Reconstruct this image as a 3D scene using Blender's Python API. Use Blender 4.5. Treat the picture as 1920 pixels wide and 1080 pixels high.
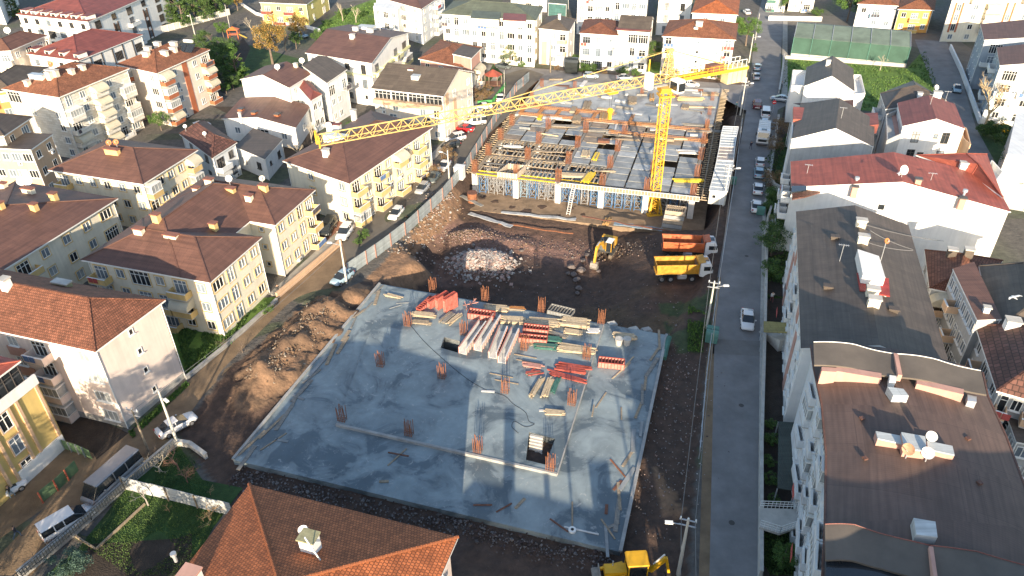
import bpy, bmesh, math, random
import numpy as np
from mathutils import Vector, Matrix, noise
from mathutils.geometry import tessellate_polygon, intersect_ray_tri

for o in list(bpy.data.objects): bpy.data.objects.remove(o)
SC = bpy.context.scene
COL = SC.collection
random.seed(7)
# ------------------------------------------------------------------ camera
FPX, PITCH, ROLL, CAMH = 1380.0, math.radians(33.8), math.radians(-0.7), 60.0
cam_d = bpy.data.cameras.new('camera'); cam = bpy.data.objects.new('camera', cam_d); COL.objects.link(cam)
cam_d.sensor_width = 36; cam_d.lens = FPX / 1920 * 36; cam_d.clip_start = .5; cam_d.clip_end = 4000
cam.matrix_world = Matrix.Translation((0, 0, CAMH)) @ Matrix.Rotation(math.pi/2 - PITCH, 4, 'X') @ Matrix.Rotation(ROLL, 4, 'Z')
SC.camera = cam
# ------------------------------------------------------------------ light
SUN_EL, SUN_AZ = math.radians(15.5), math.radians(180.5)       # azimuth of the sun, clockwise from +Y
w = bpy.data.worlds.new('World'); SC.world = w; w.use_nodes = True
nt = w.node_tree; nt.nodes.clear()
sky = nt.nodes.new('ShaderNodeTexSky'); sky.sky_type = 'NISHITA'; sky.sun_disc = False
sky.sun_elevation = SUN_EL; sky.sun_rotation = SUN_AZ; sky.dust_density = 1.0; sky.air_density = 1.0
bg = nt.nodes.new('ShaderNodeBackground'); bg.inputs[1].default_value = 0.135
ow = nt.nodes.new('ShaderNodeOutputWorld')
nt.links.new(sky.outputs[0], bg.inputs[0]); nt.links.new(bg.outputs[0], ow.inputs[0])
sd = bpy.data.lights.new('sun', 'SUN'); sun = bpy.data.objects.new('sun', sd); COL.objects.link(sun)
sd.energy = 5.0; sd.angle = math.radians(0.5); sd.color = (1.0, .82, .60)
sdir = Vector((math.sin(SUN_AZ)*math.cos(SUN_EL), math.cos(SUN_AZ)*math.cos(SUN_EL), math.sin(SUN_EL)))
sun.rotation_euler = (-sdir).to_track_quat('-Z', 'Y').to_euler(); sun.location = (0, -60, 90)
SC.view_settings.view_transform = 'Standard'; SC.view_settings.look = 'None'
SC.view_settings.gamma = 1; SC.view_settings.exposure = 1.22; SC.view_settings.use_curve_mapping = False
SC.render.engine = 'CYCLES'; SC.cycles.max_bounces = 5; SC.cycles.diffuse_bounces = 3
# ------------------------------------------------------------------ picture to place
def ray(px, py):
    u = (px-960)/FPX; v = (540-py)/FPX
    c, s = math.cos(ROLL), math.sin(ROLL)
    u, v = u*c - v*s, u*s + v*c
    return Vector((u, math.cos(PITCH)+v*math.sin(PITCH), -math.sin(PITCH)+v*math.cos(PITCH)))
def G(px, py, z=0.0):
    d = ray(px, py); t = (z-CAMH)/d.z
    return Vector((d.x*t, d.y*t, z))
E1 = Vector((.955, -.297, 0)); E2 = Vector((.297, .955, 0))     # street grid of the district
# ------------------------------------------------------------------ materials
MAT = {}
def _n(t, ty, **k):
    n = t.nodes.new(ty)
    for a, b in k.items(): setattr(n, a, b)
    return n
def mat(name, c, r=.8, v=.25, sc=.6, b=.0, bs=8., pat=None, metal=0., streak=0., c2=None, emis=None, spec=None, pargs=None):
    """c base colour, v strength of large scale wear, sc its scale, b fine bump, pat surface pattern on the UVs in metres"""
    if name in MAT: return MAT[name]
    m = bpy.data.materials.new(name); m.use_nodes = True; t = m.node_tree; L = t.links
    p = t.nodes['Principled BSDF']; p.inputs['Roughness'].default_value = r; p.inputs['Metallic'].default_value = metal
    if spec is not None: p.inputs['Specular IOR Level'].default_value = spec
    m.diffuse_color = (*c, 1)
    geo = _n(t, 'ShaderNodeNewGeometry'); uv = _n(t, 'ShaderNodeUVMap'); uv.uv_map = 'UVMap'
    dark = tuple(x*(1-v) for x in c); lite = tuple(min(1, x*(1+v*.7)) for x in c) if c2 is None else c2
    n1 = _n(t, 'ShaderNodeTexNoise'); n1.inputs['Scale'].default_value = sc; n1.inputs['Detail'].default_value = 6; n1.inputs['Roughness'].default_value = .65
    L.new(geo.outputs['Position'], n1.inputs['Vector'])
    ramp = _n(t, 'ShaderNodeValToRGB'); ramp.color_ramp.elements[0].position = .32; ramp.color_ramp.elements[1].position = .68
    ramp.color_ramp.elements[0].color = (*dark, 1); ramp.color_ramp.elements[1].color = (*lite, 1)
    L.new(n1.outputs['Fac'], ramp.inputs['Fac']); col = ramp.outputs['Color']
    hgt = None
    if streak:
        mp = _n(t, 'ShaderNodeMapping'); mp.inputs['Scale'].default_value = (2.2, .12, 1)
        L.new(uv.outputs[0], mp.inputs['Vector'])
        ns = _n(t, 'ShaderNodeTexNoise'); ns.inputs['Scale'].default_value = 1.0; ns.inputs['Detail'].default_value = 5
        L.new(mp.outputs[0], ns.inputs['Vector'])
        mr = _n(t, 'ShaderNodeMapRange'); mr.inputs[1].default_value = .35; mr.inputs[2].default_value = .7; mr.inputs[3].default_value = 1-streak; mr.inputs[4].default_value = 1
        L.new(ns.outputs['Fac'], mr.inputs[0])
        mx = _n(t, 'ShaderNodeMix', data_type='RGBA', blend_type='MULTIPLY'); mx.inputs[0].default_value = 1
        L.new(col, mx.inputs[6]); L.new(mr.outputs[0], mx.inputs[7]); col = mx.outputs[2]
    if pat in ('tile', 'stone', 'plank', 'tilebig'):
        br = _n(t, 'ShaderNodeTexBrick')
        W, Hh, ms = {'tile': (.26, .32, .03), 'tilebig': (.55, .62, .05), 'stone': (1.1, .5, .025), 'plank': (3., .22, .02)}[pat]
        br.inputs['Brick Width'].default_value = W; br.inputs['Row Height'].default_value = Hh; br.inputs['Mortar Size'].default_value = ms
        br.inputs['Scale'].default_value = 1; br.inputs['Color1'].default_value = (1, 1, 1, 1); br.inputs['Bias'].default_value = 0
        k = {'tile': .60, 'tilebig': .6, 'stone': .8, 'plank': .55}[pat]
        br.inputs['Color2'].default_value = (k, k*.97, k*.92, 1)
        br.inputs['Mortar'].default_value = (.30, .30, .30, 1) if pat != 'stone' else (.7, .7, .7, 1)
        if pat == 'plank': br.inputs['Mortar'].default_value = (.3, .3, .3, 1)
        L.new(uv.outputs[0], br.inputs['Vector'])
        mx = _n(t, 'ShaderNodeMix', data_type='RGBA', blend_type='MULTIPLY'); mx.inputs[0].default_value = 1
        L.new(col, mx.inputs[6]); L.new(br.outputs['Color'], mx.inputs[7]); col = mx.outputs[2]
        hgt = br.outputs['Fac']; inv = -1
    if pat in ('corr', 'seam', 'sheet'):
        sx = _n(t, 'ShaderNodeSeparateXYZ'); L.new(uv.outputs[0], sx.inputs[0])
        mm = _n(t, 'ShaderNodeMath', operation='MULTIPLY'); mm.inputs[1].default_value = {'corr': 2*math.pi/.2, 'seam': 2*math.pi/.45, 'sheet': 2*math.pi/.24}[pat]
        L.new(sx.outputs[0], mm.inputs[0])
        mp2 = _n(t, 'ShaderNodeMapping'); mp2.inputs['Scale'].default_value = (.10, 2.6, 1); L.new(uv.outputs[0], mp2.inputs['Vector'])
        n7 = _n(t, 'ShaderNodeTexNoise'); n7.inputs['Scale'].default_value = 1; n7.inputs['Detail'].default_value = 5; L.new(mp2.outputs[0], n7.inputs['Vector'])
        m7 = _n(t, 'ShaderNodeMapRange'); m7.inputs[1].default_value = .3; m7.inputs[2].default_value = .7; m7.inputs[3].default_value = .74; m7.inputs[4].default_value = 1.12; L.new(n7.outputs['Fac'], m7.inputs[0])
        mx = _n(t, 'ShaderNodeMix', data_type='RGBA', blend_type='MULTIPLY'); mx.inputs[0].default_value = 1; L.new(col, mx.inputs[6]); L.new(m7.outputs[0], mx.inputs[7]); col = mx.outputs[2]
        sn = _n(t, 'ShaderNodeMath', operation='SINE'); L.new(mm.outputs[0], sn.inputs[0])
        if pat == 'seam':
            pw = _n(t, 'ShaderNodeMath', operation='POWER'); ab = _n(t, 'ShaderNodeMath', operation='ABSOLUTE'); L.new(sn.outputs[0], ab.inputs[0])
            L.new(ab.outputs[0], pw.inputs[0]); pw.inputs[1].default_value = 12; hgt = pw.outputs[0]
        else: hgt = sn.outputs[0]
        # sheet rows: lap joints across the slope, sheets weathered one by one
        bk = _n(t, 'ShaderNodeTexBrick'); bk.inputs['Brick Width'].default_value = {'corr': 1.0, 'seam': 4.0, 'sheet': 1.0}[pat]; bk.inputs['Row Height'].default_value = {'corr': 3., 'seam': 6., 'sheet': 1.7}[pat]
        bk.inputs['Scale'].default_value = 1; bk.inputs['Mortar Size'].default_value = .03
        bk.inputs['Color1'].default_value = (1, 1, 1, 1); bk.inputs['Color2'].default_value = (.82, .82, .82, 1); bk.inputs['Mortar'].default_value = (.72, .72, .72, 1)
        L.new(uv.outputs[0], bk.inputs['Vector'])
        mx = _n(t, 'ShaderNodeMix', data_type='RGBA', blend_type='MULTIPLY'); mx.inputs[0].default_value = 1
        L.new(col, mx.inputs[6]); L.new(bk.outputs['Color'], mx.inputs[7]); col = mx.outputs[2]
    if pat == 'concrete':
        n3 = _n(t, 'ShaderNodeTexNoise'); n3.inputs['Scale'].default_value = .16; n3.inputs['Detail'].default_value = 9; n3.inputs['Roughness'].default_value = .62; n3.inputs['Distortion'].default_value = 1.0
        L.new(geo.outputs['Position'], n3.inputs['Vector'])
        r3 = _n(t, 'ShaderNodeValToRGB'); e = r3.color_ramp.elements
        e[0].position = .42; e[0].color = (.50, .53, .56, 1); e[1].position = .57; e[1].color = (1.18, 1.18, 1.16, 1)
        e2 = r3.color_ramp.elements.new(.47); e2.color = (.88, .88, .88, 1)
        L.new(n3.outputs['Fac'], r3.inputs['Fac'])
        mx = _n(t, 'ShaderNodeMix', data_type='RGBA', blend_type='MULTIPLY'); mx.inputs[0].default_value = 1
        L.new(col, mx.inputs[6]); L.new(r3.outputs['Color'], mx.inputs[7]); col = mx.outputs[2]
        n4 = _n(t, 'ShaderNodeTexNoise'); n4.inputs['Scale'].default_value = .8; n4.inputs['Detail'].default_value = 10; n4.inputs['Roughness'].default_value = .75; n4.inputs['Distortion'].default_value = 2
        L.new(geo.outputs['Position'], n4.inputs['Vector'])
        r4 = _n(t, 'ShaderNodeMapRange'); r4.inputs[1].default_value = .58; r4.inputs[2].default_value = .64; r4.inputs[3].default_value = 0; r4.inputs[4].default_value = .55
        L.new(n4.outputs['Fac'], r4.inputs[0])
        mx = _n(t, 'ShaderNodeMix', data_type='RGBA'); L.new(r4.outputs[0], mx.inputs[0]); L.new(col, mx.inputs[6]); mx.inputs[7].default_value = (.42, .43, .42, 1); col = mx.outputs[2]
        # damp patches are darker and shinier
        rr = _n(t, 'ShaderNodeMapRange'); rr.inputs[1].default_value = .42; rr.inputs[2].default_value = .58; rr.inputs[3].default_value = .30; rr.inputs[4].default_value = .72
        L.new(n3.outputs['Fac'], rr.inputs[0]); L.new(rr.outputs[0], p.inputs['Roughness'])
    if pat == 'person':
        tc = _n(t, 'ShaderNodeTexCoord'); sx = _n(t, 'ShaderNodeSeparateXYZ'); L.new(tc.outputs['Object'], sx.inputs[0])
        rp = _n(t, 'ShaderNodeValToRGB'); rp.color_ramp.interpolation = 'CONSTANT'
        mr = _n(t, 'ShaderNodeMath', operation='DIVIDE'); mr.inputs[1].default_value = 2.0; L.new(sx.outputs[2], mr.inputs[0]); L.new(mr.outputs[0], rp.inputs['Fac'])
        els = pargs
        rp.color_ramp.elements[0].position = 0; rp.color_ramp.elements[0].color = (*els[0][1], 1)
        rp.color_ramp.elements[1].position = els[1][0]/2; rp.color_ramp.elements[1].color = (*els[1][1], 1)
        for z, cc in els[2:]:
            e = rp.color_ramp.elements.new(z/2); e.color = (*cc, 1)
        col = rp.outputs['Color']
    if pat == 'ground':
        at = _n(t, 'ShaderNodeVertexColor'); at.layer_name = 'Zone'
        mx = _n(t, 'ShaderNodeMix', data_type='RGBA', blend_type='MULTIPLY'); mx.inputs[0].default_value = 1
        L.new(at.outputs['Color'], mx.inputs[6]); L.new(col, mx.inputs[7]); col = mx.outputs[2]
        vo = _n(t, 'ShaderNodeTexVoronoi'); vo.inputs['Scale'].default_value = 2.2; L.new(geo.outputs['Position'], vo.inputs['Vector'])
        r5 = _n(t, 'ShaderNodeMapRange'); r5.inputs[1].default_value = .09; r5.inputs[2].default_value = .06; r5.inputs[3].default_value = 0; r5.inputs[4].default_value = .3
        L.new(vo.outputs['Distance'], r5.inputs[0])
        mx = _n(t, 'ShaderNodeMix', data_type='RGBA'); L.new(r5.outputs[0], mx.inputs[0]); L.new(col, mx.inputs[6]); mx.inputs[7].default_value = (.22, .18, .16, 1); col = mx.outputs[2]
    L.new(col, p.inputs['Base Color'])
    if emis: p.inputs['Emission Color'].default_value = (*emis, 1); p.inputs['Emission Strength'].default_value = 1
    if hgt is not None or b:
        bp = _n(t, 'ShaderNodeBump'); bp.inputs['Distance'].default_value = .05
        if hgt is not None:
            bp.inputs['Strength'].default_value = .8 if pat in ('tile', 'tilebig', 'stone', 'plank') else (.10 if pat in ('sheet', 'seam') else .3)
            if pat in ('tile', 'tilebig', 'stone', 'plank'): bp.invert = True
            L.new(hgt, bp.inputs['Height'])
            L.new(bp.outputs[0], p.inputs['Normal']); last = bp
        if b:
            n2 = _n(t, 'ShaderNodeTexNoise'); n2.inputs['Scale'].default_value = bs; n2.inputs['Detail'].default_value = 4
            L.new(geo.outputs['Position'], n2.inputs['Vector'])
            b2 = _n(t, 'ShaderNodeBump'); b2.inputs['Strength'].default_value = min(1, b); b2.inputs['Distance'].default_value = .15
            L.new(n2.outputs['Fac'], b2.inputs['Height'])
            if hgt is not None: L.new(bp.outputs[0], b2.inputs['Normal'])
            L.new(b2.outputs[0], p.inputs['Normal'])
    MAT[name] = m
    return m
# walls
WHITE = mat('white_render', (.80, .79, .76), .85, .08, .5, .05, streak=.10)
WHITE2 = mat('cool_white_render', (.68, .71, .73), .85, .10, .5, .05, streak=.14)
CREAM = mat('cream_render', (.76, .70, .56), .88, .10, .5, .05, streak=.10)
PALE = mat('pale_peach_render', (.76, .66, .55), .88, .10, .5, .05, streak=.10)
PINK = mat('pale_pink_render', (.74, .62, .55), .88, .10, .4, .05, streak=.12)
PEACH = mat('peach_render', (.62, .42, .27), .88, .1, .5, .05, streak=.1)
ROSE = mat('rose_render', (.52, .30, .24), .88, .12, .5, .05, streak=.1)
OCHRE = mat('ochre_paint', (.66, .47, .20), .85, .12, .6, .04, streak=.12)
YEL = mat('yellow_render', (.64, .47, .17), .85, .1, .5, .04, streak=.1)
ORAN = mat('orange_render', (.58, .25, .09), .85, .12, .5, .04, streak=.1)
TERRA = mat('terracotta_paint', (.40, .13, .06), .85, .15, .6, .04, streak=.12)
BLUEG = mat('grey_blue_render', (.36, .41, .46), .85, .12, .5, .04, streak=.14)
GREYW = mat('grey_render', (.42, .43, .43), .88, .14, .5, .05, streak=.16)
STONEW = mat('pale_stone_cladding', (.70, .67, .60), .8, .10, .6, .04, pat='stone')
BROWNC = mat('brown_cladding', (.16, .075, .045), .7, .2, 1, pat='plank')
# roofs
RBRN = mat('brown_roof_sheet', (.155, .076, .054), .62, .16, .5, pat='sheet')
RRED = mat('red_roof_sheet', (.23, .066, .050), .6, .16, .5, pat='sheet')
RRED2 = mat('bright_red_roof_sheet', (.34, .085, .055), .6, .2, .5, pat='sheet')
RDRK = mat('dark_brown_roof_sheet', (.098, .078, .064), .6, .18, .5, pat='sheet')
RGRY = mat('grey_brown_roof_sheet', (.115, .092, .072), .7, .2, .4, pat='sheet')
RGRN = mat('grey_green_roof_sheet', (.13, .15, .11), .7, .2, .5, pat='corr')
RTILE = mat('terracotta_roof_tiles', (.34, .135, .07), .8, .32, .8, pat='tile')
RTIL2 = mat('old_clay_roof_tiles', (.27, .105, .06), .8, .35, .9, pat='tile')
RTIL3 = mat('orange_clay_roof_tiles', (.50, .155, .055), .75, .28, .7, pat='tile')
RTIL4 = mat('dark_clay_roof_tiles', (.17, .075, .055), .7, .3, .9, pat='tilebig')
RCLAD = mat('red_brown_roof_shingles', (.28, .12, .08), .8, .25, .8, pat='tile')
METALR = mat('pale_metal_sheet', (.55, .58, .58), .45, .12, .6, pat='seam')
AWN = mat('cream_awning_cloth', (.55, .50, .38), .8, .12, 1)
# parts
PVC = mat('white_window_frame', (.75, .75, .72), .5, .03)
DKFR = mat('dark_window_frame', (.08, .07, .065), .5, .1)
GLASS = mat('window_glass', (.17, .21, .25), .08, .35, .35, spec=.8)
GLASSB = mat('curtained_glass', (.34, .36, .36), .12, .4, .5, spec=.7)
DKGL = mat('dark_glass', (.025, .03, .035), .08, .3, .4, spec=.8)
STEEL = mat('galvanised_steel', (.50, .52, .54), .4, .15, 1, metal=.5)
RAIL = mat('balcony_railing', (.45, .47, .48), .5, .1, metal=.4)
DISHW = mat('white_dish', (.74, .74, .72), .45, .05)
DISHO = mat('rusty_dish', (.45, .16, .05), .6, .2)
CONC = mat('concrete', (.33, .33, .32), .85, .22, .9, .2)
CONCL = mat('light_concrete', (.48, .46, .42), .85, .2, .8, .2)
SLABM = mat('damp_concrete_slab', (.205, .25, .27), .6, .18, .35, .06, 3., pat='concrete')
DECKM = mat('patchy_concrete_deck', (.33, .345, .35), .6, .2, .5, .06, 3., pat='concrete')
RUST = mat('rusty_rebar', (.25, .10, .048), .85, .35, 3)
RUSTD = mat('dark_rusty_rebar', (.16, .07, .045), .85, .35, 3)
WOOD = mat('new_timber', (.48, .385, .26), .8, .25, 3)
WOODO = mat('weathered_timber', (.30, .24, .17), .85, .3, 3)
WOODG = mat('grey_timber', (.22, .21, .19), .85, .3, 3)
PLYG = mat('grey_form_panel', (.25, .265, .27), .55, .30, .6, .04)
REDF = mat('red_formwork_paint', (.36, .075, .055), .65, .3, 2)
REDP = mat('faded_red_formwork', (.44, .22, .18), .65, .3, 2)
GRNF = mat('green_formwork_paint', (.05, .15, .12), .6, .3, 2)
BLUF = mat('blue_prop_paint', (.05, .19, .42), .5, .25, 2)
WHTF = mat('pale_form_face', (.58, .57, .55), .6, .15, 1.5)
YELF = mat('yellow_beam_paint', (.70, .50, .03), .5, .15, 2)
CRANEY = mat('yellow_crane_paint', (.66, .38, .03), .45, .12, 1)
CRANEY2 = mat('pale_yellow_crane_paint', (.58, .41, .14), .5, .12, 1)
BLACK = mat('black_rubber', (.02, .02, .02), .8, .2)
def chan(o, n, v): o[n] = v
# ------------------------------------------------------------------ mesh helper
class MB:
    def __init__(s): s.v = []; s.f = []; s.m = []
    def add(s, vs, fs, mi=0):
        k = len(s.v); s.v += [Vector(x) for x in vs]
        for f in fs: s.f.append([k+i for i in f]); s.m.append(mi)
        return s
    def box(s, c, d, mi=0, rz=0., R=None):
        hx, hy, hz = d[0]/2, d[1]/2, d[2]/2
        M = R if R is not None else Matrix.Rotation(rz, 3, 'Z')
        c = Vector(c)
        vs = [c + M @ Vector((x*hx, y*hy, z*hz)) for z in (-1, 1) for x, y in ((-1, -1), (1, -1), (1, 1), (-1, 1))]
        return s.add(vs, [(3, 2, 1, 0), (4, 5, 6, 7), (0, 1, 5, 4), (1, 2, 6, 5), (2, 3, 7, 6), (3, 0, 4, 7)], mi)
    def prism(s, poly, z0, z1, mi=0, mtop=None, bot=True):
        n = len(poly); poly = ccw(poly)
        s.add([(p[0], p[1], z0) for p in poly] + [(p[0], p[1], z1) for p in poly], [(i, (i+1) % n, n+(i+1) % n, n+i) for i in range(n)], mi)
        s.add([(p[0], p[1], z1) for p in poly], [tuple(range(n))], mi if mtop is None else mtop)
        if bot: s.add([(p[0], p[1], z0) for p in poly], [tuple(range(n))[::-1]], mi)
        return s
    def bar(s, a, b, w=.1, h=None, mi=0):
        a, b = Vector(a), Vector(b); d = b-a; L = d.length
        if L < 1e-6: return s
        d.normalize(); up = Vector((0, 0, 1)) if abs(d.z) < .95 else Vector((0, 1, 0))
        x = d.cross(up).normalized(); y = x.cross(d).normalized(); h = w if h is None else h
        vs = []
        for q in (a, b):
            for i, j in ((-1, -1), (1, -1), (1, 1), (-1, 1)): vs.append(q + x*(i*w/2) + y*(j*h/2))
        return s.add(vs, [(0, 1, 2, 3), (7, 6, 5, 4), (0, 4, 5, 1), (1, 5, 6, 2), (2, 6, 7, 3), (3, 7, 4, 0)], mi)
    def tube(s, pts, r, n=6, mi=0, r1=None):
        pts = [Vector(p) for p in pts]; rings = []; k = len(s.v)
        for i, p in enumerate(pts):
            d = (pts[min(i+1, len(pts)-1)] - pts[max(i-1, 0)]).normalized()
            up = Vector((0, 0, 1)) if abs(d.z) < .9 else Vector((1, 0, 0))
            x = d.cross(up).normalized(); y = x.cross(d)
            rr = r if r1 is None else r + (r1-r)*i/(len(pts)-1)
            for j in range(n):
                a = 2*math.pi*j/n; s.v.append(p + x*math.cos(a)*rr + y*math.sin(a)*rr)
        for i in range(len(pts)-1):
            for j in range(n):
                s.f.append([k+i*n+j, k+i*n+(j+1) % n, k+(i+1)*n+(j+1) % n, k+(i+1)*n+j]); s.m.append(mi)
        s.f.append([k+j for j in range(n)][::-1]); s.m.append(mi)
        s.f.append([k+(len(pts)-1)*n+j for j in range(n)]); s.m.append(mi)
        return s
    def disc(s, c, nrm, r, n=12, mi=0, depth=.1):
        nrm = Vector(nrm).normalized(); c = Vector(c)
        return s.tube([c - nrm*depth/2, c + nrm*depth/2], r, n, mi)
    def mesh(s, name, mats, off=Vector((0, 0, 0)), smooth=False):
        me = bpy.data.meshes.new(name)
        me.from_pydata([tuple(x-off) for x in s.v], [], s.f)
        for m in (mats if isinstance(mats, (list, tuple)) else [mats]): me.materials.append(m)
        me.polygons.foreach_set('material_index', s.m)
        uvl = me.uv_layers.new(name='UVMap')
        nv = len(s.v); co = np.array([tuple(x) for x in s.v]).reshape(nv, 3) if nv else np.zeros((0, 3))
        nl = len(me.loops); li = np.zeros(nl, int); me.loops.foreach_get('vertex_index', li)
        npoly = len(me.polygons); ls = np.zeros(npoly, int); lt = np.zeros(npoly, int); nn = np.zeros(npoly*3)
        me.polygons.foreach_get('loop_start', ls); me.polygons.foreach_get('loop_total', lt); me.update(); me.polygons.foreach_get('normal', nn); nn = nn.reshape(-1, 3)
        pn = np.repeat(nn, lt, axis=0)
        t = np.stack([-pn[:, 1], pn[:, 0], np.zeros(len(pn))], 1); tl = np.linalg.norm(t, axis=1)
        flat = tl < .02; t[flat] = (1, 0, 0); tl[flat] = 1; t /= tl[:, None]
        b = np.cross(pn, t); P = co[li]
        u = (P*t).sum(1); v = (P*b).sum(1)
        uvl.data.foreach_set('uv', np.stack([u, v], 1).astype(np.float32).ravel())
        if smooth: me.polygons.foreach_set('use_smooth', [True]*npoly)
        return me
    def build(s, name, mats, parent=None, smooth=False):
        off = Vector(parent.get('_o', (0, 0, 0))) if parent is not None else Vector((0, 0, 0))
        o = bpy.data.objects.new(name, s.mesh(name, mats, off, smooth)); COL.objects.link(o)
        if parent is not None: o.parent = parent
        return o
def ccw(poly):
    a = sum(poly[i][0]*poly[(i+1) % len(poly)][1] - poly[(i+1) % len(poly)][0]*poly[i][1] for i in range(len(poly)))
    return list(poly) if a > 0 else list(poly)[::-1]
def tag(o, label=None, cat=None, group=None, kind=None):
    if label: o['label'] = label
    if cat: o['category'] = cat
    if group: o['group'] = group
    if kind: o['kind'] = kind
    return o
OFFS = {}
def thing(name, label, cat, loc, group=None, rz=0.):
    """Empty at the thing's base; parts of world-built things are shifted by its place"""
    o = bpy.data.objects.new(name, None); COL.objects.link(o); o.location = loc; o.rotation_euler = (0, 0, rz)
    o.empty_display_size = .5
    return tag(o, label, cat, group)
def wthing(name, label, cat, loc, group=None):
    o = thing(name, label, cat, loc, group); o['_o'] = tuple(loc); return o
def link(name, me, parent=None, loc=(0, 0, 0), rz=0., M=None):
    o = bpy.data.objects.new(name, me); COL.objects.link(o)
    if parent is not None: o.parent = parent
    if M is not None: o.matrix_local = M
    else: o.location = loc; o.rotation_euler = (0, 0, rz)
    return o
def copy_tree(src, parent=None):
    c = src.copy(); COL.objects.link(c)
    if parent is not None: c.parent = parent
    for ch in src.children: copy_tree(ch, c)
    return c
def pip(x, y, poly):
    n = len(poly); c = False; j = n-1
    for i in range(n):
        if (poly[i][1] > y) != (poly[j][1] > y) and x < (poly[j][0]-poly[i][0])*(y-poly[i][1])/(poly[j][1]-poly[i][1])+poly[i][0]: c = not c
        j = i
    return c
def nz(x, y, s=1., z=0.): return noise.noise(Vector((x*s, y*s, z)))
ORD = ['first', 'second', 'third', 'fourth', 'fifth', 'sixth', 'seventh', 'eighth', 'ninth', 'tenth', 'eleventh', 'twelfth', 'thirteenth', 'fourteenth']
# ------------------------------------------------------------------ ground: one relief sheet
SLZ = .5                                                    # top of both concrete decks
def C0(i, j): return Vector((-11.4, 88.4, SLZ)) + Vector((7.8, -2.73, 0))*i + Vector((-2.68, -8.75, 0))*j
SLAB = [G(712, 532, SLZ), G(1250, 628, SLZ), G(1163, 1035, SLZ), G(437, 862, SLZ)]
FO = Vector((-6.8, 129.1, SLZ)); FC = Vector((7.84, -2.24, 0)); FR = Vector((2.4, 7.9, 0))
def F(i, j, z=SLZ): p = FO + FC*i + FR*j; p.z = z; return p
DECK = [F(-.12, -.15), F(5.12, -.15), G(1355, 166, SLZ), G(1012, 150, SLZ)]
PITP = [(-20.4, 91), (-15.5, 98), (-19.5, 104), (-12.5, 119), (-10.6, 129), (-3, 158), (5, 188), (55, 178), (47, 145), (38, 118), (31.9, 100.5), (31.2, 95.5), (27.5, 88), (21.5, 76.8), (18, 74), (5, 60), (-20, 70)]
PA = np.array(PITP)
def pit_dist(X, Y):
    d = np.full(X.shape, 1e9); inside = np.zeros(X.shape, bool); n = len(PA); j = n-1
    for i in range(n):
        ax, ay = PA[i]; bx, by = PA[j]
        t = np.clip(((X-ax)*(bx-ax)+(Y-ay)*(by-ay))/((bx-ax)**2+(by-ay)**2), 0, 1)
        d = np.minimum(d, np.hypot(X-ax-t*(bx-ax), Y-ay-t*(by-ay)))
        cond = (PA[i, 1] > Y) != (PA[j, 1] > Y)
        xi = (PA[j, 0]-PA[i, 0])*(Y-PA[i, 1])/(PA[j, 1]-PA[i, 1]+1e-12)+PA[i, 0]
        inside ^= cond & (X < xi); j = i
    return np.where(inside, d, 0)
def sst(a, b, x): t = np.clip((x-a)/(b-a), 0, 1); return t*t*(3-2*t)
MOUNDS = [(-12.2, 100.5, 3.6, 2.9), (-8.2, 99.5, 2.6, 1.3)]
def hmap(X, Y):
    d = pit_dist(X, Y)
    # floor level: deep by the raised deck, higher where the lorries stand
    fl = -4.9 + 3.3*sst(12, 23, X - (Y-95)*.25)*sst(116, 108, Y) + .9*sst(112, 120, Y)*(1-sst(12, 24, X))
    bank = 4.5 + 0*X
    bank = np.where(X > 20, 2.2, bank)
    h = fl*sst(0, 1, d/bank)
    # earth banked up along the site edge beside the street
    def seg(ax, ay, bx, by, wd, hh, p=2.):
        t = np.clip(((X-ax)*(bx-ax)+(Y-ay)*(by-ay))/((bx-ax)**2+(by-ay)**2), 0, 1)
        r = np.hypot(X-ax-t*(bx-ax), Y-ay-t*(by-ay))/wd
        return hh*np.exp(-r**p)
    h = h + seg(-26.0, 83.5, -30.3, 70.5, 3.1, 2.3) + seg(-22.5, 88.5, -23.5, 87.5, 1.7, 1.2) + seg(-30.5, 68, -31.5, 66, 2.2, .7)
    h = h + seg(-18.5, 112, -15.5, 119, 1.8, .7)
    h = h + seg(16.0, 49, 13.8, 56, 1.3, .55) + seg(-10, 112, 2, 110, 2.5, 1.0) + seg(-9.5, 110, -6, 113, 3, 1.1)
    rub = np.hypot((X+4.6)/5.4, (Y-102.5)/4.3)
    h = h + 2.9*np.exp(-rub**2.4)
    return h
def hz(x, y):
    a = hmap(np.array([[float(x)]]), np.array([[float(y)]]))[0, 0]
    return float(a)
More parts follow.
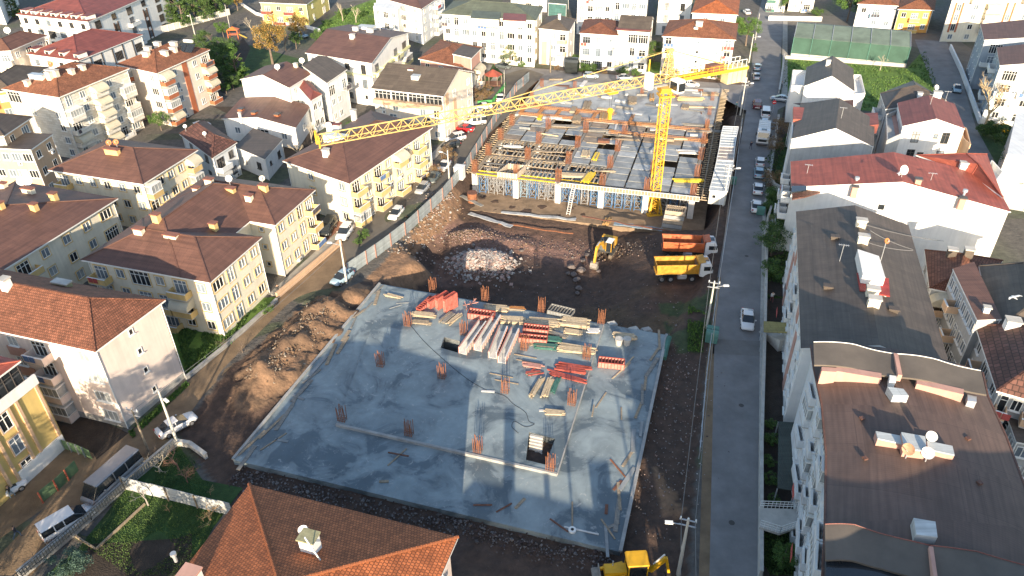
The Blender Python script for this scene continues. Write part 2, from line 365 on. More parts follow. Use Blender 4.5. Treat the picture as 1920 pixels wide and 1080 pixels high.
def build_ground():
    xs = sorted(set([-1500, -900, -500, -330] + list(range(-240, -64, 8)) + [round(-60+i*.5, 2) for i in range(0, 221)] + list(range(56, 250, 8)) + [330, 500, 900, 1500]))
    ys = sorted(set([-900, -400, -150, -60, -20, 10, 24, 30] + [round(34+i*.5, 2) for i in range(0, 312)] + list(range(196, 340, 8)) + [400, 520, 800, 1200, 2600]))
    X, Y = np.meshgrid(np.array(xs, float), np.array(ys, float))
    Hh = hmap(X, Y)
    fine = np.zeros_like(X); rough = np.zeros_like(X)
    site = [tuple(G(*q)[:2]) for q in [(705, 505), (655, 545), (600, 560), (430, 690), (330, 815), (370, 860), (440, 960), (440, 1080)]] + [(-30, 34), (16, 34)] + [tuple(G(*q)[:2]) for q in [(1290, 1079), (1322, 700), (1345, 540), (1385, 330), (1400, 150), (1000, 130), (880, 250), (870, 320)]]
    for i in range(X.shape[0]):
        for j in range(X.shape[1]):
            x, y = X[i, j], Y[i, j]
            if -50 < x < 58 and 34 < y < 190:
                k = .12
                if Hh[i, j] > .25 and x < -18 and y < 95: k = 1.0
                elif -12 < x < 3 and 97 < y < 108: k = .5
                elif pip(x, y, site): k = .22
                else: k = .0
                fine[i, j] = k*(nz(x, y, .5)*.9 + nz(x, y, 1.3, 5)*.6 - (.75 if k == .22 else 0))
    Hh = Hh + fine
    vs = np.stack([X, Y, Hh], 2).reshape(-1, 3); nx, ny = len(xs), len(ys)
    fs = [(j*nx+i, j*nx+i+1, (j+1)*nx+i+1, (j+1)*nx+i) for j in range(ny-1) for i in range(nx-1)]
    me = bpy.data.meshes.new('ground'); me.from_pydata(vs.tolist(), [], fs)
    col = me.color_attributes.new('Zone', 'FLOAT_COLOR', 'POINT')
    dirt = (.074, .048, .036); brown = (.16, .105, .065); grass = (.05, .085, .025); grey = (.10, .095, .088); pinkd = (.21, .125, .10); clay = (.215, .132, .08)
    cs = np.zeros((len(vs), 4), np.float32)
    for k, (x, y, z) in enumerate(vs):
        n = nz(x, y, .12)*.5+.5
        c = grey if n > .5 else brown
        c = tuple(a*.5+b*.5 for a, b in zip(grey, grass)) if n < .42 else grey
        if -60 < x < 60 and 30 < y < 195:
            if pip(x, y, site):
                c = dirt; f = 0
                if x < -17 and y < 92 and z > .15: q = min(1, max(0, nz(x, y, .45)*1.6+.6)); c = tuple(a*(1-q)+b*q for a, b in zip((.13, .085, .055), clay))
                pk = math.exp(-(((y-110.5+.28*x)/4.2)**2))
                if y > 95 and y < 118 and x < 14: c = tuple(a*(1-pk)+b*pk for a, b in zip(c, pinkd))
                if -13 < x < -5 and 97 < y < 106: c = tuple(a*.6+b*.4 for a, b in zip(c, pinkd))
                if x < -9 and 92 < y < 125 and z > -3.2: c = clay
                if 8 < x < 24 and 80 < y < 93:
                    q = max(0, nz(x, y, .2)+.3); c = tuple(a*(1-q)+b*q for a, b in zip(c, (.11, .075, .04)))
                if 21 < x < 31 and 74 < y < 90 and nz(x, y, .25) > .0: c = (.05, .07, .028)
                if 14.5 < x < 17.5 and 46 < y < 57 and z > .15: c = clay
        cs[k] = (*c, 1)
    col.data.foreach_set('color', cs.ravel())
    me.polygons.foreach_set('use_smooth', [True]*len(fs))
    m = mat('site_earth', (1, 1, 1), .9, .38, .9, .9, 2.6, pat='ground', c2=(1.35, 1.3, 1.25))
    me.materials.append(m)
    o = bpy.data.objects.new('ground', me); COL.objects.link(o); tag(o, kind='structure')
build_ground()
# ------------------------------------------------------------------ flat sheets laid over it
ASPH = mat('worn_asphalt', (.19, .187, .187), .8, .24, .3, .12, 12.)
ASPH2 = mat('old_dusty_asphalt', (.13, .118, .10), .8, .22, .3, .12, 12.)
MUD = mat('dry_mud_road', (.20, .140, .085), .9, .34, .35, .35, 5.)
GRASS = mat('grass_cover', (.10, .18, .03), .95, .4, .6, .6, 8.)
GRASSD = mat('dark_garden_grass', (.035, .08, .02), .95, .45, .5, .6, 8.)
EARTH = mat('garden_soil', (.045, .034, .026), .95, .35, .7, .6, 6.)
PAVE = mat('pale_paving', (.34, .32, .28), .85, .2, .8, .1)
REDPV = mat('red_block_paving', (.26, .13, .09), .85, .25, 1.0, .1)
KERB = mat('kerb_concrete', (.40, .39, .36), .85, .2, 1.0, .1)
LINEW = mat('road_paint', (.62, .62, .58), .7, .25, 2.)
def sheet(name, pts, z, m, kind='structure', px=True, thick=0, sub=2.0):
    q = [G(p[0], p[1], 0) if px else Vector((p[0], p[1], 0)) for p in pts]
    q = ccw([(a.x, a.y) for a in q]); mb = MB()
    if thick: mb.prism(q, z-thick, z)
    else: mb.add([(a[0], a[1], z) for a in q], [tuple(range(len(q)))])
    return tag(mb.build(name, m), kind=kind)
# street on the left of the site (mud, getting cleaner further up)
sheet('street', [(640, 447), (760, 358), (866, 250), (903, 195), (945, 140), (985, 128), (1020, 140), (985, 172), (962, 210), (905, 262), (880, 300), (850, 340), (740, 430), (655, 508)], .03, ASPH2)
sheet('mud_street', [(-90, 1079), (0, 1040), (130, 905), (330, 738), (520, 558), (640, 447), (655, 508), (600, 560), (480, 640), (380, 742), (330, 812), (240, 905), (150, 975), (60, 1079)], .026, MUD)
sheet('back_street', [(860, 118), (1000, 128), (1400, 160), (1460, 176), (1480, 195), (1440, 215), (1395, 206), (1345, 178), (1000, 150), (945, 140)], .022, ASPH)
sheet('asphalt_road', [(1310, 1085), (1322, 700), (1345, 520), (1382, 300), (1405, 178), (1412, 90), (1420, 30), (1440, -40), (1476, -40), (1470, 30), (1465, 90), (1462, 178), (1447, 290), (1430, 400), (1425, 600), (1420, 1085)], .034, ASPH)
sheet('asphalt_road', [(1425, 32), (1500, 26), (1700, 42), (1790, 70), (1860, 120), (1845, 210), (1790, 215), (1735, 95), (1690, 80), (1460, 45)], .03, ASPH2)
sheet('side_road', [(1715, 74), (1775, 78), (1800, 140), (1830, 240), (1880, 330), (1830, 320), (1775, 225)], .038, ASPH)
sheet('asphalt_road', [(330, 50), (470, 8), (640, 5), (700, 0), (700, -20), (430, -15), (300, 20)], .03, ASPH2)
sheet('path', [(455, 70), (470, 90), (440, 160), (420, 175), (395, 160)], .03, EARTH)
# pavements with kerbs
def strip(name, pts, wd, z, m, side=1, kind='structure', px=True, kerb=True):
    P = [G(a, b, 0) if px else Vector((a, b, 0)) for a, b in pts]; mb = MB()
    for i in range(len(P)-1):
        a, b = P[i], P[i+1]; d = (b-a).normalized(); n = Vector((-d.y, d.x, 0))*side*wd
        mb.prism([(a.x, a.y), (b.x, b.y), ((b+n).x, (b+n).y), ((a+n).x, (a+n).y)], 0, z)
    return tag(mb.build(name, m), kind=kind)
strip('pavement', [(1420, 1085), (1425, 600), (1430, 400), (1445, 300), (1458, 215)], .5, .13, KERB, -1)
strip('pavement', [(520, 556), (640, 445), (757, 357), (862, 250), (899, 195), (940, 140)], 1.5, .14, PAVE)
strip('kerb', [(1465, 178), (1468, 30)], 1.4, .13, PAVE, -1)
# gardens and yards
GZ = .012
for nm, pts, m in [
    ('garden_soil', [(1430, 1085), (1436, 420), (1452, 300), (1470, 200), (1500, 240), (1480, 420), (1495, 620), (1500, 760), (1500, 1085)], EARTH),
    ('garden_grass', [(1432, 420), (1450, 330), (1475, 250), (1480, 330), (1478, 400), (1470, 440)], GRASSD),
    ('garden_grass', [(85, 1079), (145, 1030), (250, 900), (335, 835), (380, 900), (455, 915), (400, 990), (350, 1079)], GRASSD),
    ('garden_soil', [(130, 1085), (170, 1020), (330, 1010), (360, 1000), (360, 1085)], EARTH),
    ('garden_grass', [(330, 620), (480, 560), (520, 556), (430, 640), (352, 706), (300, 600)], GRASS),
    ('garden_soil', [(100, 745), (240, 812), (350, 716), (300, 800), (230, 850), (180, 880), (120, 870), (80, 800)], EARTH),
    ('courtyard', [(0, 890), (130, 828), (175, 850), (190, 880), (0, 1010)], MUD),
    ('garden_grass', [(1465, 108), (1700, 128), (1735, 90), (1760, 150), (1780, 200), (1770, 235), (1700, 215), (1600, 205), (1465, 170)], GRASS),
    ('garden_grass', [(590, 55), (640, 20), (710, -5), (720, 60), (690, 60), (600, 80)], GRASS),
    ('garden_grass', [(390, 85), (470, 85), (560, 110), (560, 140), (440, 165), (400, 160)], GRASSD),
    ('garden_grass', [(890, 180), (925, 120), (945, 140), (925, 175), (905, 200)], GRASSD),
    ('garden_soil', [(400, 200), (560, 200), (600, 250), (540, 320), (520, 260)], EARTH),
    ('garden_soil', [(1030, 118), (1240, 138), (1400, 152), (1400, 140), (1250, 118), (1030, 98)], GRASS),
    ('parking_yard', [(595, 430), (660, 400), (770, 335), (800, 300), (820, 310), (700, 395), (650, 440), (600, 470)], REDPV),
    ('red_paving', [(520, 540), (610, 465), (660, 430), (640, 445), (520, 556)], REDPV),
    ('garden_soil', [(540, 460), (600, 430), (600, 400), (560, 400)], EARTH),
    ('back_yard', [(1600, 250), (1640, 220), (1650, 330), (1600, 320)], PAVE),
    ('garden_soil', [(1815, 250), (1920, 170), (1940, 380), (1870, 380)], GRASSD)]:
    GZ += .0013; sheet(nm, pts, GZ, m)
# ------------------------------------------------------------------ buildings
WCACHE = {}
def window_mesh(w, h, frame, glass, surround=None, mull=1, tr=0):
    key = (w, h, frame.name, glass.name, surround.name if surround else '', mull, tr)
    if key in WCACHE: return WCACHE[key]
    # local frame: X along the wall, Y outwards is -Y, origin at the window centre on the wall face
    m = MB(); t = .07
    if surround:
        s = .11
        for dx, dz, ww, hh in ((0, h/2+s/2, w+2*s, s), (0, -h/2-s/2, w+2*s, s), (-w/2-s/2, 0, s, h), (w/2+s/2, 0, s, h)):
            m.box((dx, -.035, dz), (ww, .13, hh), 1)
    for dx, dz, ww, hh in ((0, h/2-t/2, w, t), (0, -h/2+t/2, w, t), (-w/2+t/2, 0, t, h-2*t), (w/2-t/2, 0, t, h-2*t)):
        m.box((dx, -.03, dz), (ww, .11, hh), 0)
    for k in range(mull): m.box((-w/2+w*(k+1)/(mull+1), -.03, 0), (.07, .09, h-2*t), 0)
    if tr: m.box((0, -.03, h/2-h*.28), (w-2*t, .09, .06), 0)
    sill = MB().box((0, -.10, -h/2-.03), (w+.2, .26, .06), 0)
    gl = MB().add([(-w/2+t, -.018, -h/2+t), (w/2-t, -.018, -h/2+t), (w/2-t, -.018, h/2-t), (-w/2+t, -.018, h/2-t)], [(0, 1, 2, 3)], 0)
    r = (m.mesh('window', [frame, surround or frame]), gl.mesh('pane', glass), sill.mesh('sill', surround or frame))
    WCACHE[key] = r
    return r
def put_window(root, base, rz, w, h, st, glass=None, mull=None, name='window', sill=True):
    gl = glass or random.choice(st['glass'])
    me, gm, sm = window_mesh(w, h, st['frame'], gl, st.get('sur'), (0 if w < .8 else 1 if w < 1.7 else 2 if w < 2.6 else 4) if mull is None else mull, 1 if h > 1.9 else 0)
    o = link(name, me, root, base, rz)
    link('pane', gm, o)
    if sill and name == 'window' and st.get('sill', 1): link('sill', sm, o)
    return o
BC = {}
LND = [mat('laundry_red', (.42, .08, .07), .9, .1), mat('laundry_blue', (.10, .18, .36), .9, .1), mat('laundry_white', (.7, .7, .68), .9, .1), mat('laundry_dark', (.08, .07, .08), .9, .1)]
def balcony_mesh(w, d, par, kind):
    key = (w, d, par.name, kind)
    if key in BC: return BC[key]
    m = MB()
    m.box((0, -d/2, -.07), (w, d, .14), 1)
    if kind == 'rail':
        r = MB()
        for z in (.35, .65, 1.0):
            r.box((0, -d+.04, z), (w, .05, .05), 0)
            for sx in (-1, 1): r.box((sx*(w/2-.03), -d/2, z), (.05, d-.06, .05), 0)
        n = max(2, int(w/.9))
        for k in range(n+1): r.box((-w/2+.05+(w-.1)*k/n, -d+.04, .5), (.05, .05, 1.0), 0)
        me2 = r.mesh('railing', [RAIL])
    else:
        r = MB(); t = .12
        r.box((0, -d+t/2, .45), (w, t, .9), 0)
        for sx in (-1, 1): r.box((sx*(w/2-t/2), -(d-t)/2, .45), (t, d-t, .9), 0)
        r.box((0, -d+t/2, .94), (w+.05, t+.08, .06), 1)
        me2 = r.mesh('parapet', [par, PVC])
    BC[key] = (m.mesh('balcony', [par, CONCL]), me2)
    return BC[key]
def awning_mesh(w, d, h):
    key = ('aw', w, d, h)
    if key in BC: return BC[key]
    m = MB(); n = 6; pts = []
    for k in range(n+1):
        a = math.pi/2*k/n; pts.append((-d*math.sin(a), h*math.cos(a)-h))
    for k in range(n):
        (y0, z0), (y1, z1) = pts[k], pts[k+1]
        m.add([(-w/2, y0, z0), (w/2, y0, z0), (w/2, y1, z1), (-w/2, y1, z1), (-w/2, y0, z0-.03), (w/2, y0, z0-.03), (w/2, y1, z1-.03), (-w/2, y1, z1-.03)],
              [(0, 1, 2, 3), (7, 6, 5, 4), (0, 3, 7, 4), (1, 5, 6, 2)], 0)
    for sx in (-1, 1):
        m.add([(sx*w/2, 0, -h)]+[(sx*w/2, y, z) for y, z in pts], [tuple(range(n+2))], 0)
    BC[key] = m.mesh('awning', [AWN])
    return BC[key]
def facade(root, p0, p1, z0, z1, nst, pat, st, skip_top=0):
    """p0->p1 seen from outside left to right; pat string of cells or list per storey from the top"""
    o = Vector(root['_o']); d = (p1-p0); L = d.length; d = d.normalized(); nrm = Vector((d.y, -d.x, 0))
    rz = math.atan2(d.y, d.x); sh = (z1-z0)/nst
    for k in range(nst):
        row = pat if isinstance(pat, str) else pat[min(nst-1-k, len(pat)-1)]
        n = len(row)
        if not n: continue
        zc = z0 + sh*k
        for i, ch in enumerate(row):
            if ch == '.': continue
            P = p0 + d*(L*(i+.5)/n); cw = L/n
            def at(z, out=0): return (P + nrm*out + Vector((0, 0, z)) - o - Vector((0, 0, P.z)))
            if ch in 'wW' and random.random() < .10:
                if 'ac' not in BC: BC['ac'] = MB().box((0, -.16, 0), (.85, .3, .6), 0).disc((.1, -.32, 0), (0, 1, 0), .22, 10, 1, .03).mesh('air_conditioner', [PVC, DKFR])
                link('air_conditioner', BC['ac'], root, at(zc+sh*.55-1.15)+d*.3, rz)
            if ch == 'w': put_window(root, at(zc+sh*.55), rz, min(1.3, cw*.8), 1.35, st)
            elif ch == 'W': put_window(root, at(zc+sh*.55), rz, min(2.1, cw*.85), 1.5, st)
            elif ch == 's': put_window(root, at(zc+sh*.6), rz, min(.7, cw*.7), .75, st)
            elif ch == 't': put_window(root, at(zc+sh*.5), rz, min(1.3, cw*.8), 2.1, st, name='window', sill=False)
            elif ch == 'D': put_window(root, at(zc+1.2), rz, min(2.6, cw*.9), 2.1, st, glass=DKGL, sill=False)
            elif ch == 'G': put_window(root, at(zc+sh*.5), rz, min(cw*.95, 4.), 2.2, st, glass=DKGL, mull=3, sill=False)
            elif ch in 'bargAB':
                bw = min(cw*.92, 4.6); dd = st.get('bd', 1.35)
                bm, pm = balcony_mesh(round(bw, 1), dd, st['bal'], 'rail' if ch == 'r' else 'par')
                b = link('balcony', bm, root, at(zc+.1), rz); link('railing' if ch == 'r' else 'parapet', pm, b)
                put_window(root, at(zc+1.25), rz, min(2.0, bw*.7), 2.1, st, glass=random.choice([DKGL, GLASS]) if ch in 'bra' else None, sill=False, name='balcony_door')
                if ch in 'br' and random.random() < .3:
                    cc = random.choice(LND); k_ = ('ln', cc.name)
                    if k_ not in BC: BC[k_] = MB().box((0, -dd-.05, .62), (.7, .03, .75)).mesh('laundry', cc)
                    for q_ in range(random.choice([1, 2, 2, 3])): link('laundry', BC[k_], root, at(zc+.1)+d*(q_*.8-bw*.3), rz)
                if ch == 'a': link('awning', awning_mesh(round(bw, 1), dd+.5, 1.35), root, at(zc+sh-.1), rz)
                if ch in 'gB':
                    # glazed in balcony: posts and panes on the parapet
                    key = ('gz', round(bw, 1), dd, st['frame'].name)
                    if key not in BC:
                        f = MB(); g = MB(); n2 = max(3, int(bw/.6)); hh = 1.25
                        for q in range(n2+1): f.box((-bw/2+.05+(bw-.1)*q/n2, -dd+.06, .97+hh/2), (.07, .07, hh), 0)
                        for zz in (.99, .97+hh): f.box((0, -dd+.06, zz), (bw, .08, .07), 0)
                        for sx in (-1, 1):
                            for zz in (.99, .97+hh): f.box((sx*(bw/2-.04), -dd/2, zz), (.07, dd-.1, .07), 0)
                            g.box((sx*(bw/2-.04), -dd/2, .97+hh/2), (.03, dd-.16, hh-.1), 0)
                        g.box((0, -dd+.06, .97+hh/2), (bw-.14, .03, hh-.1), 0)
                        BC[key] = (f.mesh('glazing_frame', [st['frame']]), g.mesh('pane', [GLASSB]), MB().box((0, -dd/2, 2.3), (bw+.05, dd+.05, .1)).mesh('canopy', [PVC]))
                    f, g, c = BC[key]
                    fo = link('glazing_frame', f, root, at(zc+.1), rz); link('pane', g, fo); link('canopy', c, root, at(zc+.1), rz)
            elif ch == 'p':
                q = MB().box((0, -.03, 0), (min(1.6, cw*.75), .14, sh)); key = ('p', round(cw, 1), round(sh, 2), st['acc'].name)
                if key not in BC: BC[key] = q.mesh('wall_panel', [st['acc']])
                link('wall_panel', BC[key], root, at(zc+sh/2), rz)
            elif ch == 'q':   # framed window between accent panels
                put_window(root, at(zc+sh*.5), rz, min(1.2, cw*.6), 1.9, st, sill=False)
                key = ('q', round(sh, 2), st['acc'].name)
                if key not in BC: BC[key] = MB().box((-.95, -.03, 0), (.5, .14, sh)).box((.95, -.03, 0), (.5, .14, sh)).mesh('wall_panel', [st['acc']])
                link('wall_panel', BC[key], root, at(zc+sh/2), rz)
def inset(poly, d):
    n = len(poly); out = []
    for i in range(n):
        a, b, c = poly[i-1], poly[i], poly[(i+1) % n]
        d1 = (b-a); d1.z = 0; d1.normalize(); d2 = (c-b); d2.z = 0; d2.normalize()
        n1 = Vector((-d1.y, d1.x, 0)); n2 = Vector((-d2.y, d2.x, 0))
        m = n1+n2; l = m.length
        out.append(b + m.normalized()*(d/max(.3, m.normalized().dot(n1))) if l > .01 else b+n1*d)
    return out
def mkstyle(**k):
    s = dict(frame=PVC, glass=[GLASS, GLASS, GLASSB, DKGL], bal=CREAM, acc=OCHRE); s.update(k); return s
class B:
    def __init__(s, label, eave, H, wall, roof, kind='hip', rise=2.2, oh=.55, nst=4, fac={}, k=1., ax=None, chim=(), dish=(), cat='apartment block', group='apartment blocks around the site',
                 st=None, trim=None, z0=0., world=False, root=None, name='apartment_building', base=None, sky=(), ridge_trim=True, drains=True):
        P = [(Vector((q[0], q[1], H)) if world else G(q[0], q[1], H)) for q in eave]
        if len(P) == 3: P.append(P[0]+P[2]-P[1])
        area = sum(P[i].x*P[(i+1) % len(P)].y - P[(i+1) % len(P)].x*P[i].y for i in range(len(P)))
        # order kept: eave list left -> front -> right runs counter-clockwise seen from above
        if area < 0: P = [P[0]] + P[1:][::-1]
        s.P = P; s.H = H; n = len(P)
        c = sum(P, Vector((0, 0, 0)))/n
        s.root = root or wthing(name, label, cat, (c.x, c.y, z0), group)
        s.off = Vector(s.root['_o'])
        s.st = st or mkstyle(bal=wall); s.W = W = inset(P, oh)
        trim = trim or PVC
        mb = MB(); mb.prism([(q.x, q.y) for q in W], z0, H-.06)
        s.tris = []
        def plane(vs):
            for i in range(1, len(vs)-1): s.tris.append((vs[0], vs[i], vs[i+1]))
        rm = MB(); up = Vector((0, 0, .14))
        if kind in ('hip', 'gable'):
            if ax is None: ax = 0 if (P[1]-P[0]).length <= (P[2]-P[1]).length else 1
            a, b, cc, d = [P[(i+ax) % 4] for i in range(4)]       # a-b and c-d are the short ends
            m1 = (a+b)/2; m2 = (cc+d)/2; half = (a-b).length/2; LL = (m2-m1).length
            kk = 0 if kind == 'gable' else min(.49, half/LL*k)
            R1 = m1 + (m2-m1)*kk + Vector((0, 0, rise)); R2 = m2 + (m1-m2)*kk + Vector((0, 0, rise))
            a, b, cc, d = [q+up for q in (a, b, cc, d)]; R1 = R1+up; R2 = R2+up
            faces = [[b, cc, R2, R1], [d, a, R1, R2]]
            if kind == 'hip': faces += [[a, b, R1], [cc, d, R2]]
            else:
                wa, wb, wc, wd = [W[(i+ax) % 4] for i in range(4)]
                for u, v, R in ((wa, wb, R1), (wc, wd, R2)):
                    rr = (u+v)/2; rr = Vector((rr.x, rr.y, R.z-.16-oh*rise/half*0))
                    n_ = Vector(((v-u).y, -(v-u).x, 0)).normalized()*-.2
                    mb.add([(u.x, u.y, H-.06), (v.x, v.y, H-.06), rr, Vector((u.x, u.y, H-.06))+n_, Vector((v.x, v.y, H-.06))+n_, rr+n_], [(0, 1, 2), (5, 4, 3), (0, 2, 5, 3), (1, 4, 5, 2)], 0)
            for f in faces:
                rm.add(f, [tuple(range(len(f)))], 0); plane(f)
                dn = Vector((0, 0, -.16)) if kind == 'gable' else None
                if dn is not None: rm.add([q+dn for q in f], [tuple(range(len(f)))[::-1]], 1)
            if kind == 'gable':
                for u, v in ((a, b), (b, cc), (cc, d), (d, a)): pass
                dn = Vector((0, 0, -.16))
                for u, v in ((b, cc), (d, a), (a, R1), (R1, b), (cc, R2), (R2, d)): rm.add([u+dn, v+dn, v, u], [(0, 1, 2, 3)], 1)
            else:
                rm.add([q - Vector((0, 0, .20)) for q in (a, b, cc, d)] + [a, b, cc, d], [(3, 2, 1, 0), (0, 1, 5, 4), (1, 2, 6, 5), (2, 3, 7, 6), (3, 0, 4, 7)], 1)
        elif kind == 'flat':
            rm.prism([(q.x, q.y) for q in P], H-.08, H+.12, 1, mtop=0)
            plane([q+up for q in P])
        elif kind == 'shed':   # slopes from edge ax up to the opposite one
            a, b, cc, d = [P[(i+(ax or 0)) % 4]+up for i in range(4)]
            cc = cc+Vector((0, 0, rise)); d = d+Vector((0, 0, rise)); dn = Vector((0, 0, -.16))
            f = [a, b, cc, d]; rm.add(f, [(0, 1, 2, 3)], 0); rm.add([q+dn for q in f], [(3, 2, 1, 0)], 1); plane(f)
            for u, v in ((a, b), (b, cc), (cc, d), (d, a)): rm.add([u+dn, v+dn, v, u], [(0, 1, 2, 3)], 1)
            Wq = [W[(i+(ax or 0)) % 4] for i in range(4)]
            w0, w1, w2, w3 = [Vector((q.x, q.y, H-.07)) for q in Wq]; r = Vector((0, 0, rise-.05))
            mb.add([w0, w1, w2, w3, w2+r, w3+r], [(1, 2, 4), (0, 5, 3), (2, 3, 5, 4)], 0)
        s.roof_planes = [[tuple(v-s.off) for v in f] for f in (faces if kind in ('hip', 'gable') else [])]
        s.wall = mb.build('wall', wall, s.root)
        s.roof = rm.build('roof', [roof, trim], s.root)
        if base:
            q = inset(W, -.05); MB().prism([(v.x, v.y) for v in q], z0-.05, z0+base[1]).build('plinth', base[0], s.root)
        if drains:
            for q in inset(W, -.08)[:3]: MB().tube([(q.x, q.y, z0), (q.x, q.y, H-.1)], .06, 5).build('drainpipe', PVC, s.root)
        if kind == 'hip' and ridge_trim:
            rt = MB()
            for u, v in ((R1, R2), (R1, a), (R1, b), (R2, cc), (R2, d)): rt.bar(u+Vector((0, 0, .03)), v+Vector((0, 0, .03)), .22, .08)
            rt.build('ridge_cap', roof, s.root)
        camp = Vector((0, 0, CAMH))
        for e in range(n):
            p0, p1 = W[e], W[(e+1) % n]; dd = p1-p0; nr = Vector((dd.y, -dd.x, 0))
            pat = fac.get(e)
            if pat is None: continue
            if nr.dot(camp-(p0+p1)/2) < 0: continue
            facade(s.root, p0, p1, z0, H-.1, nst, pat, s.st)
        for q in chim: s.chimney(*q)
        for q in dish: s.dish(*q)
        for q in sky: s.skylight(*q)
    def hit(s, px, py):
        d = ray(px, py); o = Vector((0, 0, CAMH)); best = None
        for t in s.tris:
            r = intersect_ray_tri(t[0], t[1], t[2], d, o, True)
            if r is not None and (best is None or (r-o).length < (best-o).length): best = r
        if best is None:
            best = G(px, py, s.H+.8)
        return best
    def chimney(s, px, py, w=.8, d=.8, h=1.3, m=None, cap=None, stack=0):
        p = s.hit(px, py); rz = math.atan2(E1.y, E1.x)
        b = MB(); b.box((p.x, p.y, p.z+h/2-.5), (w, d, h+1.0), 0, rz)
        b.box((p.x, p.y, p.z+h+.08), (w+.22, d+.22, .16), 1, rz)
        if stack:
            for k in range(stack): b.tube([p+Vector((E1*( (k-(stack-1)/2)*.5)))+Vector((0, 0, h+.1)), p+E1*((k-(stack-1)/2)*.5)+Vector((0, 0, h+.55))], .14, 7, 1)
        b.build('chimney', [m or PALE, cap or CONCL], s.root)
    def dish(s, px, py, r=.55, m=None, h=1.1, face=None):
        p = s.hit(px, py) ; f = Vector(face or (.25, -.85, .45)).normalized()
        c = p + Vector((0, 0, h)); up = Vector((0, 0, 1)); x = f.cross(up).normalized(); y = x.cross(f)
        b = MB(); N = 14; rings = [(0, 0.0)] + [(r*k/3, .22*r*(k/3)**2) for k in (1, 2, 3)]
        vs = [c]; fs = []
        for rr, z in rings[1:]:
            for j in range(N): a = 2*math.pi*j/N; vs.append(c + x*math.cos(a)*rr + y*math.sin(a)*rr + f*z)
        for j in range(N): fs.append((0, 1+j, 1+(j+1) % N))
        for k in range(2):
            for j in range(N): fs.append((1+k*N+j, 1+(k+1)*N+j, 1+(k+1)*N+(j+1) % N, 1+k*N+(j+1) % N))
        b.add(vs, fs, 0); b.add([v - f*.04 for v in vs], [q[::-1] for q in fs], 0)
        b.bar(c - y*r*.7, c + f*r*.9, .05, None, 1); b.box(tuple(c+f*r*.9), (.14, .14, .14), 1)
        b.bar(p, c-f*.05, .07, None, 1)
        b.build('satellite_dish', [m or DISHW, STEEL], s.root)
    def skylight(s, px, py, w, d, h=.3, m=None, rz=None):
        p = s.hit(px, py); rz = math.atan2(E1.y, E1.x) if rz is None else rz
        b = MB(); b.box((p.x, p.y, p.z+h/2-.2), (w, d, h+.4), 0, rz); b.box((p.x, p.y, p.z+h+.04), (w+.15, d+.15, .07), 1, rz)
        b.build('skylight', [PVC, m or METALR], s.root)
    def antenna(s, px, py, h=2.):
        p = s.hit(px, py); b = MB().bar(p, p+Vector((0, 0, h)), .05); q = p+Vector((0, 0, h-.1))
        b.bar(q-E1*.6, q+E1*.6, .04)
        for k in range(5): b.bar(q+E1*(-.5+.25*k)-E2*.3, q+E1*(-.5+.25*k)+E2*.3, .03)
        b.build('aerial', STEEL, s.root)
    def box_on(s, name, pts, z0, z1, m, top=None, fac=None, nst=1, rise=0, st=None):
        """an upper box (dormer, stair head) given by picture corners at its top"""
        q = ccw([(v.x, v.y) for v in [G(a, b, z1) for a, b in pts]])
        mb = MB(); mb.prism(q, z0, z1-.01, 0); o = mb.build(name, [m], s.root)
        if top:
            mb = MB(); qq = inset([Vector((a, b, 0)) for a, b in q], -.25); mb.prism([(v.x, v.y) for v in qq], z1, z1+.16, 0); mb.build('roof', [top], s.root)
        return [Vector((a, b, z1)) for a, b in q]
    def strip_wall(s, e, z, h, out, m, name='cornice', oh=0):
        """band standing proud of wall e"""
        p0, p1 = s.W[e], s.W[(e+1) % len(s.W)]; d = (p1-p0).normalized(); nr = Vector((d.y, -d.x, 0))
        a, b = p0 - d*.02, p1 + d*.02
        MB().prism([(a.x, a.y), (b.x, b.y), ((b+nr*out).x, (b+nr*out).y), ((a+nr*out).x, (a+nr*out).y)], z, z+h).build(name, m, s.root)
def dormers(b, e, n, m, rm, z, w=1.5, h=1.6, depth=3., start=.08, end=.92):
    p0, p1 = b.P[e], b.P[(e+1) % len(b.P)]; d = (p1-p0); L = d.length; d = d.normalized(); nr = Vector((d.y, -d.x, 0)); rz = math.atan2(d.y, d.x)
    for k in range(n):
        c = p0 + d*(L*(start+(end-start)*(k/(n-1) if n > 1 else .5))) - nr*.9
        mb = MB(); c0 = c - nr*(depth/2); mb.box((c0.x, c0.y, z+h/2), (w, depth, h), 0, rz)
        o = mb.build('dormer', [m], b.root)
        r = MB(); r.box(tuple((c0+nr*.1)+Vector((0, 0, 0)))[:2]+(z+h+.06,), (w+.3, depth+.3, .12), 0, rz)
        me = r.build('dormer_roof', [rm], b.root)
        put_window(b.root, c - b.off + Vector((0, 0, z+h*.5-c.z)), rz, w*.6, h*.72, b.st, sill=False)
STC = mkstyle(sur=OCHRE, bal=OCHRE)                         # cream blocks with ochre surrounds
SW = mkstyle(bal=WHITE)
SD = mkstyle(frame=DKFR, glass=[DKGL, DKGL, GLASS], bal=WHITE, acc=BROWNC)
GRP = 'cream blocks with brown roofs along the left street'
# ------------------------------------------------------------------ left side, near to far
def W2(v): return (v.x, v.y)
# the tiled house at the bottom of the picture
HA, HB_ = G(468, 910, 9), G(865, 995, 9); HB_ = HA + E1*(HB_-HA).length
hs = B('low house in the foreground with a bright orange clay tile hip roof', [W2(HA-E2*21), W2(HB_-E2*21), W2(HB_), W2(HA)], 9.0, PINK, RTIL3, 'hip', rise=3.5, nst=3, k=1, oh=.6, world=True,
       fac={1: 'wwww', 2: '', 3: 'www'}, cat='house', group=None, name='tiled_house', ridge_trim=False, drains=False)
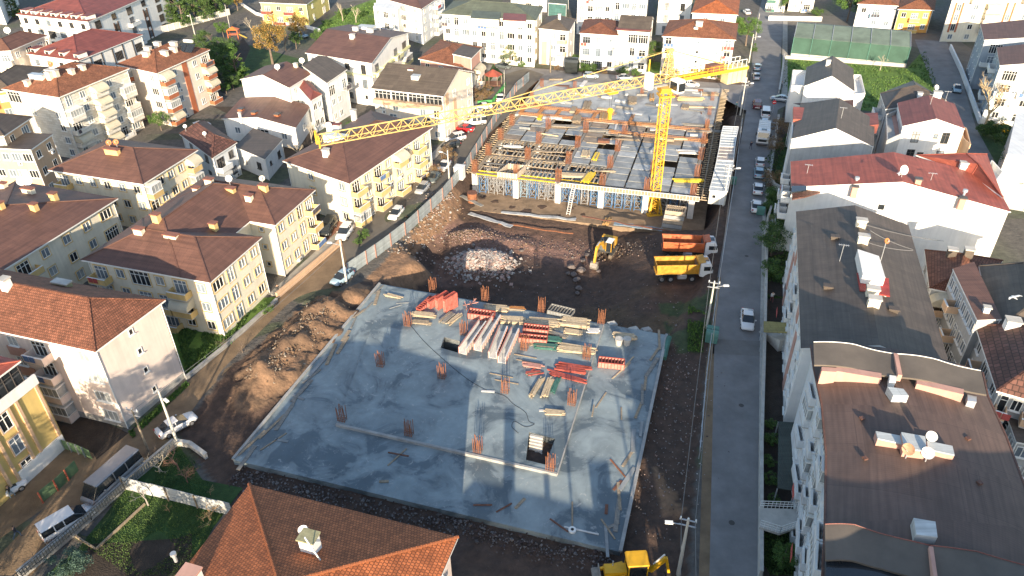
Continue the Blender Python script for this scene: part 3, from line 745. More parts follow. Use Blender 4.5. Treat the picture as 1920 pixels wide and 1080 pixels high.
# ridge and hip caps, one half-round tile after another
def cap_row(root, a, b, step=.42, r=.16, m=RTIL3, lim=60):
    d = b-a; L = d.length; n = min(lim, int(L/step)); me = None
    rot = d.to_track_quat('X', 'Z').to_matrix().to_4x4()
    q = MB(); N = 6
    vs = []
    for x, rr in ((0, r*1.08), (step*1.06, r*.9)):
        for j in range(N+1): an = math.pi*j/N; vs.append((x, math.cos(an)*rr, math.sin(an)*rr))
    q.add(vs, [(j, j+1, N+1+j+1, N+1+j) for j in range(N)], 0); me = q.mesh('ridge_tile', m)
    for k in range(n):
        M = Matrix.Translation(a + d*(k/n) - Vector(root['_o']) + Vector((0, 0, .02+random.uniform(-.01, .02)))) @ rot
        link('ridge_tile', me, root, M=M)
P = hs.P; HZ = Vector((0, 0, .14)); m1 = (P[0]+P[3])/2; m2 = (P[1]+P[2])/2
hal = (P[0]-P[3]).length/2; LL = (m2-m1).length
if (P[1]-P[0]).length > (P[2]-P[1]).length: RA, RB = m1+(m2-m1)*min(.49, hal/LL), m2+(m1-m2)*min(.49, hal/LL)
else:
    m1 = (P[0]+P[1])/2; m2 = (P[2]+P[3])/2; hal = (P[0]-P[1]).length/2; LL = (m2-m1).length
    RA, RB = m2+(m1-m2)*min(.49, hal/LL), m2+(m1-m2)*min(.49, hal/LL)
UPR = Vector((0, 0, 3.5+.14))
cap_row(hs.root, P[3]+HZ, RA+UPR, m=RTIL3); cap_row(hs.root, P[2]+HZ, RB+UPR, m=RTIL3)
hs.chimney(584, 1030, 1.25, 1.0, 1.5, WHITE, mat('mossy_cap', (.28, .27, .16), .9, .3, 3))
hs.dish(571, 1003, .42, DISHW, .65)
pole = hs.hit(601, 1050); MB().bar(pole+Vector((0, 0, -.1)), pole+Vector((-.8, .1, 2.6)), .09).build('mast_pole', PVC, hs.root)
hs.chimney(362, 1092, 1.3, 1.1, 1.2, WHITE, ROSE, stack=0)
q = hs.hit(345, 1070)
MB().tube([q+Vector((-.3, 0, 1.2)), q+Vector((-.3, 0, 2.0))], .14, 8).tube([q+Vector((-.3, 0, 1.95)), q+Vector((-.3, 0, 2.2))], .24, 8).build('chimney_pot', STEEL, hs.root)

# pink block with clay tiles
pa = G(311, 564, 11.5); pb = G(179, 662, 11.5); pl = pb - E1*26
pink = B('pale pink block with old clay tile roof, blank end wall with four small windows', [W2(pl), W2(pb), W2(pa)], 11.5, PINK, RTIL2, 'hip', rise=2.7, oh=.5, nst=4, k=.95, world=True,
  fac={1: '', 0: ''}, st=mkstyle(bal=PINK, glass=[GLASS, GLASSB]), cat='apartment block', group=None, base=(CONC, .9))
for pxy in ((245, 622), (262, 658), (273, 693), (289, 729)):
    p0, p1 = pink.W[1], pink.W[2]; d = (p1-p0).normalized(); nr = Vector((d.y, -d.x, 0)); r_ = ray(*pxy); o_ = Vector((0, 0, CAMH))
    t = (p0-o_).dot(nr)/r_.dot(nr); p = o_+r_*t
    put_window(pink.root, p-pink.off, math.atan2(d.y, d.x), .62, .8, pink.st, glass=DKGL, mull=0)
# its street face: a projecting bay and a recessed run
p0, p1 = pink.W[0], pink.W[1]; d = (p1-p0).normalized(); nr = Vector((d.y, -d.x, 0))
facade(pink.root, p1-d*6.2, p1-d*.2, 0, 11.4, 4, ['.W', '.W', '.W', '.W'], pink.st)
facade(pink.root, p1-d*9.6, p1-d*3.6, 0, 11.4, 4, ['b.', 'b.', 'g.', 'g.'], pink.st)
facade(pink.root, p1-d*15, p1-d*8.6, 0, 11.4, 4, ['w', 'w', 'w', ''], mkstyle(bal=ROSE, acc=ROSE))
for k in range(3):
    c = p1 - d*11.8 + nr*.03; MB().box((c.x, c.y, 2.9+2.85*k), (2.6, .12, 1.3), 0, math.atan2(d.y, d.x)).build('wall_panel', ROSE, pink.root)
facade(pink.root, p1-d*25, p1-d*16, 0, 11.4, 4, ['gr', 'gr', 'br', 'rw'], mkstyle(bal=BLUEG, glass=[DKGL]))
pink.chimney(118, 535, 2.1, .8, .45, mat('mossy_cap', (.28, .27, .16), .9, .3, 3)); pink.chimney(14, 540, .9, .9, 1.2, WHITE)
c = G(95, 632, 11.2); MB().box((c.x, c.y, 11.5), (3.4, 2.0, .1), 0, math.atan2(E1.y, E1.x)).build('canopy', GREYW, pink.root)

# yellow block bottom left
ya = G(57, 690, 11.2); yl = ya - E2*22
yb = B('yellow block with a red roof terrace and framed windows at the left edge', [W2(yl), W2(ya), W2(ya-E1*12), W2(yl-E1*12)], 9.6, YEL, CONCL, 'flat', oh=.02, nst=3, world=True, fac={0: '.t.t.t.', 3: '', 1: 's'},
  st=mkstyle(glass=[GLASS, DKGL], bal=WHITE, sur=PEACH), cat='apartment block', group=None, drains=False)
yb.strip_wall(0, 9.2, 1.2, .25, WHITE, 'parapet')
yu = B('', [W2(yl-E1*.4), W2(ya-E1*.4-E2*.3), W2(ya-E1*11.5-E2*.3), W2(yl-E1*11.5)], 12.2, DKGL, RRED2, 'hip', rise=1.3, oh=.3, nst=1, z0=9.75, world=True, fac={0: 'GGGGG', 1: 'GG'}, root=yb.root, st=mkstyle(frame=DKFR, glass=[DKGL]), drains=False)
for k in range(3):   # white middle part of the front with wide windows
    zc = 1.0+3.1*k
    a = ya - E2*(9+0)+E1*.06; c = a - E2*4
    MB().box((c.x, c.y, zc+1.5), (.5, 6.5, 2.95), 0, math.atan2(E2.y, E2.x)-math.pi/2).build('wall_panel', WHITE, yb.root)
    put_window(yb.root, c+E1*.27+Vector((0, 0, zc+1.4))-yb.off-Vector((0, 0, c.z)), math.atan2(E2.y, E2.x), 3.4, 1.9, mkstyle(frame=OCHRE, glass=[DKGL]), glass=DKGL, mull=2)
for f_ in (2.9, 3.9, 6.2, 7.2, .4):
    c = ya - E2*f_ + E1*.05
    MB().box((c.x, c.y, 4.9), (.22, .3, 9.3), 0, math.atan2(E2.y, E2.x)-math.pi/2).build('wall_panel', PEACH, yb.root)
MB().prism([W2(ya-E2*.2+E1*.02), W2(ya-E2*6+E1*.02), W2(ya-E2*6+E1*.2), W2(ya-E2*.2+E1*.2)], 0, 1.9).build('plinth', WHITE, yb.root)

# cream blocks
def chs(b, lst):
    for px, py, w_, h_ in lst: b.chimney(px, py, w_, .75, h_, OCHRE if (px+py) % 3 else CREAM, mat('red_cap', (.24, .10, .07), .8, .2))
q10 = [(v.x, v.y) for v in (G(152, 489, 9), G(394, 532, 9), G(492, 446, 9))]
b = B('big L shaped cream block, brown roof with many chimneys and one long skylight', q10, 9.0, CREAM, RBRN, rise=2.5, nst=3, oh=.6, world=True,
  fac={0: ['bwGwbw', 'bwbbaw', 'gwbbww'], 1: 'Wtww'}, st=STC, group=GRP)
A_, K_, N_ = G(152, 489, 9), G(390, 329, 9), G(478, 410, 9)
b2 = B('', [W2(G(516, 424, 9)), W2(G(592, 357, 9)), W2(K_)], 9.01, CREAM, RBRN, rise=2.5, nst=3, oh=.6, world=True, fac={0: 'wwtb', 3: '...s'}, st=STC, root=b.root)
l0, l1 = A_, A_.lerp(K_, .985); wv = E1*((N_-l0).dot(E1))
b3 = B('', [W2(l0), W2(l0+wv), W2(l1+wv), W2(l1)], 9.02, CREAM, RBRN, 'hip', rise=wv.length/2*.415, nst=3, oh=.6, ax=0, world=True, root=b.root, drains=False)
chs(b3, [(295, 415, 1.0, 1.1), (322, 446, 1.9, .5), (374, 455, 1.2, .8), (402, 430, .9, 1.0), (262, 437, 1.3, .7)])
chs(b2, [(394, 347, 1.2, 1.0), (435, 364, 1.2, 1.0), (370, 362, .9, .9), (468, 375, 1.0, .8), (495, 356, 1.2, .8)])
b2.dish(433, 352, .5, DISHW, 1.5); b2.dish(494, 348, .45, CONCL, 1.2)
b2.skylight(372, 380, 1.7, 5.5, .4, METALR, math.atan2(E1.y, E1.x)+.02)
b = B('cream block cut off by the left edge, brown roof with twin white dishes', [(-86, 566), (222, 373), (30, 340)], 9.0, CREAM, RBRN, rise=2.4, nst=3, oh=.7, fac={0: ['wwbwwwW', 'wwbwwwD', 'wwbwwww', 'wwbwwww'], 1: 'bb'}, st=STC, group=GRP)
chs(b, [(55, 362, 1.9, .8), (103, 376, 1.0, 1.2), (66, 394, .9, 1.0), (8, 352, 1.0, .8), (2, 390, 1.0, .9)])
b.dish(47, 356, .7, DISHW, 1.5); b.dish(58, 356, .7, DISHW, 1.5)
b = B('cream block with broad brown hip roof behind the one with twin dishes', [(90, 320), (268, 347), (372, 282)], 9.0, CREAM, RBRN, rise=2.5, nst=3, oh=.7, fac={0: 'bwwwww', 1: ['gwwwa', 'bwwwg', 'gwww.', 'bwww.']}, st=STC, group=GRP)
chs(b, [(212, 288, 2.6, .8)]); b.dish(208, 280, .45, DISHO, 1.2); b.dish(221, 279, .45, DISHO, 1.2)
b = B('cream block under the crane jib tip, balconies with clutter facing the street', [(530, 303), (655, 346), (812, 240)], 8.3, CREAM, RBRN, rise=2.5, nst=3, oh=.6, fac={0: ['.w.w', '.w.w', '...w', '...w'], 1: ['bwbwawbw', 'bwbwwwbw', 'gwbwbwbw', 'gw.wbwbw']}, st=STC, group=GRP)
b.chimney(612, 292, .9, .9, 1.1, WHITE); b.chimney(664, 220, .8, .8, 1.4, WHITE); b.chimney(627, 245, 2.6, 1.0, 1.3, WHITE, RRED); b.dish(618, 250, .6, DISHW, 1.5); b.dish(635, 246, .6, DISHW, 1.2)
b.skylight(630, 262, 4.2, 1.4, .9, METALR)

# stone clad block and its neighbours
b = B('pale stone clad block with terracotta hip roof and laundry balconies', [(3, 168), (110, 184), (243, 129)], 13, STONEW, RTILE, rise=2.6, nst=5, oh=.5, fac={0: ['G...', '.W.w', 'w..w', 'w..w', 'w..w'], 1: ['twaw.', 'gwawg', 'bwawb', 'awawg', 'wwabW']}, st=mkstyle(bal=STONEW, frame=PVC), group=None)
for q in ((53, 160, .9, .9), (100, 142, 2.5, 1.1), (135, 138, 1.0, .8), (155, 130, 1.1, .8), (95, 148, 1.0, 1.3)): b.chimney(q[0], q[1], q[2], .9, q[3], PALE)
b.dish(100, 132, .5, DISHO, 1.3); b.skylight(72, 146, 3.4, 1.2, .7, STEEL)
b = B('peach block with terracotta hip roof, awnings and a solar water heater', [(217, 122), (294, 139), (394, 94)], 11.8, PALE, RTILE, rise=2.3, nst=4, oh=.5, fac={0: ['g.w', 'b.W', 'b.W', 'g.W', 'b.w'], 1: ['awpwb', 'gwpwa', 'gwpwa', 'awpwb', 'bwpwb']}, st=mkstyle(bal=TERRA, acc=TERRA), group=None)
for q in ((275, 105), (309, 103), (326, 96), (278, 95), (296, 86), (326, 86)): b.chimney(q[0], q[1], 1.5, .9, .8, PALE)
p = b.hit(350, 96)
hm = MB(); R_ = Matrix.Rotation(math.atan2(E1.y, E1.x), 3, 'Z') @ Matrix.Rotation(math.radians(-35), 3, 'X')
for k in (-1, 1): hm.box((p.x+k*1.05*E1.x, p.y+k*1.05*E1.y, p.z+.75), (1.9, 2.4, .1), 0, R=Matrix.Rotation(math.atan2(E1.y, E1.x), 3, 'Z') @ Matrix.Rotation(math.radians(35), 3, 'X'))
hm.build('solar_panel', DKGL, b.root)
c = p + E2*1.3; MB().tube([c-E1*1.1+Vector((0, 0, 1.9)), c+E1*1.1+Vector((0, 0, 1.9))], .35, 10).build('water_tank', PVC, b.root)
b = B('orange house with grey brown roof behind the stone clad block', [(-60, 182), (22, 170), (92, 127)], 11.5, ORAN, RGRY, rise=2.2, nst=4, oh=.5, fac={1: 'wsws', 0: 'bw'}, st=mkstyle(bal=ORAN), group=None)
b = B('beige house with a dark brown hip roof at the left edge', [(-40, 100), (20, 96), (89, 67)], 9.5, PALE, RBRN, rise=2.2, nst=3, oh=.6, fac={1: 'wWb', 0: 'wb'}, st=mkstyle(bal=PALE), group=None)
b.dish(17, 66, .8, DISHW, 1.2)
b = B('tan block with a dark roof at the left edge below the stone clad one', [(-70, 262), (8, 256), (62, 220)], 11.5, PEACH, RDRK, rise=2.2, nst=4, oh=.5, fac={1: 'wW', 0: 'wwWw'}, st=mkstyle(bal=PALE), group=None)
b = B('', [(-30, 278), (58, 282), (100, 252)], 9.6, PEACH, RDRK, 'flat', nst=3, oh=.3, fac={0: 'wwWW', 1: 'ww'}, root=b.root, st=mkstyle(bal=PALE))
# white houses with red mansards
b = B('white house with red metal mansard roof and a row of dormers, second from the top', [(50, 102), (147, 115), (268, 66)], 7.5, WHITE, RRED, rise=3.0, nst=2, oh=.4, fac={0: 'wwww', 1: '.D.D.D'}, st=SD, group='white mansard blocks', cat='apartment block')
dormers(b, 0, 4, WHITE, RRED, 7.3, 1.6, 1.5, 2.6)
for k in range(1, 6):
    c = b.W[1].lerp(b.W[2], k/6); MB().box((c.x, c.y, 4), (.3, .3, 7.4), 0, math.atan2(E1.y, E1.x)).build('wall_panel', DKFR, b.root)
b = B('large white block with red mansard roof, brown panels and dark balconies at the top left', [(30, 28), (165, 42), (330, -30)], 11.5, WHITE, RRED, rise=3.4, nst=4, oh=.5, fac={0: ['wwwwww', 'wbDbww', 'wDDDww', 'wwwwww'], 1: ['DWDWDW', 'DqbqDq', 'DqbqDq', 'DqbqDq']}, st=SD, group='white mansard blocks')
b.strip_wall(0, 8.4, .6, .7, GREYW)
dormers(b, 0, 7, WHITE, RRED, 11.0, 1.9, 1.7, 3.0)
b = B('brown roofed white house top left corner behind trees', [(-60, -10), (-5, -4), (22, -40)], 8.5, WHITE, RBRN, rise=2, nst=3, fac={1: 'ww'}, st=SW, group=None)
# white duplexes by the park
b = B('white gabled house with brown roof, blank white side wall facing the yard', [(450, 150), (542, 166), (586, 139)], 8.6, WHITE, RBRN, 'gable', rise=1.9, nst=3, oh=.35, ax=0, fac={1: ['wb', 'wr', 'ww']}, st=SW, group=None)
b.dish(521, 133, .6, DISHW, .9); b.chimney(555, 126, .7, .7, .8, PALE)
b = B('pale blue white house with a grey roof terrace, narrow and tall', [(566, 124), (613, 157), (652, 136)], 9.6, WHITE2, RGRY, 'shed', rise=.6, nst=3, oh=.4, ax=0, fac={0: '.s', 1: ['D.r', 'ww.', 'ww.']}, st=mkstyle(bal=WHITE2, frame=PVC), group=None)
b.dish(567, 122, .6, DISHW, 1.0)
b = B('', [(556, 160), (583, 190), (604, 178)], 7.2, WHITE2, RRED, 'hip', rise=.9, nst=2, oh=.3, fac={0: 'w', 1: 'ww'}, root=b.root, st=SW)
b = B('low yard building with a plain brown roof and small square vents', [(416, 224), (555, 241), (584, 199)], 4.6, WHITE, RBRN, 'gable', rise=1.3, nst=1, oh=.4, ax=0, fac={0: 'wGw', 1: 'w'}, st=SW, cat='workshop', group=None, name='yard_building')
for q in ((452, 207), (477, 213), (520, 217)): b.chimney(q[0], q[1], 1.0, .9, .35, TERRA, DKFR)
b.chimney(451, 222, .4, .4, 1.2, PVC)
b = B('white villa with dark red brown shingle roof beside the cream blocks', [(336, 252), (398, 298), (445, 268)], 6.4, WHITE2, RTIL4, 'hip', rise=1.9, nst=2, oh=.5, fac={0: 'ww', 1: ['bw', '.w']}, st=mkstyle(bal=WHITE2, frame=DKFR), cat='villa', group=None, name='villa')
b.dish(349, 246, .35, DISHW, 1.0); b.dish(385, 258, .35, DISHW, .8)
b = B('small flat roofed annexe between the villa and the yard building', [(440, 276), (497, 300), (530, 262)], 4.4, WHITE2, RDRK, 'flat', nst=1, oh=.3, fac={0: '.w', 1: 'sw'}, st=SD, cat='annexe', group=None, name='annexe')
# big white block with brown roof
b = B('large white block with sprawling brown roof, set back roof terraces and yellow trim', [(572, 100), (697, 120), (768, 62)], 10.2, WHITE, RBRN, 'gable', rise=2.2, nst=3, oh=.5, ax=1, fac={0: ['D.wt', 'w.wt', 'w.ws', 'w.ww'], 1: ['b.bD', 'w..g', 'w...', 'ww..']}, st=mkstyle(bal=mat('pale_yellow_trim', (.62, .62, .34), .8, .1), glass=[DKGL, GLASS], frame=DKFR), group=None)
for q in ((661, 72, 1.0), (667, 58, 1.1), (694, 61, 1.5)): b.chimney(q[0], q[1], q[2], .9, .9, WHITE)
b.skylight(688, 55, 4.2, 2.4, .8, METALR); b.dish(713, 57, .6, DISHW, 1.2)
b.strip_wall(0, 6.9, .45, .6, mat('pale_yellow_trim', (.62, .62, .34), .8, .1)); b.strip_wall(1, 6.9, .45, .6, mat('pale_yellow_trim', (.62, .62, .34), .8, .1))
b = B('pink house with an orange tile roof and a boxy roof room behind the peach block', [(784, 111), (868, 128), (905, 90)], 8.6, ROSE, RTILE, 'hip', rise=1.8, nst=3, oh=.5, fac={0: 'www', 1: ['GG', 'aa', 'bb']}, st=mkstyle(bal=PALE, glass=[DKGL, GLASS]), cat='house', group=None)
u = B('', [(848, 102), (884, 110), (902, 92)], 11, ROSE, RGRY, 'flat', nst=1, z0=8.2, oh=.3, fac={0: '', 1: ''}, root=b.root)
b = B('long peach block with grey brown gable roof and a glazed top balcony', [(695, 167), (832, 182), (889, 136)], 9.7, PALE, RGRY, 'gable', rise=3.0, nst=4, oh=.5, ax=1, fac={0: ['GGGG', 'ww.tt', 'wb..bt', 'ww.ww'], 1: ['pw.w', 'wpsw', 'wpsw', 'wpsw']}, st=mkstyle(bal=PALE, acc=PEACH, glass=[GLASS, GLASSB, DKGL]), group=None)
b.strip_wall(0, 6.9, .9, 1.2, PEACH, 'balcony_band'); b.skylight(780, 146, 1.6, 1.4, .5); b.skylight(770, 131, 1.2, .5, .15, RRED)
# back rows
b = B('white and aqua block at the top with terraces, left of the long green roofed one', [(702, -6), (790, 18), (835, -12)], 10.0, WHITE2, RBRN, 'hip', rise=2.2, nst=4, oh=.5, fac={0: ['bwbw', 'wwbw', 'wwww', 'wwww'], 1: 'wwbw'}, st=mkstyle(bal=WHITE2), group=None)
b = B('', [(700, 12), (745, 20), (760, 5)], 9.5, WHITE, WHITE2, 'flat', nst=3, oh=.1, fac={0: 'wbw', 1: 'w'}, root=b.root, st=SW)
b = B('long white block with a faded green roof and a peach end bay', [(826, 27), (1005, 40), (1019, 14)], 11.7, CREAM, RGRN, 'hip', rise=2.2, nst=4, oh=.5, fac={0: ['btwtbtwwtw', 'wtWwwwtWww', 'ws.wwtwWwt', 'wws.wwwwww'], 1: 'ww'}, st=mkstyle(bal=PALE, glass=[GLASS, DKGL], frame=PVC), group=None)
b.box_on('dormer', [(884, 34), (935, 37), (937, 24), (888, 21)], 11.4, 13.2, WHITE, RGRN); b.box_on('dormer', [(944, 38), (985, 40), (985, 28), (946, 26)], 11.4, 13.0, WHITE, RRED)
b.strip_wall(0, 8.6, .5, .9, WHITE2)
b = B('white house with brown roof and beige balconies, between the green roof and the red roof', [(1009, 54), (1067, 60), (1080, 37)], 9.2, WHITE, RGRY, 'hip', rise=1.7, nst=3, oh=.4, fac={0: ['.wb', 'pwb', 'pw.'], 1: 's'}, st=mkstyle(bal=PEACH, acc=PEACH), cat='house', group=None)
b.chimney(1049, 36, .6, .6, 1.2, WHITE)
b = B('white semi with rusty red tile roof and blue shopfront windows', [(1086, 63), (1160, 68), (1165, 42)], 9.0, WHITE, RTIL2, 'hip', rise=1.7, nst=3, oh=.4, fac={0: ['bws', 'btw', 'DDw']}, st=mkstyle(bal=PALE, frame=BLUEG), cat='house', group=None)
b = B('white semi with a red awning roof over its top floor terrace', [(1157, 58), (1219, 62), (1226, 36)], 10.0, WHITE, RGRY, 'gable', rise=2.2, nst=3, oh=.3, ax=1, fac={0: ['.GG', '.tb', 'wtb']}, st=mkstyle(bal=WHITE), cat='house', group=None)
q = G(1188, 52, 10.6); MB().box((q.x, q.y-.6, 10.4), (9, 2.4, .14), 0, math.atan2(E1.y, E1.x)+.1).build('terrace_roof', RRED, b.root)
b = B('peach block with a hipped tile roof, just behind the crane cab', [(1241, 69), (1380, 76), (1384, 45)], 9.6, PALE, RTILE, 'hip', rise=2.6, nst=4, oh=.5, fac={0: ['b..s..b', 'b..s.sb', 'b..s.sb', 'Gw.WWw.']}, st=mkstyle(bal=PALE, glass=[GLASS, DKGL]), group=None)
b.chimney(1311, 48, 1.6, 1.0, .9, PALE); b.skylight(1305, 53, 1.0, .9, .3, DKGL)
b = B('cream house with an orange tile roof behind the peach block', [(1296, 25), (1384, 29), (1388, -4)], 10.5, CREAM, RTIL3, 'hip', rise=2.2, nst=3, oh=.5, fac={0: '.w.w.'}, st=mkstyle(bal=PALE), cat='house', group=None)
b = B('tall white block with dark window frames at the top centre', [(1237, -24), (1301, -20), (1305, -60)], 13.5, WHITE, RGRY, 'flat', nst=4, oh=.2, fac={0: 'tt', 1: 't'}, st=mkstyle(frame=DKFR), group=None)
b = B('white block with grey bands top centre, above the red roofed semi', [(1083, -15), (1150, -12), (1155, -50)], 12.0, WHITE, RGRY, 'flat', nst=4, oh=.2, fac={0: 'wbWw'}, st=mkstyle(bal=GREYW), group=None)
b = B('white block with tall windows top centre, left of the dark alley', [(1150, -20), (1217, -18), (1222, -50)], 12.5, WHITE, RBRN, 'hip', nst=4, oh=.3, fac={0: 'tWtW'}, st=mkstyle(bal=WHITE2), group=None)
b = B('green corrugated shed with open yard at the top, right of the green roof', [(1028, 6), (1062, 9), (1066, -6)], 4.0, mat('teal_sheet', (.06, .16, .15), .6, .2, 1, pat='corr'), RGRN, 'flat', nst=1, oh=.1, cat='shed', group=None, name='shed')
b = B('yellow house with red trimmed terraces at the top beside the bare trees', [(486, 5), (575, 9), (615, -20)], 6.5, mat('lemon_render', (.66, .55, .18), .85, .1), RGRY, 'hip', rise=1.6, nst=2, oh=.4, fac={0: ['bwbw', 'wbbw'], 1: 'wD'}, st=mkstyle(bal=RRED), cat='house', group=None)
b = B('', [(488, 18), (508, 28), (530, 16)], 3.4, YEL, RRED, 'hip', rise=.8, nst=1, oh=.4, fac={0: 'D', 1: 'D'}, root=b.root)
for lab, ev, H_, wl, rf, fc in [
    ('white house with a peach balcony at the top edge by the shed', [(955, -30), (1028, -24), (1035, -50)], 8, WHITE, RTILE, {0: 'wbw'}),
    ('white house at the top edge behind the green lawn', [(700, -60), (790, -48), (830, -85)], 9, WHITE, RBRN, {0: 'www'}),
    ('white house row at the top edge right of the yellow house', [(340, -70), (430, -60), (470, -95)], 9, WHITE, RTILE, {0: 'www'})]:
    B(lab, ev, H_, wl, rf, 'hip', rise=2, nst=3, fac=fc, cat='house', group=None, name='house', st=SW)
# ------------------------------------------------------------------ right side
b = B('white townhouse with green balconies at the top, left end of its row', [(1440, -30), (1482, -28), (1490, -55)], 8.5, WHITE, RTILE, 'hip', nst=3, fac={0: 'bw'}, cat='house', group=None, st=mkstyle(bal=GRNF))
b = B('white townhouse with a cream balcony at the top, right end of its row', [(1483, -30), (1536, -28), (1543, -55)], 8.5, WHITE, RTILE, 'hip', nst=3, fac={0: 'wb'}, cat='house', group=None, st=mkstyle(bal=CREAM))
b = B('pale blue and white house with brown roof behind the covered pitch', [(1607, 8), (1685, 12), (1690, -14)], 7, WHITE2, RTILE, 'hip', rise=1.8, nst=2, oh=.5, fac={0: ['wbw', 'www']}, st=mkstyle(bal=mat('sky_blue', (.30, .50, .62), .8, .1)), cat='house', group=None)
b = B('orange house with tile roof and white dormer behind the covered pitch', [(1683, 18), (1752, 20), (1757, -8)], 6.5, mat('warm_orange_render', (.68, .36, .10), .85, .1), RTILE, 'hip', rise=1.9, nst=2, oh=.5, fac={0: 'wbw'}, st=mkstyle(bal=YEL), cat='house', group=None)
b = B('cream block with red brick stripes at the top right', [(1786, -14), (1990, -14), (1999, -50)], 13.5, CREAM, RBRN, 'hip', rise=2.2, nst=5, oh=.5, fac={0: ['wbwwbw', 'qwaqwb', 'qwaqww', 'qwaqww', 'wwwwww'], 3: 'b'}, st=mkstyle(bal=PALE, acc=mat('brick_stripe', (.48, .17, .09), .85, .2, 1, pat='stone')), group=None)
b = B('grey blue block with maroon columns, upper of two brown roofs at the right edge', [(1838, 46), (1845, 76), (2050, 92), (2040, 50)], 11.5, BLUEG, RBRN, 'gable', rise=1.6, nst=4, oh=.3, ax=1, fac={0: 'sss', 1: ['DDDD', 'bbbb', 'wbwb', 'wwww']}, st=mkstyle(bal=WHITE, glass=[DKGL, GLASS]), group='grey blue blocks by the right edge')
b = B('grey blue block with white curved balconies, lower of two brown roofs at the right edge', [(1868, 90), (1874, 124), (2060, 140), (2050, 95)], 12.0, BLUEG, RBRN, 'gable', rise=1.6, nst=4, oh=.3, ax=1, fac={0: 'sbs', 1: ['DDDD', 'bbbb', 'bwbw', 'wbwb']}, st=mkstyle(bal=WHITE, glass=[DKGL, GLASS], acc=RRED), group='grey blue blocks by the right edge')
# gabled white house with a dark roof
b = B('white gabled house with dark sheet roof and side terraces, below the covered pitch', [(1507, 163), (1602, 173), (1600, 130), (1512, 127)], 8.6, WHITE, RDRK, 'gable', rise=2.7, nst=3, oh=.25, ax=0, fac={}, st=SW, group='gabled houses right of the asphalt road', cat='house')
for pts, z1 in (([(1486, 158), (1509, 158), (1510, 132), (1487, 130)], 7.6), ([(1600, 178), (1620, 173), (1614, 140), (1599, 140)], 7.6)):
    pass
def terrace(root, pts, z0, z1, m=WHITE):
    q = ccw([(v.x, v.y) for v in [G(a, c, z1) for a, c in pts]])
    mb = MB(); mb.prism(q, z0, z1-.9, 0); o = mb.build('terrace', [m], root)
    mb = MB()
    for i in range(len(q)):
        a, c = Vector((*q[i], z1-.45)), Vector((*q[(i+1) % len(q)], z1-.45)); mb.bar(a, c, .15, .9)
    mb.build('parapet', [m], root)
terrace(b.root, [(1485, 160), (1508, 160), (1511, 132), (1487, 131)], 0, 8.2)
terrace(b.root, [(1600, 176), (1622, 174), (1614, 140), (1599, 140)], 0, 8.2)
mb = MB(); q = [G(1482, 172, 6.8), G(1610, 192, 6.8)]; b.chimney(1552, 122, .8, .8, 1., WHITE)
b = B('patchwork roofed house, red and brown sheets over a grey blank wall', [(1484, 262), (1638, 277), (1640, 226), (1500, 196)], 10.4, GREYW, RDRK, 'gable', rise=2.6, nst=3, oh=.2, ax=0, fac={}, st=SW, group='gabled houses right of the asphalt road', cat='house')
q = [G(1487, 203, 10.6), G(1530, 206, 10.6), G(1530, 228, 10.6), G(1487, 226, 10.6)]
MB().prism([W2(v) for v in q], 10.3, 10.9).build('roof_patch', RRED2, b.root)
q = [G(1600, 208, 11.4), G(1645, 214, 10.6), G(1646, 240, 10.2), G(1615, 238, 10.8)]
MB().prism([W2(v) for v in q], 9.2, 10.9).build('roof_patch', RRED, b.root)
terrace(b.root, [(1484, 262), (1512, 252), (1512, 228), (1487, 228)], 0, 10.2); b.antenna(1577, 222)
u = B('', [(1486, 195), (1548, 212), (1600, 212), (1600, 188)], 9.0, WHITE, RTIL4, 'flat', nst=3, oh=.2, root=b.root)
b = B('brown hip roofed house with a white balcony, left of the red roofed one', [(1650, 176), (1660, 206), (1775, 190), (1712, 152)], 9.2, GREYW, RDRK, 'hip', rise=1.8, nst=3, oh=.3, fac={0: 'b', 1: 'ww'}, st=SW, group='gabled houses right of the asphalt road', cat='house')
b.chimney(1723, 183, .8, .8, .9, WHITE); b.chimney(1756, 182, 1.4, 1., 1.0, WHITE); b.dish(1752, 176, .5, DISHW, 1.3)
b = B('white house with a bright red roof, white gable wall with tall windows', [(1692, 238), (1809, 243), (1790, 196), (1682, 194)], 10.4, WHITE, RRED, 'gable', rise=1.6, nst=3, oh=.2, ax=0, fac={0: ['.t.st.', '.tb.tb', '.t..t.']}, st=mkstyle(frame=DKFR, bal=WHITE), group='gabled houses right of the asphalt road', cat='house')
terrace(b.root, [(1664, 262), (1690, 250), (1684, 206), (1662, 214)], 0, 9.4, GREYW); terrace(b.root, [(1806, 258), (1820, 270), (1812, 240), (1804, 236)], 0, 8.6, PEACH); b.antenna(1744, 196); b.antenna(1772, 190)
b.strip_wall(3, .1, 8.5, .8, ROSE, 'side_wall')
# wide white block with red roof
RW = RRED2
ra, rb_, rc, rd = G(1483, 352, 11), G(1906, 440, 11), None, None
L_ = (rb_-ra).length; rb_ = ra + E1*L_
b = B('wide white block with a long red roof and a blank bright white side wall', [W2(ra), W2(rb_), W2(rb_+E2*12.4), W2(ra+E2*9.5)], 11, WHITE, RW, 'gable', rise=2.7, nst=4, oh=.35, ax=0, world=True, fac={3: 'bwbb'}, st=mkstyle(bal=WHITE, frame=DKFR), group=None)
for q in ((1602, 358), (1682, 345), (1720, 344), (1803, 380)): b.chimney(q[0], q[1], .8, .7, .7, ROSE, DKFR)
b.dish(1690, 332, .7, DISHW, 1.1); b.antenna(1513, 325, 1.5); b.antenna(1745, 338, 1.2)
p = b.hit(1603, 350); MB().tube([p, p+Vector((0, 0, 1.3))], .16, 7).tube([p+Vector((0, 0, 1.2)), p+Vector((0, 0, 1.55))], .33, 8).build('chimney_pot', BLUEG, b.root)
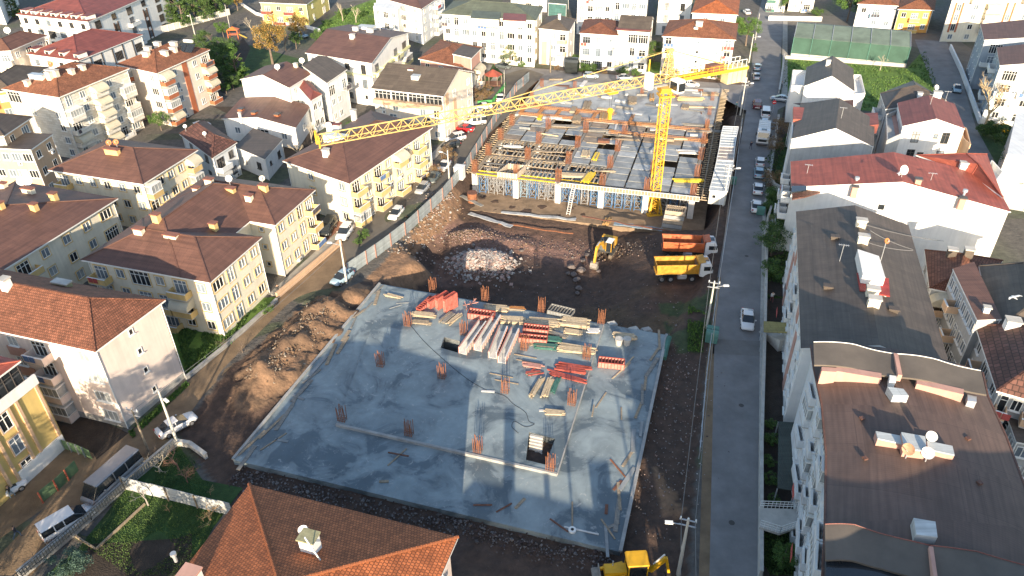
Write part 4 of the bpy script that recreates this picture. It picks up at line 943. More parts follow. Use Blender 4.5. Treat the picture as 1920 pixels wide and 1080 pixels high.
p = b.hit(1804, 374); MB().tube([p, p+Vector((0, 0, 1.3))], .16, 7).tube([p+Vector((0, 0, 1.2)), p+Vector((0, 0, 1.55))], .33, 8).build('chimney_pot', BLUEG, b.root)
d = (b.W[1]-b.W[0]).normalized(); nr = Vector((d.y, -d.x, 0)); r_ = ray(1652, 388); o_ = Vector((0, 0, CAMH)); t = (b.W[0]-o_).dot(nr)/r_.dot(nr)
put_window(b.root, o_+r_*t-b.off, math.atan2(d.y, d.x), 1.0, 1.0, mkstyle(frame=WHITE, glass=[DKGL]), mull=0)
q = [G(1484, 380, 10.2), G(1510, 375, 10.2), G(1538, 362, 10.6), G(1537, 350, 10.6), G(1512, 358, 10.2), G(1484, 364, 10.2)]
MB().prism([W2(v) for v in q], 10.6, 10.8).build('porch_roof', RTIL4, b.root)
MB().prism([W2(v) for v in [G(1484, 350, 11.6), G(1512, 350, 11.6), G(1512, 358, 11.6), G(1484, 362, 11.6)]], 11.55, 11.75).build('glazed_hatch', DKGL, b.root)
b = B('smaller red roofed block with dormers behind the wide white one', [(1717, 292), (1822, 330), (1880, 372), (1850, 290)], 11.4, WHITE, RRED2, 'hip', rise=1.8, nst=4, oh=.4, fac={2: 'bb'}, st=SW, group=None)
b.chimney(1806, 312, 1.0, .8, .6, WHITE); terrace(b.root, [(1850, 330), (1862, 345), (1880, 322), (1860, 300)], 0, 10.8)
# dark brown roofed long block
ta, tb = G(1492, 398, 11), G(1702, 421, 11); Wd = (tb-ta).length; tb = ta + E1*Wd
db = B('long block with dark brown sheet roof and white stair head beside the asphalt road', [W2(ta-E2*32), W2(tb-E2*32), W2(tb), W2(ta)], 11, WHITE, RDRK, 'gable', rise=2.0, nst=4, oh=.3, ax=0, world=True, fac={3: ['wswpwwbwpwsw', 'wspwwwbwwpsw', 'wwpwwbwwwpww', 'wspwwbwwwpsw', 'wwwwwbwwwwww'], 1: ['wwbwwbww', 'wbwwbwwb']}, st=mkstyle(bal=WHITE, acc=ROSE, glass=[GLASS, DKGL], bd=.5), group=None, drains=False)
for q in ((1613, 424), (1617, 454), (1634, 553), (1637, 572)): db.chimney(q[0], q[1], 1.2, .8, .9, CREAM, CONCL)
for q in ((1565, 447), (1552, 540), (1675, 583)): db.chimney(q[0], q[1], .9, .6, .25, RGRY, RDRK)
z1 = 14.2; q = [G(1608, 467, z1), G(1648, 480, z1), G(1660, 520, z1), G(1618, 515, z1)]
MB().prism([W2(v) for v in q], 11.2, z1).build('stair_head', WHITE, db.root)
q = [G(1612, 515, z1-1.2), G(1661, 524, z1-1.2), G(1663, 552, z1-1.2), G(1617, 543, z1-1.2)]
MB().prism([W2(v) for v in q], 11.2, z1-1.3).build('lower_stair_head', WHITE, db.root); MB().prism([W2(v) for v in inset([Vector((v.x, v.y, 0)) for v in [q[3], q[2], q[1], q[0]]], -.3)], z1-1.29, z1-1.15).build('porch_roof', mat('red_stripe_sheet', (.40, .05, .04), .6, .1, 1, pat='corr'), db.root)
db.antenna(1574, 490, 2.4); db.dish(1650, 492, .35, DISHO, 3.0)
# curved roof block, bottom right
Lft = [(1520, 648), (1525, 690), (1540, 760), (1548, 850), (1546, 988), (1540, 1110)]
Rgt = [(1842, 700), (1852, 745), (1886, 820), (1920, 912), (1945, 1000), (1955, 1110)]
cr = wthing('curved_roof_block', 'white block with a broad curved brown roof and two wavy canopies, bottom right', 'apartment block', (33, 44, 0))
LP = [G(a, c, 14) for a, c in Lft]; RP = [G(a, c, 14) for a, c in Rgt]; NV = 12
def rs(z0=14.1, crown=1.1):
    vs = []; fs = []
    for i in range(len(LP)):
        for j in range(NV+1):
            t = j/NV; p = LP[i].lerp(RP[i], t); p.z = z0 + crown*(1-(2*t-1)**2); vs.append(p)
    for i in range(len(LP)-1):
        for j in range(NV): fs.append((i*(NV+1)+j, (i+1)*(NV+1)+j, (i+1)*(NV+1)+j+1, i*(NV+1)+j+1))
    return vs, fs
vs, fs = rs(); mb = MB(); mb.add(vs, fs, 0)
mb.build('roof', mat('brown_curved_roof', (.135, .088, .070), .6, .18, .4, pat='seam'), cr)
poly = [(p.x, p.y) for p in LP] + [(p.x, p.y) for p in RP[::-1]]
pw = inset([Vector((x, y, 0)) for x, y in ccw(poly)], .35)
MB().prism([(v.x, v.y) for v in pw], 0, 14.05).build('wall', WHITE2, cr)
for SIDE in (LP, RP):
    e = MB()
    for i in range(len(SIDE)-1): e.bar(SIDE[i]+Vector((0, 0, .06)), SIDE[i+1]+Vector((0, 0, .06)), .14, .2)
    e.build('eaves', RBRN, cr)
sw = mkstyle(bal=WHITE2, frame=PVC, glass=[GLASS, DKGL], acc=WHITE2, bd=.55)
for i in range(1, len(LP)-1):
    a, c = LP[i]+Vector((.38, 0, 0)), LP[i+1]+Vector((.38, 0, 0)); a.z = c.z = 0
    pat = ['gwwb', 'bwwg', 'gwbw', 'bwwb', 'wwbw'] if (c-a).length > 6 else ['bw', 'gw', 'bw', 'wb', 'bw']
    facade(cr, a, c, 0, 14, 5, pat, sw)
for i in range(1, len(RP)-1):
    a, c = RP[i+1], RP[i]; a = Vector((a.x-.36, a.y, 0)); c = Vector((c.x-.36, c.y, 0)); facade(cr, a, c, 0, 14, 5, 'ww', sw)
def canopy(tops, bots, zb, amp, n=30, edge=PVC):
    """wavy plate between two rows of picture points"""
    nseg = len(tops)-1; v0 = []; v1 = []
    def zz(t): return zb + amp*math.sin((t*2.0+.15)*math.pi*1.0)*(1-.2*t)
    tw = [G(x, y, zb) for x, y in tops]; bw = [G(x, y, zb) for x, y in bots]
    A, Bq, Cq, D = tw[0], tw[-1], bw[-1], bw[0]
    mb = MB(); vs = []
    for k in range(n+1):
        t = k/n; i = min(nseg-1, int(t*nseg)); f = t*nseg-i
        p = tw[i].lerp(tw[i+1], f); q = bw[i].lerp(bw[i+1], f); dz = .12*math.sin(t*math.pi*4)
        vs += [Vector((p.x, p.y, zb+.3+dz)), Vector((q.x, q.y, zb+dz)), Vector((p.x, p.y, zb+.12+dz)), Vector((q.x, q.y, zb-.18+dz))]
    fs = []; 
    for k in range(n):
        o = 4*k; fs += [(o, o+1, o+5, o+4), (o+2, o+6, o+7, o+3), (o, o+4, o+6, o+2), (o+1, o+3, o+7, o+5)]
    fs += [(0, 2, 3, 1), (4*n, 4*n+1, 4*n+3, 4*n+2)]
    mb.add(vs, fs, 0)
    mb.build('canopy', mat('grey_canopy_sheet', (.125, .105, .085), .65, .2, .35), cr)
    e = MB(); e.tube([vs[4*k]+Vector((0, 0, .02)) for k in range(n+1)], .045, 5); e.build('canopy_edge', edge, cr)
    return vs
cv = canopy([(1524, 646), (1600, 650), (1675, 668), (1752, 678), (1837, 700)], [(1527, 684), (1600, 690), (1672, 706), (1750, 716), (1850, 740)], 15.8, 0)
cw = MB()
for a, c in (((1530, 688), (1570, 690)),): pass
for pts in ([(1540, 690), (1568, 692), (1568, 700), (1540, 698)], [(1568, 688), (1652, 702), (1652, 712), (1568, 698)], [(1718, 712), (1806, 732), (1806, 742), (1718, 722)]):
    q = [G(a, c, 15.6) for a, c in pts]; MB().prism([W2(v) for v in q], 14.2, 15.75).build('upstand', ROSE, cr)
q = [G(1655, 702, 15.5), G(1718, 712, 15.5), G(1712, 742, 15.0), G(1662, 742, 15)]
MB().prism([W2(v) for v in q], 14.6, 15.12, 0).build('light_well', DKGL, cr)
sk = [G(1664, 725, 16), G(1694, 729, 16), G(1704, 742, 16), G(1675, 741, 16)]; MB().prism([W2(v) for v in sk], 15.2, 16.0).build('skylight', METALR, cr)
q = [G(1668, 703, 15.9), G(1682, 705, 15.9), G(1680, 715, 15.9), G(1668, 714, 15.9)]; MB().prism([W2(v) for v in q], 15.1, 15.9).build('roof_unit', PVC, cr)
q = [G(1815, 738, 15.5), G(1832, 742, 15.5), G(1832, 752, 15.5), G(1815, 750, 15.5)]; MB().prism([W2(v) for v in q], 14.3, 15.4).build('roof_unit', STEEL, cr)
for pts, z1 in (([(1642, 808), (1690, 817), (1691, 832), (1646, 822)], 15.75), ([(1690, 810), (1735, 818), (1738, 846), (1696, 840)], 16.1), ([(1738, 826), (1786, 836), (1790, 853), (1740, 842)], 15.75)):
    q = [G(a, c, z1) for a, c in pts]; MB().prism([W2(v) for v in q], 14.7, z1-.12).build('skylight_base', ROSE, cr); MB().prism([W2(v) for v in q], z1-.119, z1).build('skylight', METALR, cr)
def free_dish(root, px, py, z, r, m, leg=.9):
    c = G(px, py, z); f = Vector((-.75, -.55, .35)).normalized(); x = f.cross(Vector((0, 0, 1))).normalized(); y = x.cross(f); b_ = MB(); N = 16; vs = [c]; fs = []
    for k in (1, 2, 3):
        for j in range(N): a = 2*math.pi*j/N; vs.append(c + x*math.cos(a)*r*k/3 + y*math.sin(a)*r*k/3 + f*.2*r*(k/3)**2)
    for j in range(N): fs.append((0, 1+j, 1+(j+1) % N))
    for k in range(2):
        for j in range(N): fs.append((1+k*N+j, 1+(k+1)*N+j, 1+(k+1)*N+(j+1) % N, 1+k*N+(j+1) % N))
    b_.add(vs, fs, 0); b_.add([v-f*.04 for v in vs], [q[::-1] for q in fs], 0); b_.bar(c-y*r*.5, c+f*r, .06, None, 1); b_.bar(c-f*.05, c-f*.05-Vector((0, 0, leg)), .09, None, 1)
    b_.build('satellite_dish', [m, STEEL], root)
free_dish(cr, 1748, 818, 16.2, .45, DISHW, 1.3); free_dish(cr, 1704, 842, 16.2, .5, mat('dish_rust', (.52, .30, .18), .6, .3, 2), 1.3); free_dish(cr, 1741, 849, 16.2, .5, DISHW, 1.3)
for q in ((1622, 859), (1616, 784), (1815, 822), (1732, 882), (1837, 905)):
    p = G(q[0], q[1], 15); MB().box(tuple(p), (.35, .35, .16), 0, .3).build('vent', RBRN, cr)
canopy([(1545, 988), (1600, 990), (1660, 1006), (1740, 1030), (1830, 1038), (1960, 1075)], [(1548, 1050), (1600, 1052), (1655, 1064), (1740, 1092), (1830, 1110), (1960, 1140)], 15.6, 0, edge=RRED)
for q in ([(1674, 667), (1682, 669), (1690, 709), (1682, 708)], [(1739, 1030), (1747, 1031), (1756, 1095), (1748, 1093)]):
    q = [G(a, c, 15.9) for a, c in q]; MB().prism([W2(v) for v in q], 15.5, 16.25).build('canopy_rib', ROSE, cr)
q = [G(1713, 971, 16), G(1754, 978, 16), G(1758, 1007, 16), G(1718, 1002, 16)]; MB().prism([W2(v) for v in q], 15.0, 16).build('skylight', METALR, cr)
q = [G(1545, 1056, 14.6), G(1600, 1058, 14.6), G(1740, 1085, 14.6), G(1740, 1110, 14.6), G(1545, 1110, 14.6)]; MB().prism([W2(v) for v in q], 14.9, 15.25).build('terrace_glazing', DKGL, cr)
# buildings at the right edge, behind the curved roof
b = B('tile roofed house wedged behind the long dark roof', [(1742, 542), (1830, 560), (1880, 490), (1733, 470)], 8.8, WHITE2, RTIL2, 'hip', rise=1.5, nst=3, oh=.4, fac={0: '', 3: 'wb'}, st=SW, group=None, cat='house')
b.chimney(1782, 480, 1.0, .8, 1., RGRY); b.chimney(1814, 480, 1.0, .8, 1., RGRY)
b = B('brown sheet roofed block with grey upper walls and round awnings, right edge', [(1786, 505), (1832, 602), (1878, 600), (1826, 492)], 12.0, GREYW, RBRN, 'flat', nst=4, oh=.2, fac={0: ['wwbwww', 'awwbww', 'wbwwbw', 'wwwwww']}, st=mkstyle(bal=PEACH), group=None)
b.chimney(1848, 585, .6, .5, .6, WHITE)
b = B('grey brown gable roofed block at the right edge with a white gull over it', [(1862, 625), (1980, 640), (1975, 500), (1835, 500)], 10.4, GREYW, RGRY, 'hip', rise=2.2, nst=4, oh=.3, fac={}, st=SW, group=None)
b = B('dark tile roofed block at the right edge, above the curved roof', [(1868, 735), (1990, 770), (1985, 620), (1828, 612)], 10.5, GREYW, RTIL4, 'hip', rise=2.4, nst=4, oh=.5, fac={0: 'bwbw', 3: ['wbw', 'www']}, st=mkstyle(bal=PEACH, glass=[DKGL]), group=None)
b.chimney(1896, 612, 1.3, 1.0, .8, WHITE)
b = B('grey block with brown balconies, lowest at the right edge', [(1905, 830), (2010, 850), (2030, 740), (1872, 738)], 7.5, GREYW, RDRK, 'flat', nst=3, oh=.2, fac={3: 'wbw', 0: 'www'}, st=mkstyle(bal=BROWNC), group=None)
b = B('pale corner of a grey block at the right edge below the bare tree', [(1888, 290), (1960, 300), (1960, 200), (1905, 215)], 9.5, GREYW, WHITE2, 'flat', nst=3, oh=.1, fac={}, st=SW, group=None)
# ------------------------------------------------------------------ unseen blocks added behind the photographer, shaped to throw shade on the site
b = B('unseen five storey block beyond the lower right, shaped to cast shadow on the site', [(13.6, -3), (58, -8), (59, 20), (13.6, 22)], 17.7, PALE, RTILE, 'gable', rise=3.2, ax=0, nst=6, oh=.5, world=True, fac={2: 'wbwwbw', 3: 'wwbw'}, st=SW, group='blocks beyond the lower edge of the view')
b = B('unseen low block beyond the lower edge, its chimneys and poles added for shadow bands', [(-8.0, 4), (11.9, -1.5), (12.9, 10.5), (-4.5, 16)], 10.6, CREAM, RBRN, 'gable', rise=1.0, nst=3, oh=.4, ax=1, world=True, fac={2: 'wbwwbw'}, st=SW, group='blocks beyond the lower edge of the view')
for x, y, w_, h_ in ((-.9, 12, 1.2, 3.9), (8.6, 9.6, 2.2, 2.0), (3.0, 11, .6, 1.2), (5.4, 10, .25, 4.2), (11.8, 8, .25, 5.4)):
    MB().box((x, y, 10.6+h_/2), (w_, .8, h_+1), 0).build('chimney', PALE, b.root)  # chimneys and thin poles added for the shadow bands they throw on the deck
b = B('long low block added unseen beyond the lower left of the view as shadow caster', [(-66, 4), (-28, -8), (-25, 4), (-63, 16)], 5.0, WHITE, RTILE, 'hip', rise=2.2, nst=3, oh=.5, world=True, fac={2: 'wbwwbw'}, st=SW, group='blocks beyond the lower edge of the view')
# ------------------------------------------------------------------ front deck (basement roof slab)
def R3(rz): return Matrix.Rotation(rz, 3, 'Z')
AG = math.atan2(E1.y, E1.x)
def slab_mesh(mb, outer, holes, z, zb, mi=0, side=True):
    loops = [[Vector((p.x, p.y, 0)) for p in outer]] + [[Vector((p.x, p.y, 0)) for p in h] for h in holes]
    flat = [v for l in loops for v in l]; tr = tessellate_polygon(loops)
    fs = []
    for t in tr:
        a, b, c = [flat[i] for i in t]; s = (b-a).cross(c-a).z
        fs.append(tuple(t) if s > 0 else tuple(t)[::-1])
    mb.add([(v.x, v.y, z) for v in flat], fs, mi)
    for li, l in enumerate(loops):
        l2 = l if (li == 0) else l[::-1]
        q = ccw([(v.x, v.y) for v in l]); q = q if li == 0 else q[::-1]; n = len(q)
        if side: mb.add([(a, b, zb) for a, b in q]+[(a, b, z) for a, b in q], [(i, (i+1) % n, n+(i+1) % n, n+i) for i in range(n)], mi)
h1 = [G(x, y, SLZ+.3) for x, y in ((826, 652), (858, 661), (864, 640), (833, 632))]
h2 = [G(x, y, SLZ+.3) for x, y in ((986, 862), (1022, 871), (1041, 823), (992, 810))]
deck1 = wthing('concrete_deck', 'grey damp concrete deck of the first building, piled with red and yellow formwork', 'concrete slab', (-4, 67, 0))
mb = MB(); slab_mesh(mb, SLAB, [h1, h2], SLZ, -5.0); mb.build('slab', SLABM, deck1)
up = [G(630, 795, SLZ+.3), G(1045, 888, SLZ+.3), G(1132, 609, SLZ+.3), G(725, 536, SLZ+.3)]
mb = MB(); slab_mesh(mb, up, [h1, h2], SLZ+.3, SLZ+.01); mb.build('raised_slab', SLABM, deck1)
for nm, h in (('opening', h1), ('stair_opening', h2)):
    q = ccw([(v.x, v.y) for v in h]); mb = MB(); n = len(q); q2 = q[::-1]
    mb.add([(a, b, -2.6) for a, b in q2]+[(a, b, SLZ+.3) for a, b in q2], [(i, (i+1) % n, n+(i+1) % n, n+i) for i in range(n)], 0); mb.add([(a, b, -2.6) for a, b in q], [tuple(range(n))], 0)
    mb.build(nm, CONC, deck1)
# kerb left standing round the edge + light lip along the raised step
for a, c, w_ in ((SLAB[3], SLAB[0], .3), (SLAB[1], SLAB[2], .35)):
    MB().bar(a+Vector((0, 0, .10)), c+Vector((0, 0, .10)), w_, .22).build('edge_kerb', CONC, deck1)
mb = MB()
mb.bar(up[0]+Vector((0, 0, -.12)), up[1]+Vector((0, 0, -.12)), .28, .36); mb.bar(up[1]+Vector((0, 0, -.1)), up[2]+Vector((0, 0, -.12)), .12, .30); mb.build('step_edge', CONC, deck1)
# stair flight in the opening
a = h2[0]; st_w = (h2[1]-h2[0]).normalized(); dn = (h2[3]-h2[0]).normalized()
for k in range(8):
    c = h2[3] + st_w*.9 - dn*(.25+.33*k) ; c.z = SLZ+.2-.17*k
    MB().box(tuple(c-Vector((0, 0, .12))), (1.5, .34, .24), 0, AG).build('stair_tread', CONCL, deck1)
# rusty starter bars, one cage per column
def rebar_mesh(hh=2.0, s=.75, n=4, key='a'):
    mb = MB(); random.seed(hash(key) % 1000 if False else len(key)*7+ord(key[0]))
    for i in range(n):
        for j in range(2 if n > 2 else 2):
            for side in (0, 1):
                pass
    for i in range(n):
        x = -s/2 + s*i/(n-1)
        for y in (-s*.33, s*.33):
            tx, ty = random.uniform(-.12, .12), random.uniform(-.12, .12); h_ = hh*random.uniform(.88, 1.05)
            mb.bar((x, y, -.1), (x+tx, y+ty, h_), .055)
    for y in (-s*.33, s*.33): pass
    mb2 = MB()
    for z in (.15, .5):
        for y in (-s*.36, s*.36): mb2.bar((-s/2-.04, y, z), (s/2+.04, y, z), .035)
        for x in (-s/2-.03, s/2+.03): mb2.bar((x, -s*.36, z), (x, s*.36, z), .035)
    return mb.mesh('bars', RUST), mb2.mesh('stirrup', RUSTD)
RM = [rebar_mesh(2.1, .85, 5, k) for k in ('a', 'bb', 'ccc')]
RMd = [rebar_mesh(2.5, 1.0, 7, k) for k in ('a', 'bb')]
def rebar(p, label, group, big=False, rz=AG, sc=1.):
    t = thing('starter_bars', label, 'rebar column', tuple(p), group, rz); t.scale = (sc, sc, sc)
    me, m2 = random.choice(RMd if big else RM)
    link('bars', me, t); link('stirrup', m2, t)
rowp = [[(812, 545), (910, 562), (1015, 582), (1127, 605)], [(765, 610), (870, 627), (983, 655), (1100, 672)], [(714, 686), (829, 708), (947, 735), (1072, 758)], [(642, 788), (767, 815), (896, 846), (1032, 880)]]
rn = ['back', 'second', 'third', 'front']
for r in range(4):
    for c in range(4):
        z = SLZ + .3
        p = G(*rowp[r][c], z); rebar(p, 'rusty starter bars on the front deck, %s from left, %s row' % (ORD[c], rn[r]), 'starter bars on the front deck')
# edge boards lying along the left and right edges of the deck
random.seed(3)
PLK = {}
def plank_mesh(l, w_, t, m):
    k = (round(l, 1), round(w_, 2), round(t, 2), m.name)
    if k not in PLK: PLK[k] = MB().box((0, 0, t/2), (l, w_, t)).mesh('plank', m)
    return PLK[k]
def board(px, py, l, ang, m, w_=.22, z=SLZ+.3, t=.06, label=None, tilt=0.):
    o = link('board', plank_mesh(l, w_, t, m), None, tuple(G(px, py, z)), ang); tag(o, label, 'board', 'loose boards on the front deck'); o.rotation_euler[1] = tilt
    return o
EA = math.atan2((SLAB[0]-SLAB[3]).y, (SLAB[0]-SLAB[3]).x)
side = [('left', SLAB[3], SLAB[0], 16), ('right', SLAB[2], SLAB[1], 13)]
for nm, a, c, n in side:
    for k in range(n):
        t = (k+.4+random.uniform(-.2, .2))/n; p = a.lerp(c, t); inw = E1*(1 if nm == 'left' else -1)*random.uniform(.5, 1.9); p = p+inw
        o = link('board', plank_mesh(random.choice([2.4, 3., 3.6, 4.2]), random.choice([.18, .3, .45]), .06, random.choice([WOODG, WOODO, PLYG, WOODG])), None, (p.x, p.y, SLZ+.012+.005*k), EA+random.uniform(-.28, .28))
        tag(o, 'grey board along the %s edge of the front deck, %s from near end' % (nm, ORD[k] if k < 14 else 'last' if k == 15 else 'fifteenth'), 'board', 'boards along the deck edges')
LB = [(742, 575, 1.9, .5, 'pair of dark boards in the far left corner of the deck', PLYG), (755, 568, 1.8, .1, 'grey plank under the pale log, far left corner', PLYG), (745, 857, 3.0, .95, 'brown lath crossing a dark one near the front step', WOODO), (747, 852, 2.4, -.25, 'short dark board crossed by a lath near the front step', RUSTD), (720, 903, 1.0, 0, 'short lone brown board in the front left of the deck', WOODO), (905, 947, 1.9, 0, 'dark lath lying level at the front of the deck', RUSTD), (945, 952, 1.9, .6, 'thin dark lath, slanting, front middle of the deck', RUSTD), (975, 944, 1.6, .9, 'pale slanting lath, front middle of the deck', WOODO),
      (1073, 965, 3.2, 1.5, 'long upright lath near the front right corner', WOODO), (1090, 995, 3.4, -.28, 'white painted panel by the roll of tape at the front right', WHTF), (1048, 985, 2.3, -.75, 'bent dark steel strip left of the white panel', RUSTD), (1140, 992, 2.6, -1.15, 'pale lath leaning towards the front right corner', WOODO), (1150, 985, 1.3, .5, 'short offcut near the front right corner', WOODG), (1137, 955, 1.2, 1.4, 'short dark lath below the scrap pile at the right edge', RUSTD), (1158, 910, 1.6, .9, 'dark curved offcut near the right edge', RUSTD), (1160, 880, 3.2, -1.1, 'rusty lath leaning by the right edge boards', RUST), (513, 828, 3.4, .85, 'pale lath at the far left of the deck, nearest the dirt', WOODO), (560, 745, 1.7, -.5, 'short blue grey panel by the left edge', PLYG), (528, 826, 1.6, -.25, 'dark panel lying flat near the left corner', PLYG),
      (1015, 770, .5, 0, 'small tile shaped offcut by the cable loop', WHTF), (915, 734, 1.6, -.12, 'white board beside the black cable', WHTF), (1112, 770, 2.0, 1.35, 'thin stick standing off the red beams', WOODO), (1127, 750, 3.0, 1.05, 'slanting stick right of the red beams', WOODO), (1165, 775, 2.0, 1.45, 'short stick right of the long pole shadow', WOODO), (1165, 695, 4.0, .85, 'long slanting stick by the red ladder frame', WOOD), (1178, 680, 3.0, .95, 'second slanting stick by the red ladder frame', WOOD)]
for px, py, l, a, lab, m in LB: board(px, py, l, a, m, .16 if l > 1.7 else .3, SLZ+.02 if py > 830 or px < 640 or px > 1120 else SLZ+.32, label=lab)
# stacks of timber
def stack(px, py, l, n, rows, ang, m, label, group='timber stacks on the front deck', z=SLZ+.3, w_=.2, t=.09, mess=.09, cat='timber stack', bundle=True):
    th = thing('timber_stack', label, cat, tuple(G(px, py, z)), group, ang)
    if bundle:
        me = MB().box((-l*.3, 0, .04), (.1, n*w_, .08)).box((l*.3, 0, .04), (.1, n*w_, .08)).mesh('bearer', WOODG); link('bearer', me, th)
    for r in range(rows):
        for k in range(n):
            ll = l*random.choice([.8, .9, 1., 1.]); me = plank_mesh(ll, w_*.92, t, m if random.random() > .12 else WOODO)
            link('plank', me, th, (random.uniform(-.2, .2)*l*.4, (k-(n-1)/2)*w_*(1.02)+random.uniform(-.01, .01), .08+r*t*1.03), random.uniform(-mess, mess))
    return th
S = [(738, 557, 2.6, 3, 2, -.35, WOOD, 'single bundle of pale logs in the far left corner of the deck'), (795, 592, 3.2, 5, 3, -.12, WOOD, 'pale timber stack right of the leftmost second row rebar'), (791, 606, 2.6, 4, 2, -.2, WOODO, 'weathered timber stack just below the pale one at left'), (838, 598, 2.6, 5, 3, 1.0, WOODG, 'grey timber stack standing on end below the tall red forms'), (853, 600, 2.8, 3, 3, .95, WOOD, 'golden timber stack leaning beside grey boards'), (930, 580, 3.2, 7, 3, -.1, WOOD, 'pale stack behind the wide red form, centre back of the deck'), (968, 580, 2.4, 4, 2, -.1, mat('orange_timber', (.40, .17, .05), .8, .2), 'orange brown beams near the back edge of the deck'),
     (962, 603, 3.4, 7, 4, -.12, WOOD, 'tall pale stack behind the white troughs'), (1018, 607, 4.2, 8, 4, -.2, WOOD, 'long pale stack in the middle of the back row'), (1012, 618, 3.0, 5, 2, -.25, WOODO, 'rough dark stack in front of the long pale one'), (1078, 608, 3.6, 9, 5, -.2, WOOD, 'biggest pale stack close to the back right rebar'), (1075, 624, 2.4, 5, 2, -.25, WOOD, 'low stack in front of the biggest pale one'), (1112, 622, 1.6, 5, 2, -.1, WHTF, 'small white stack beside the rightmost back rebar'), (1082, 657, 4.6, 7, 3, -.22, WOOD, 'long splayed stack right of the green beams'), (1045, 628, 3.0, 4, 1, -.4, WOODG, 'scattered grey laths between the pale stacks'),
     (1172, 633, 3.0, 5, 4, -.18, WOOD, 'isolated timber stack on a bucket at the right side of the deck'), (1007, 727, 3.8, 3, 3, 1.15, WOOD, 'left of two upright golden beam bundles near the centre'), (1027, 728, 3.6, 4, 3, 1.3, WOOD, 'right of two upright golden beam bundles near the centre'), (1040, 775, 2.2, 4, 2, -.1, WOOD, 'small lone pale bundle above the stair opening'), (1000, 645, 1.6, 3, 1, .4, WOODO, 'twisted scrap timber below the red box form')]
for s_ in S: stack(*s_[:8])
stack(1033, 638, 2.6, 5, 3, -.2, GRNF, 'dark green steel beams, upper bundle', 'green beam bundles'); stack(1022, 652, 2.8, 5, 3, -.15, GRNF, 'dark green steel beams, lower bundle', 'green beam bundles'); stack(1041, 724, 2.8, 3, 2, 1.2, GRNF, 'short green bundle beside the golden beams', 'green beam bundles')
stack(1075, 690, 4.2, 4, 2, -.22, REDF, 'upper bundle of bright red beams near the centre', 'red beam bundles', t=.14); stack(1072, 697, 3.8, 3, 2, -.25, REDF, 'middle bundle of bright red beams near the centre', 'red beam bundles', t=.14); stack(1063, 708, 5.2, 4, 1, -.42, REDF, 'longest lower bundle of bright red beams', 'red beam bundles', t=.14); stack(1000, 687, 2.6, 4, 2, -.2, REDP, 'faded red and white frames left of the red beams', 'red beam bundles'); stack(1000, 700, 2.0, 5, 1, .6, REDF, 'tangle of small red brackets', 'red beam bundles', mess=.6)
for k, (px, py) in enumerate([(985, 668), (990, 678), (940, 704), (950, 716)]): board(px, py, 3.0, -.3, WOODO, .14, SLZ+.33, label='brown lath %s of four left of the red frames' % ORD[k])
# red ribbed formwork
def ribbox(px, py, L, W_, Hh, ang, label, n=8, face=REDP, rib=REDF, z=SLZ+.3, tilt=0.):
    th = thing('formwork_box', label, 'formwork', tuple(G(px, py, z)), 'red formwork on the front deck', ang); th.rotation_euler[0] = tilt
    mb = MB(); mb.box((0, 0, .04), (L, W_, .06)); mb.build('base_panel', face, th)
    for sy in (-1, 1): link('side_panel', MB().box((0, 0, 0), (L, .07, Hh)).mesh('side_panel', face), th, (0, sy*W_/2, Hh/2+.02))
    me = MB().box((0, 0, 0), (.09, W_-.08, .35)).mesh('rib', rib); m3 = MB().box((0, 0, 0), (.06, .1, Hh)).mesh('stiffener', rib)
    for k in range(n+1):
        link('rib', me, th, (-L/2+L*k/n, 0, Hh-.12)); link('stiffener', m3, th, (-L/2+L*k/n, -W_/2-.07, Hh/2+.02))
    for sy in (-1, 1): link('rail', MB().box((0, 0, 0), (L, .1, .09)).mesh('rail', rib), th, (0, sy*(W_/2+.02), Hh+.05))
    return th
ribbox(903, 596, 3.6, 1.2, .9, AG+.05, 'wide red ribbed form behind the white troughs')
ribbox(1005, 624, 3.3, 1.0, .9, AG+.1, 'red ribbed box stacked nearest the centre, upper'); ribbox(1000, 640, 3.6, .9, .7, AG+.12, 'red ribbed box stacked nearest the centre, lower')
ribbox(1146, 686, 3.2, 1.1, .8, AG+.12, 'lone red ladder shaped form on the right of the deck', z=SLZ+.02)
ribbox(798, 573, 3.4, .7, .5, AG+1.35, 'narrow red form leaning left of the tall red panels')
for k, (px, py, hh, sp) in enumerate([(815, 572, 1.2, 3.0), (830, 574, 1.9, 3.0), (845, 580, 2.3, 1.6)]):
    th = ribbox(px, py, 2.2, .5, hh, AG+1.15, 'tall red ribbed panels standing at the back left, %s of three' % ORD[k], n=9)
th = thing('broken_formwork', 'broken pink and white frame right of the tall red panels', 'formwork', tuple(G(883, 574, SLZ+.3)), 'red formwork on the front deck', .4)
mb = MB()
for a, c in (((-1, -.6, 0), (1, .5, .7)), ((-1, .5, .1), (.9, -.6, .8)), ((-.8, -.6, .2), (-.7, .6, .6)), ((.6, -.5, .5), (.7, .6, .7)), ((0, -.6, .3), (.1, .6, .4))): mb.bar(a, c, .1)
mb.build('bars', REDP, th)
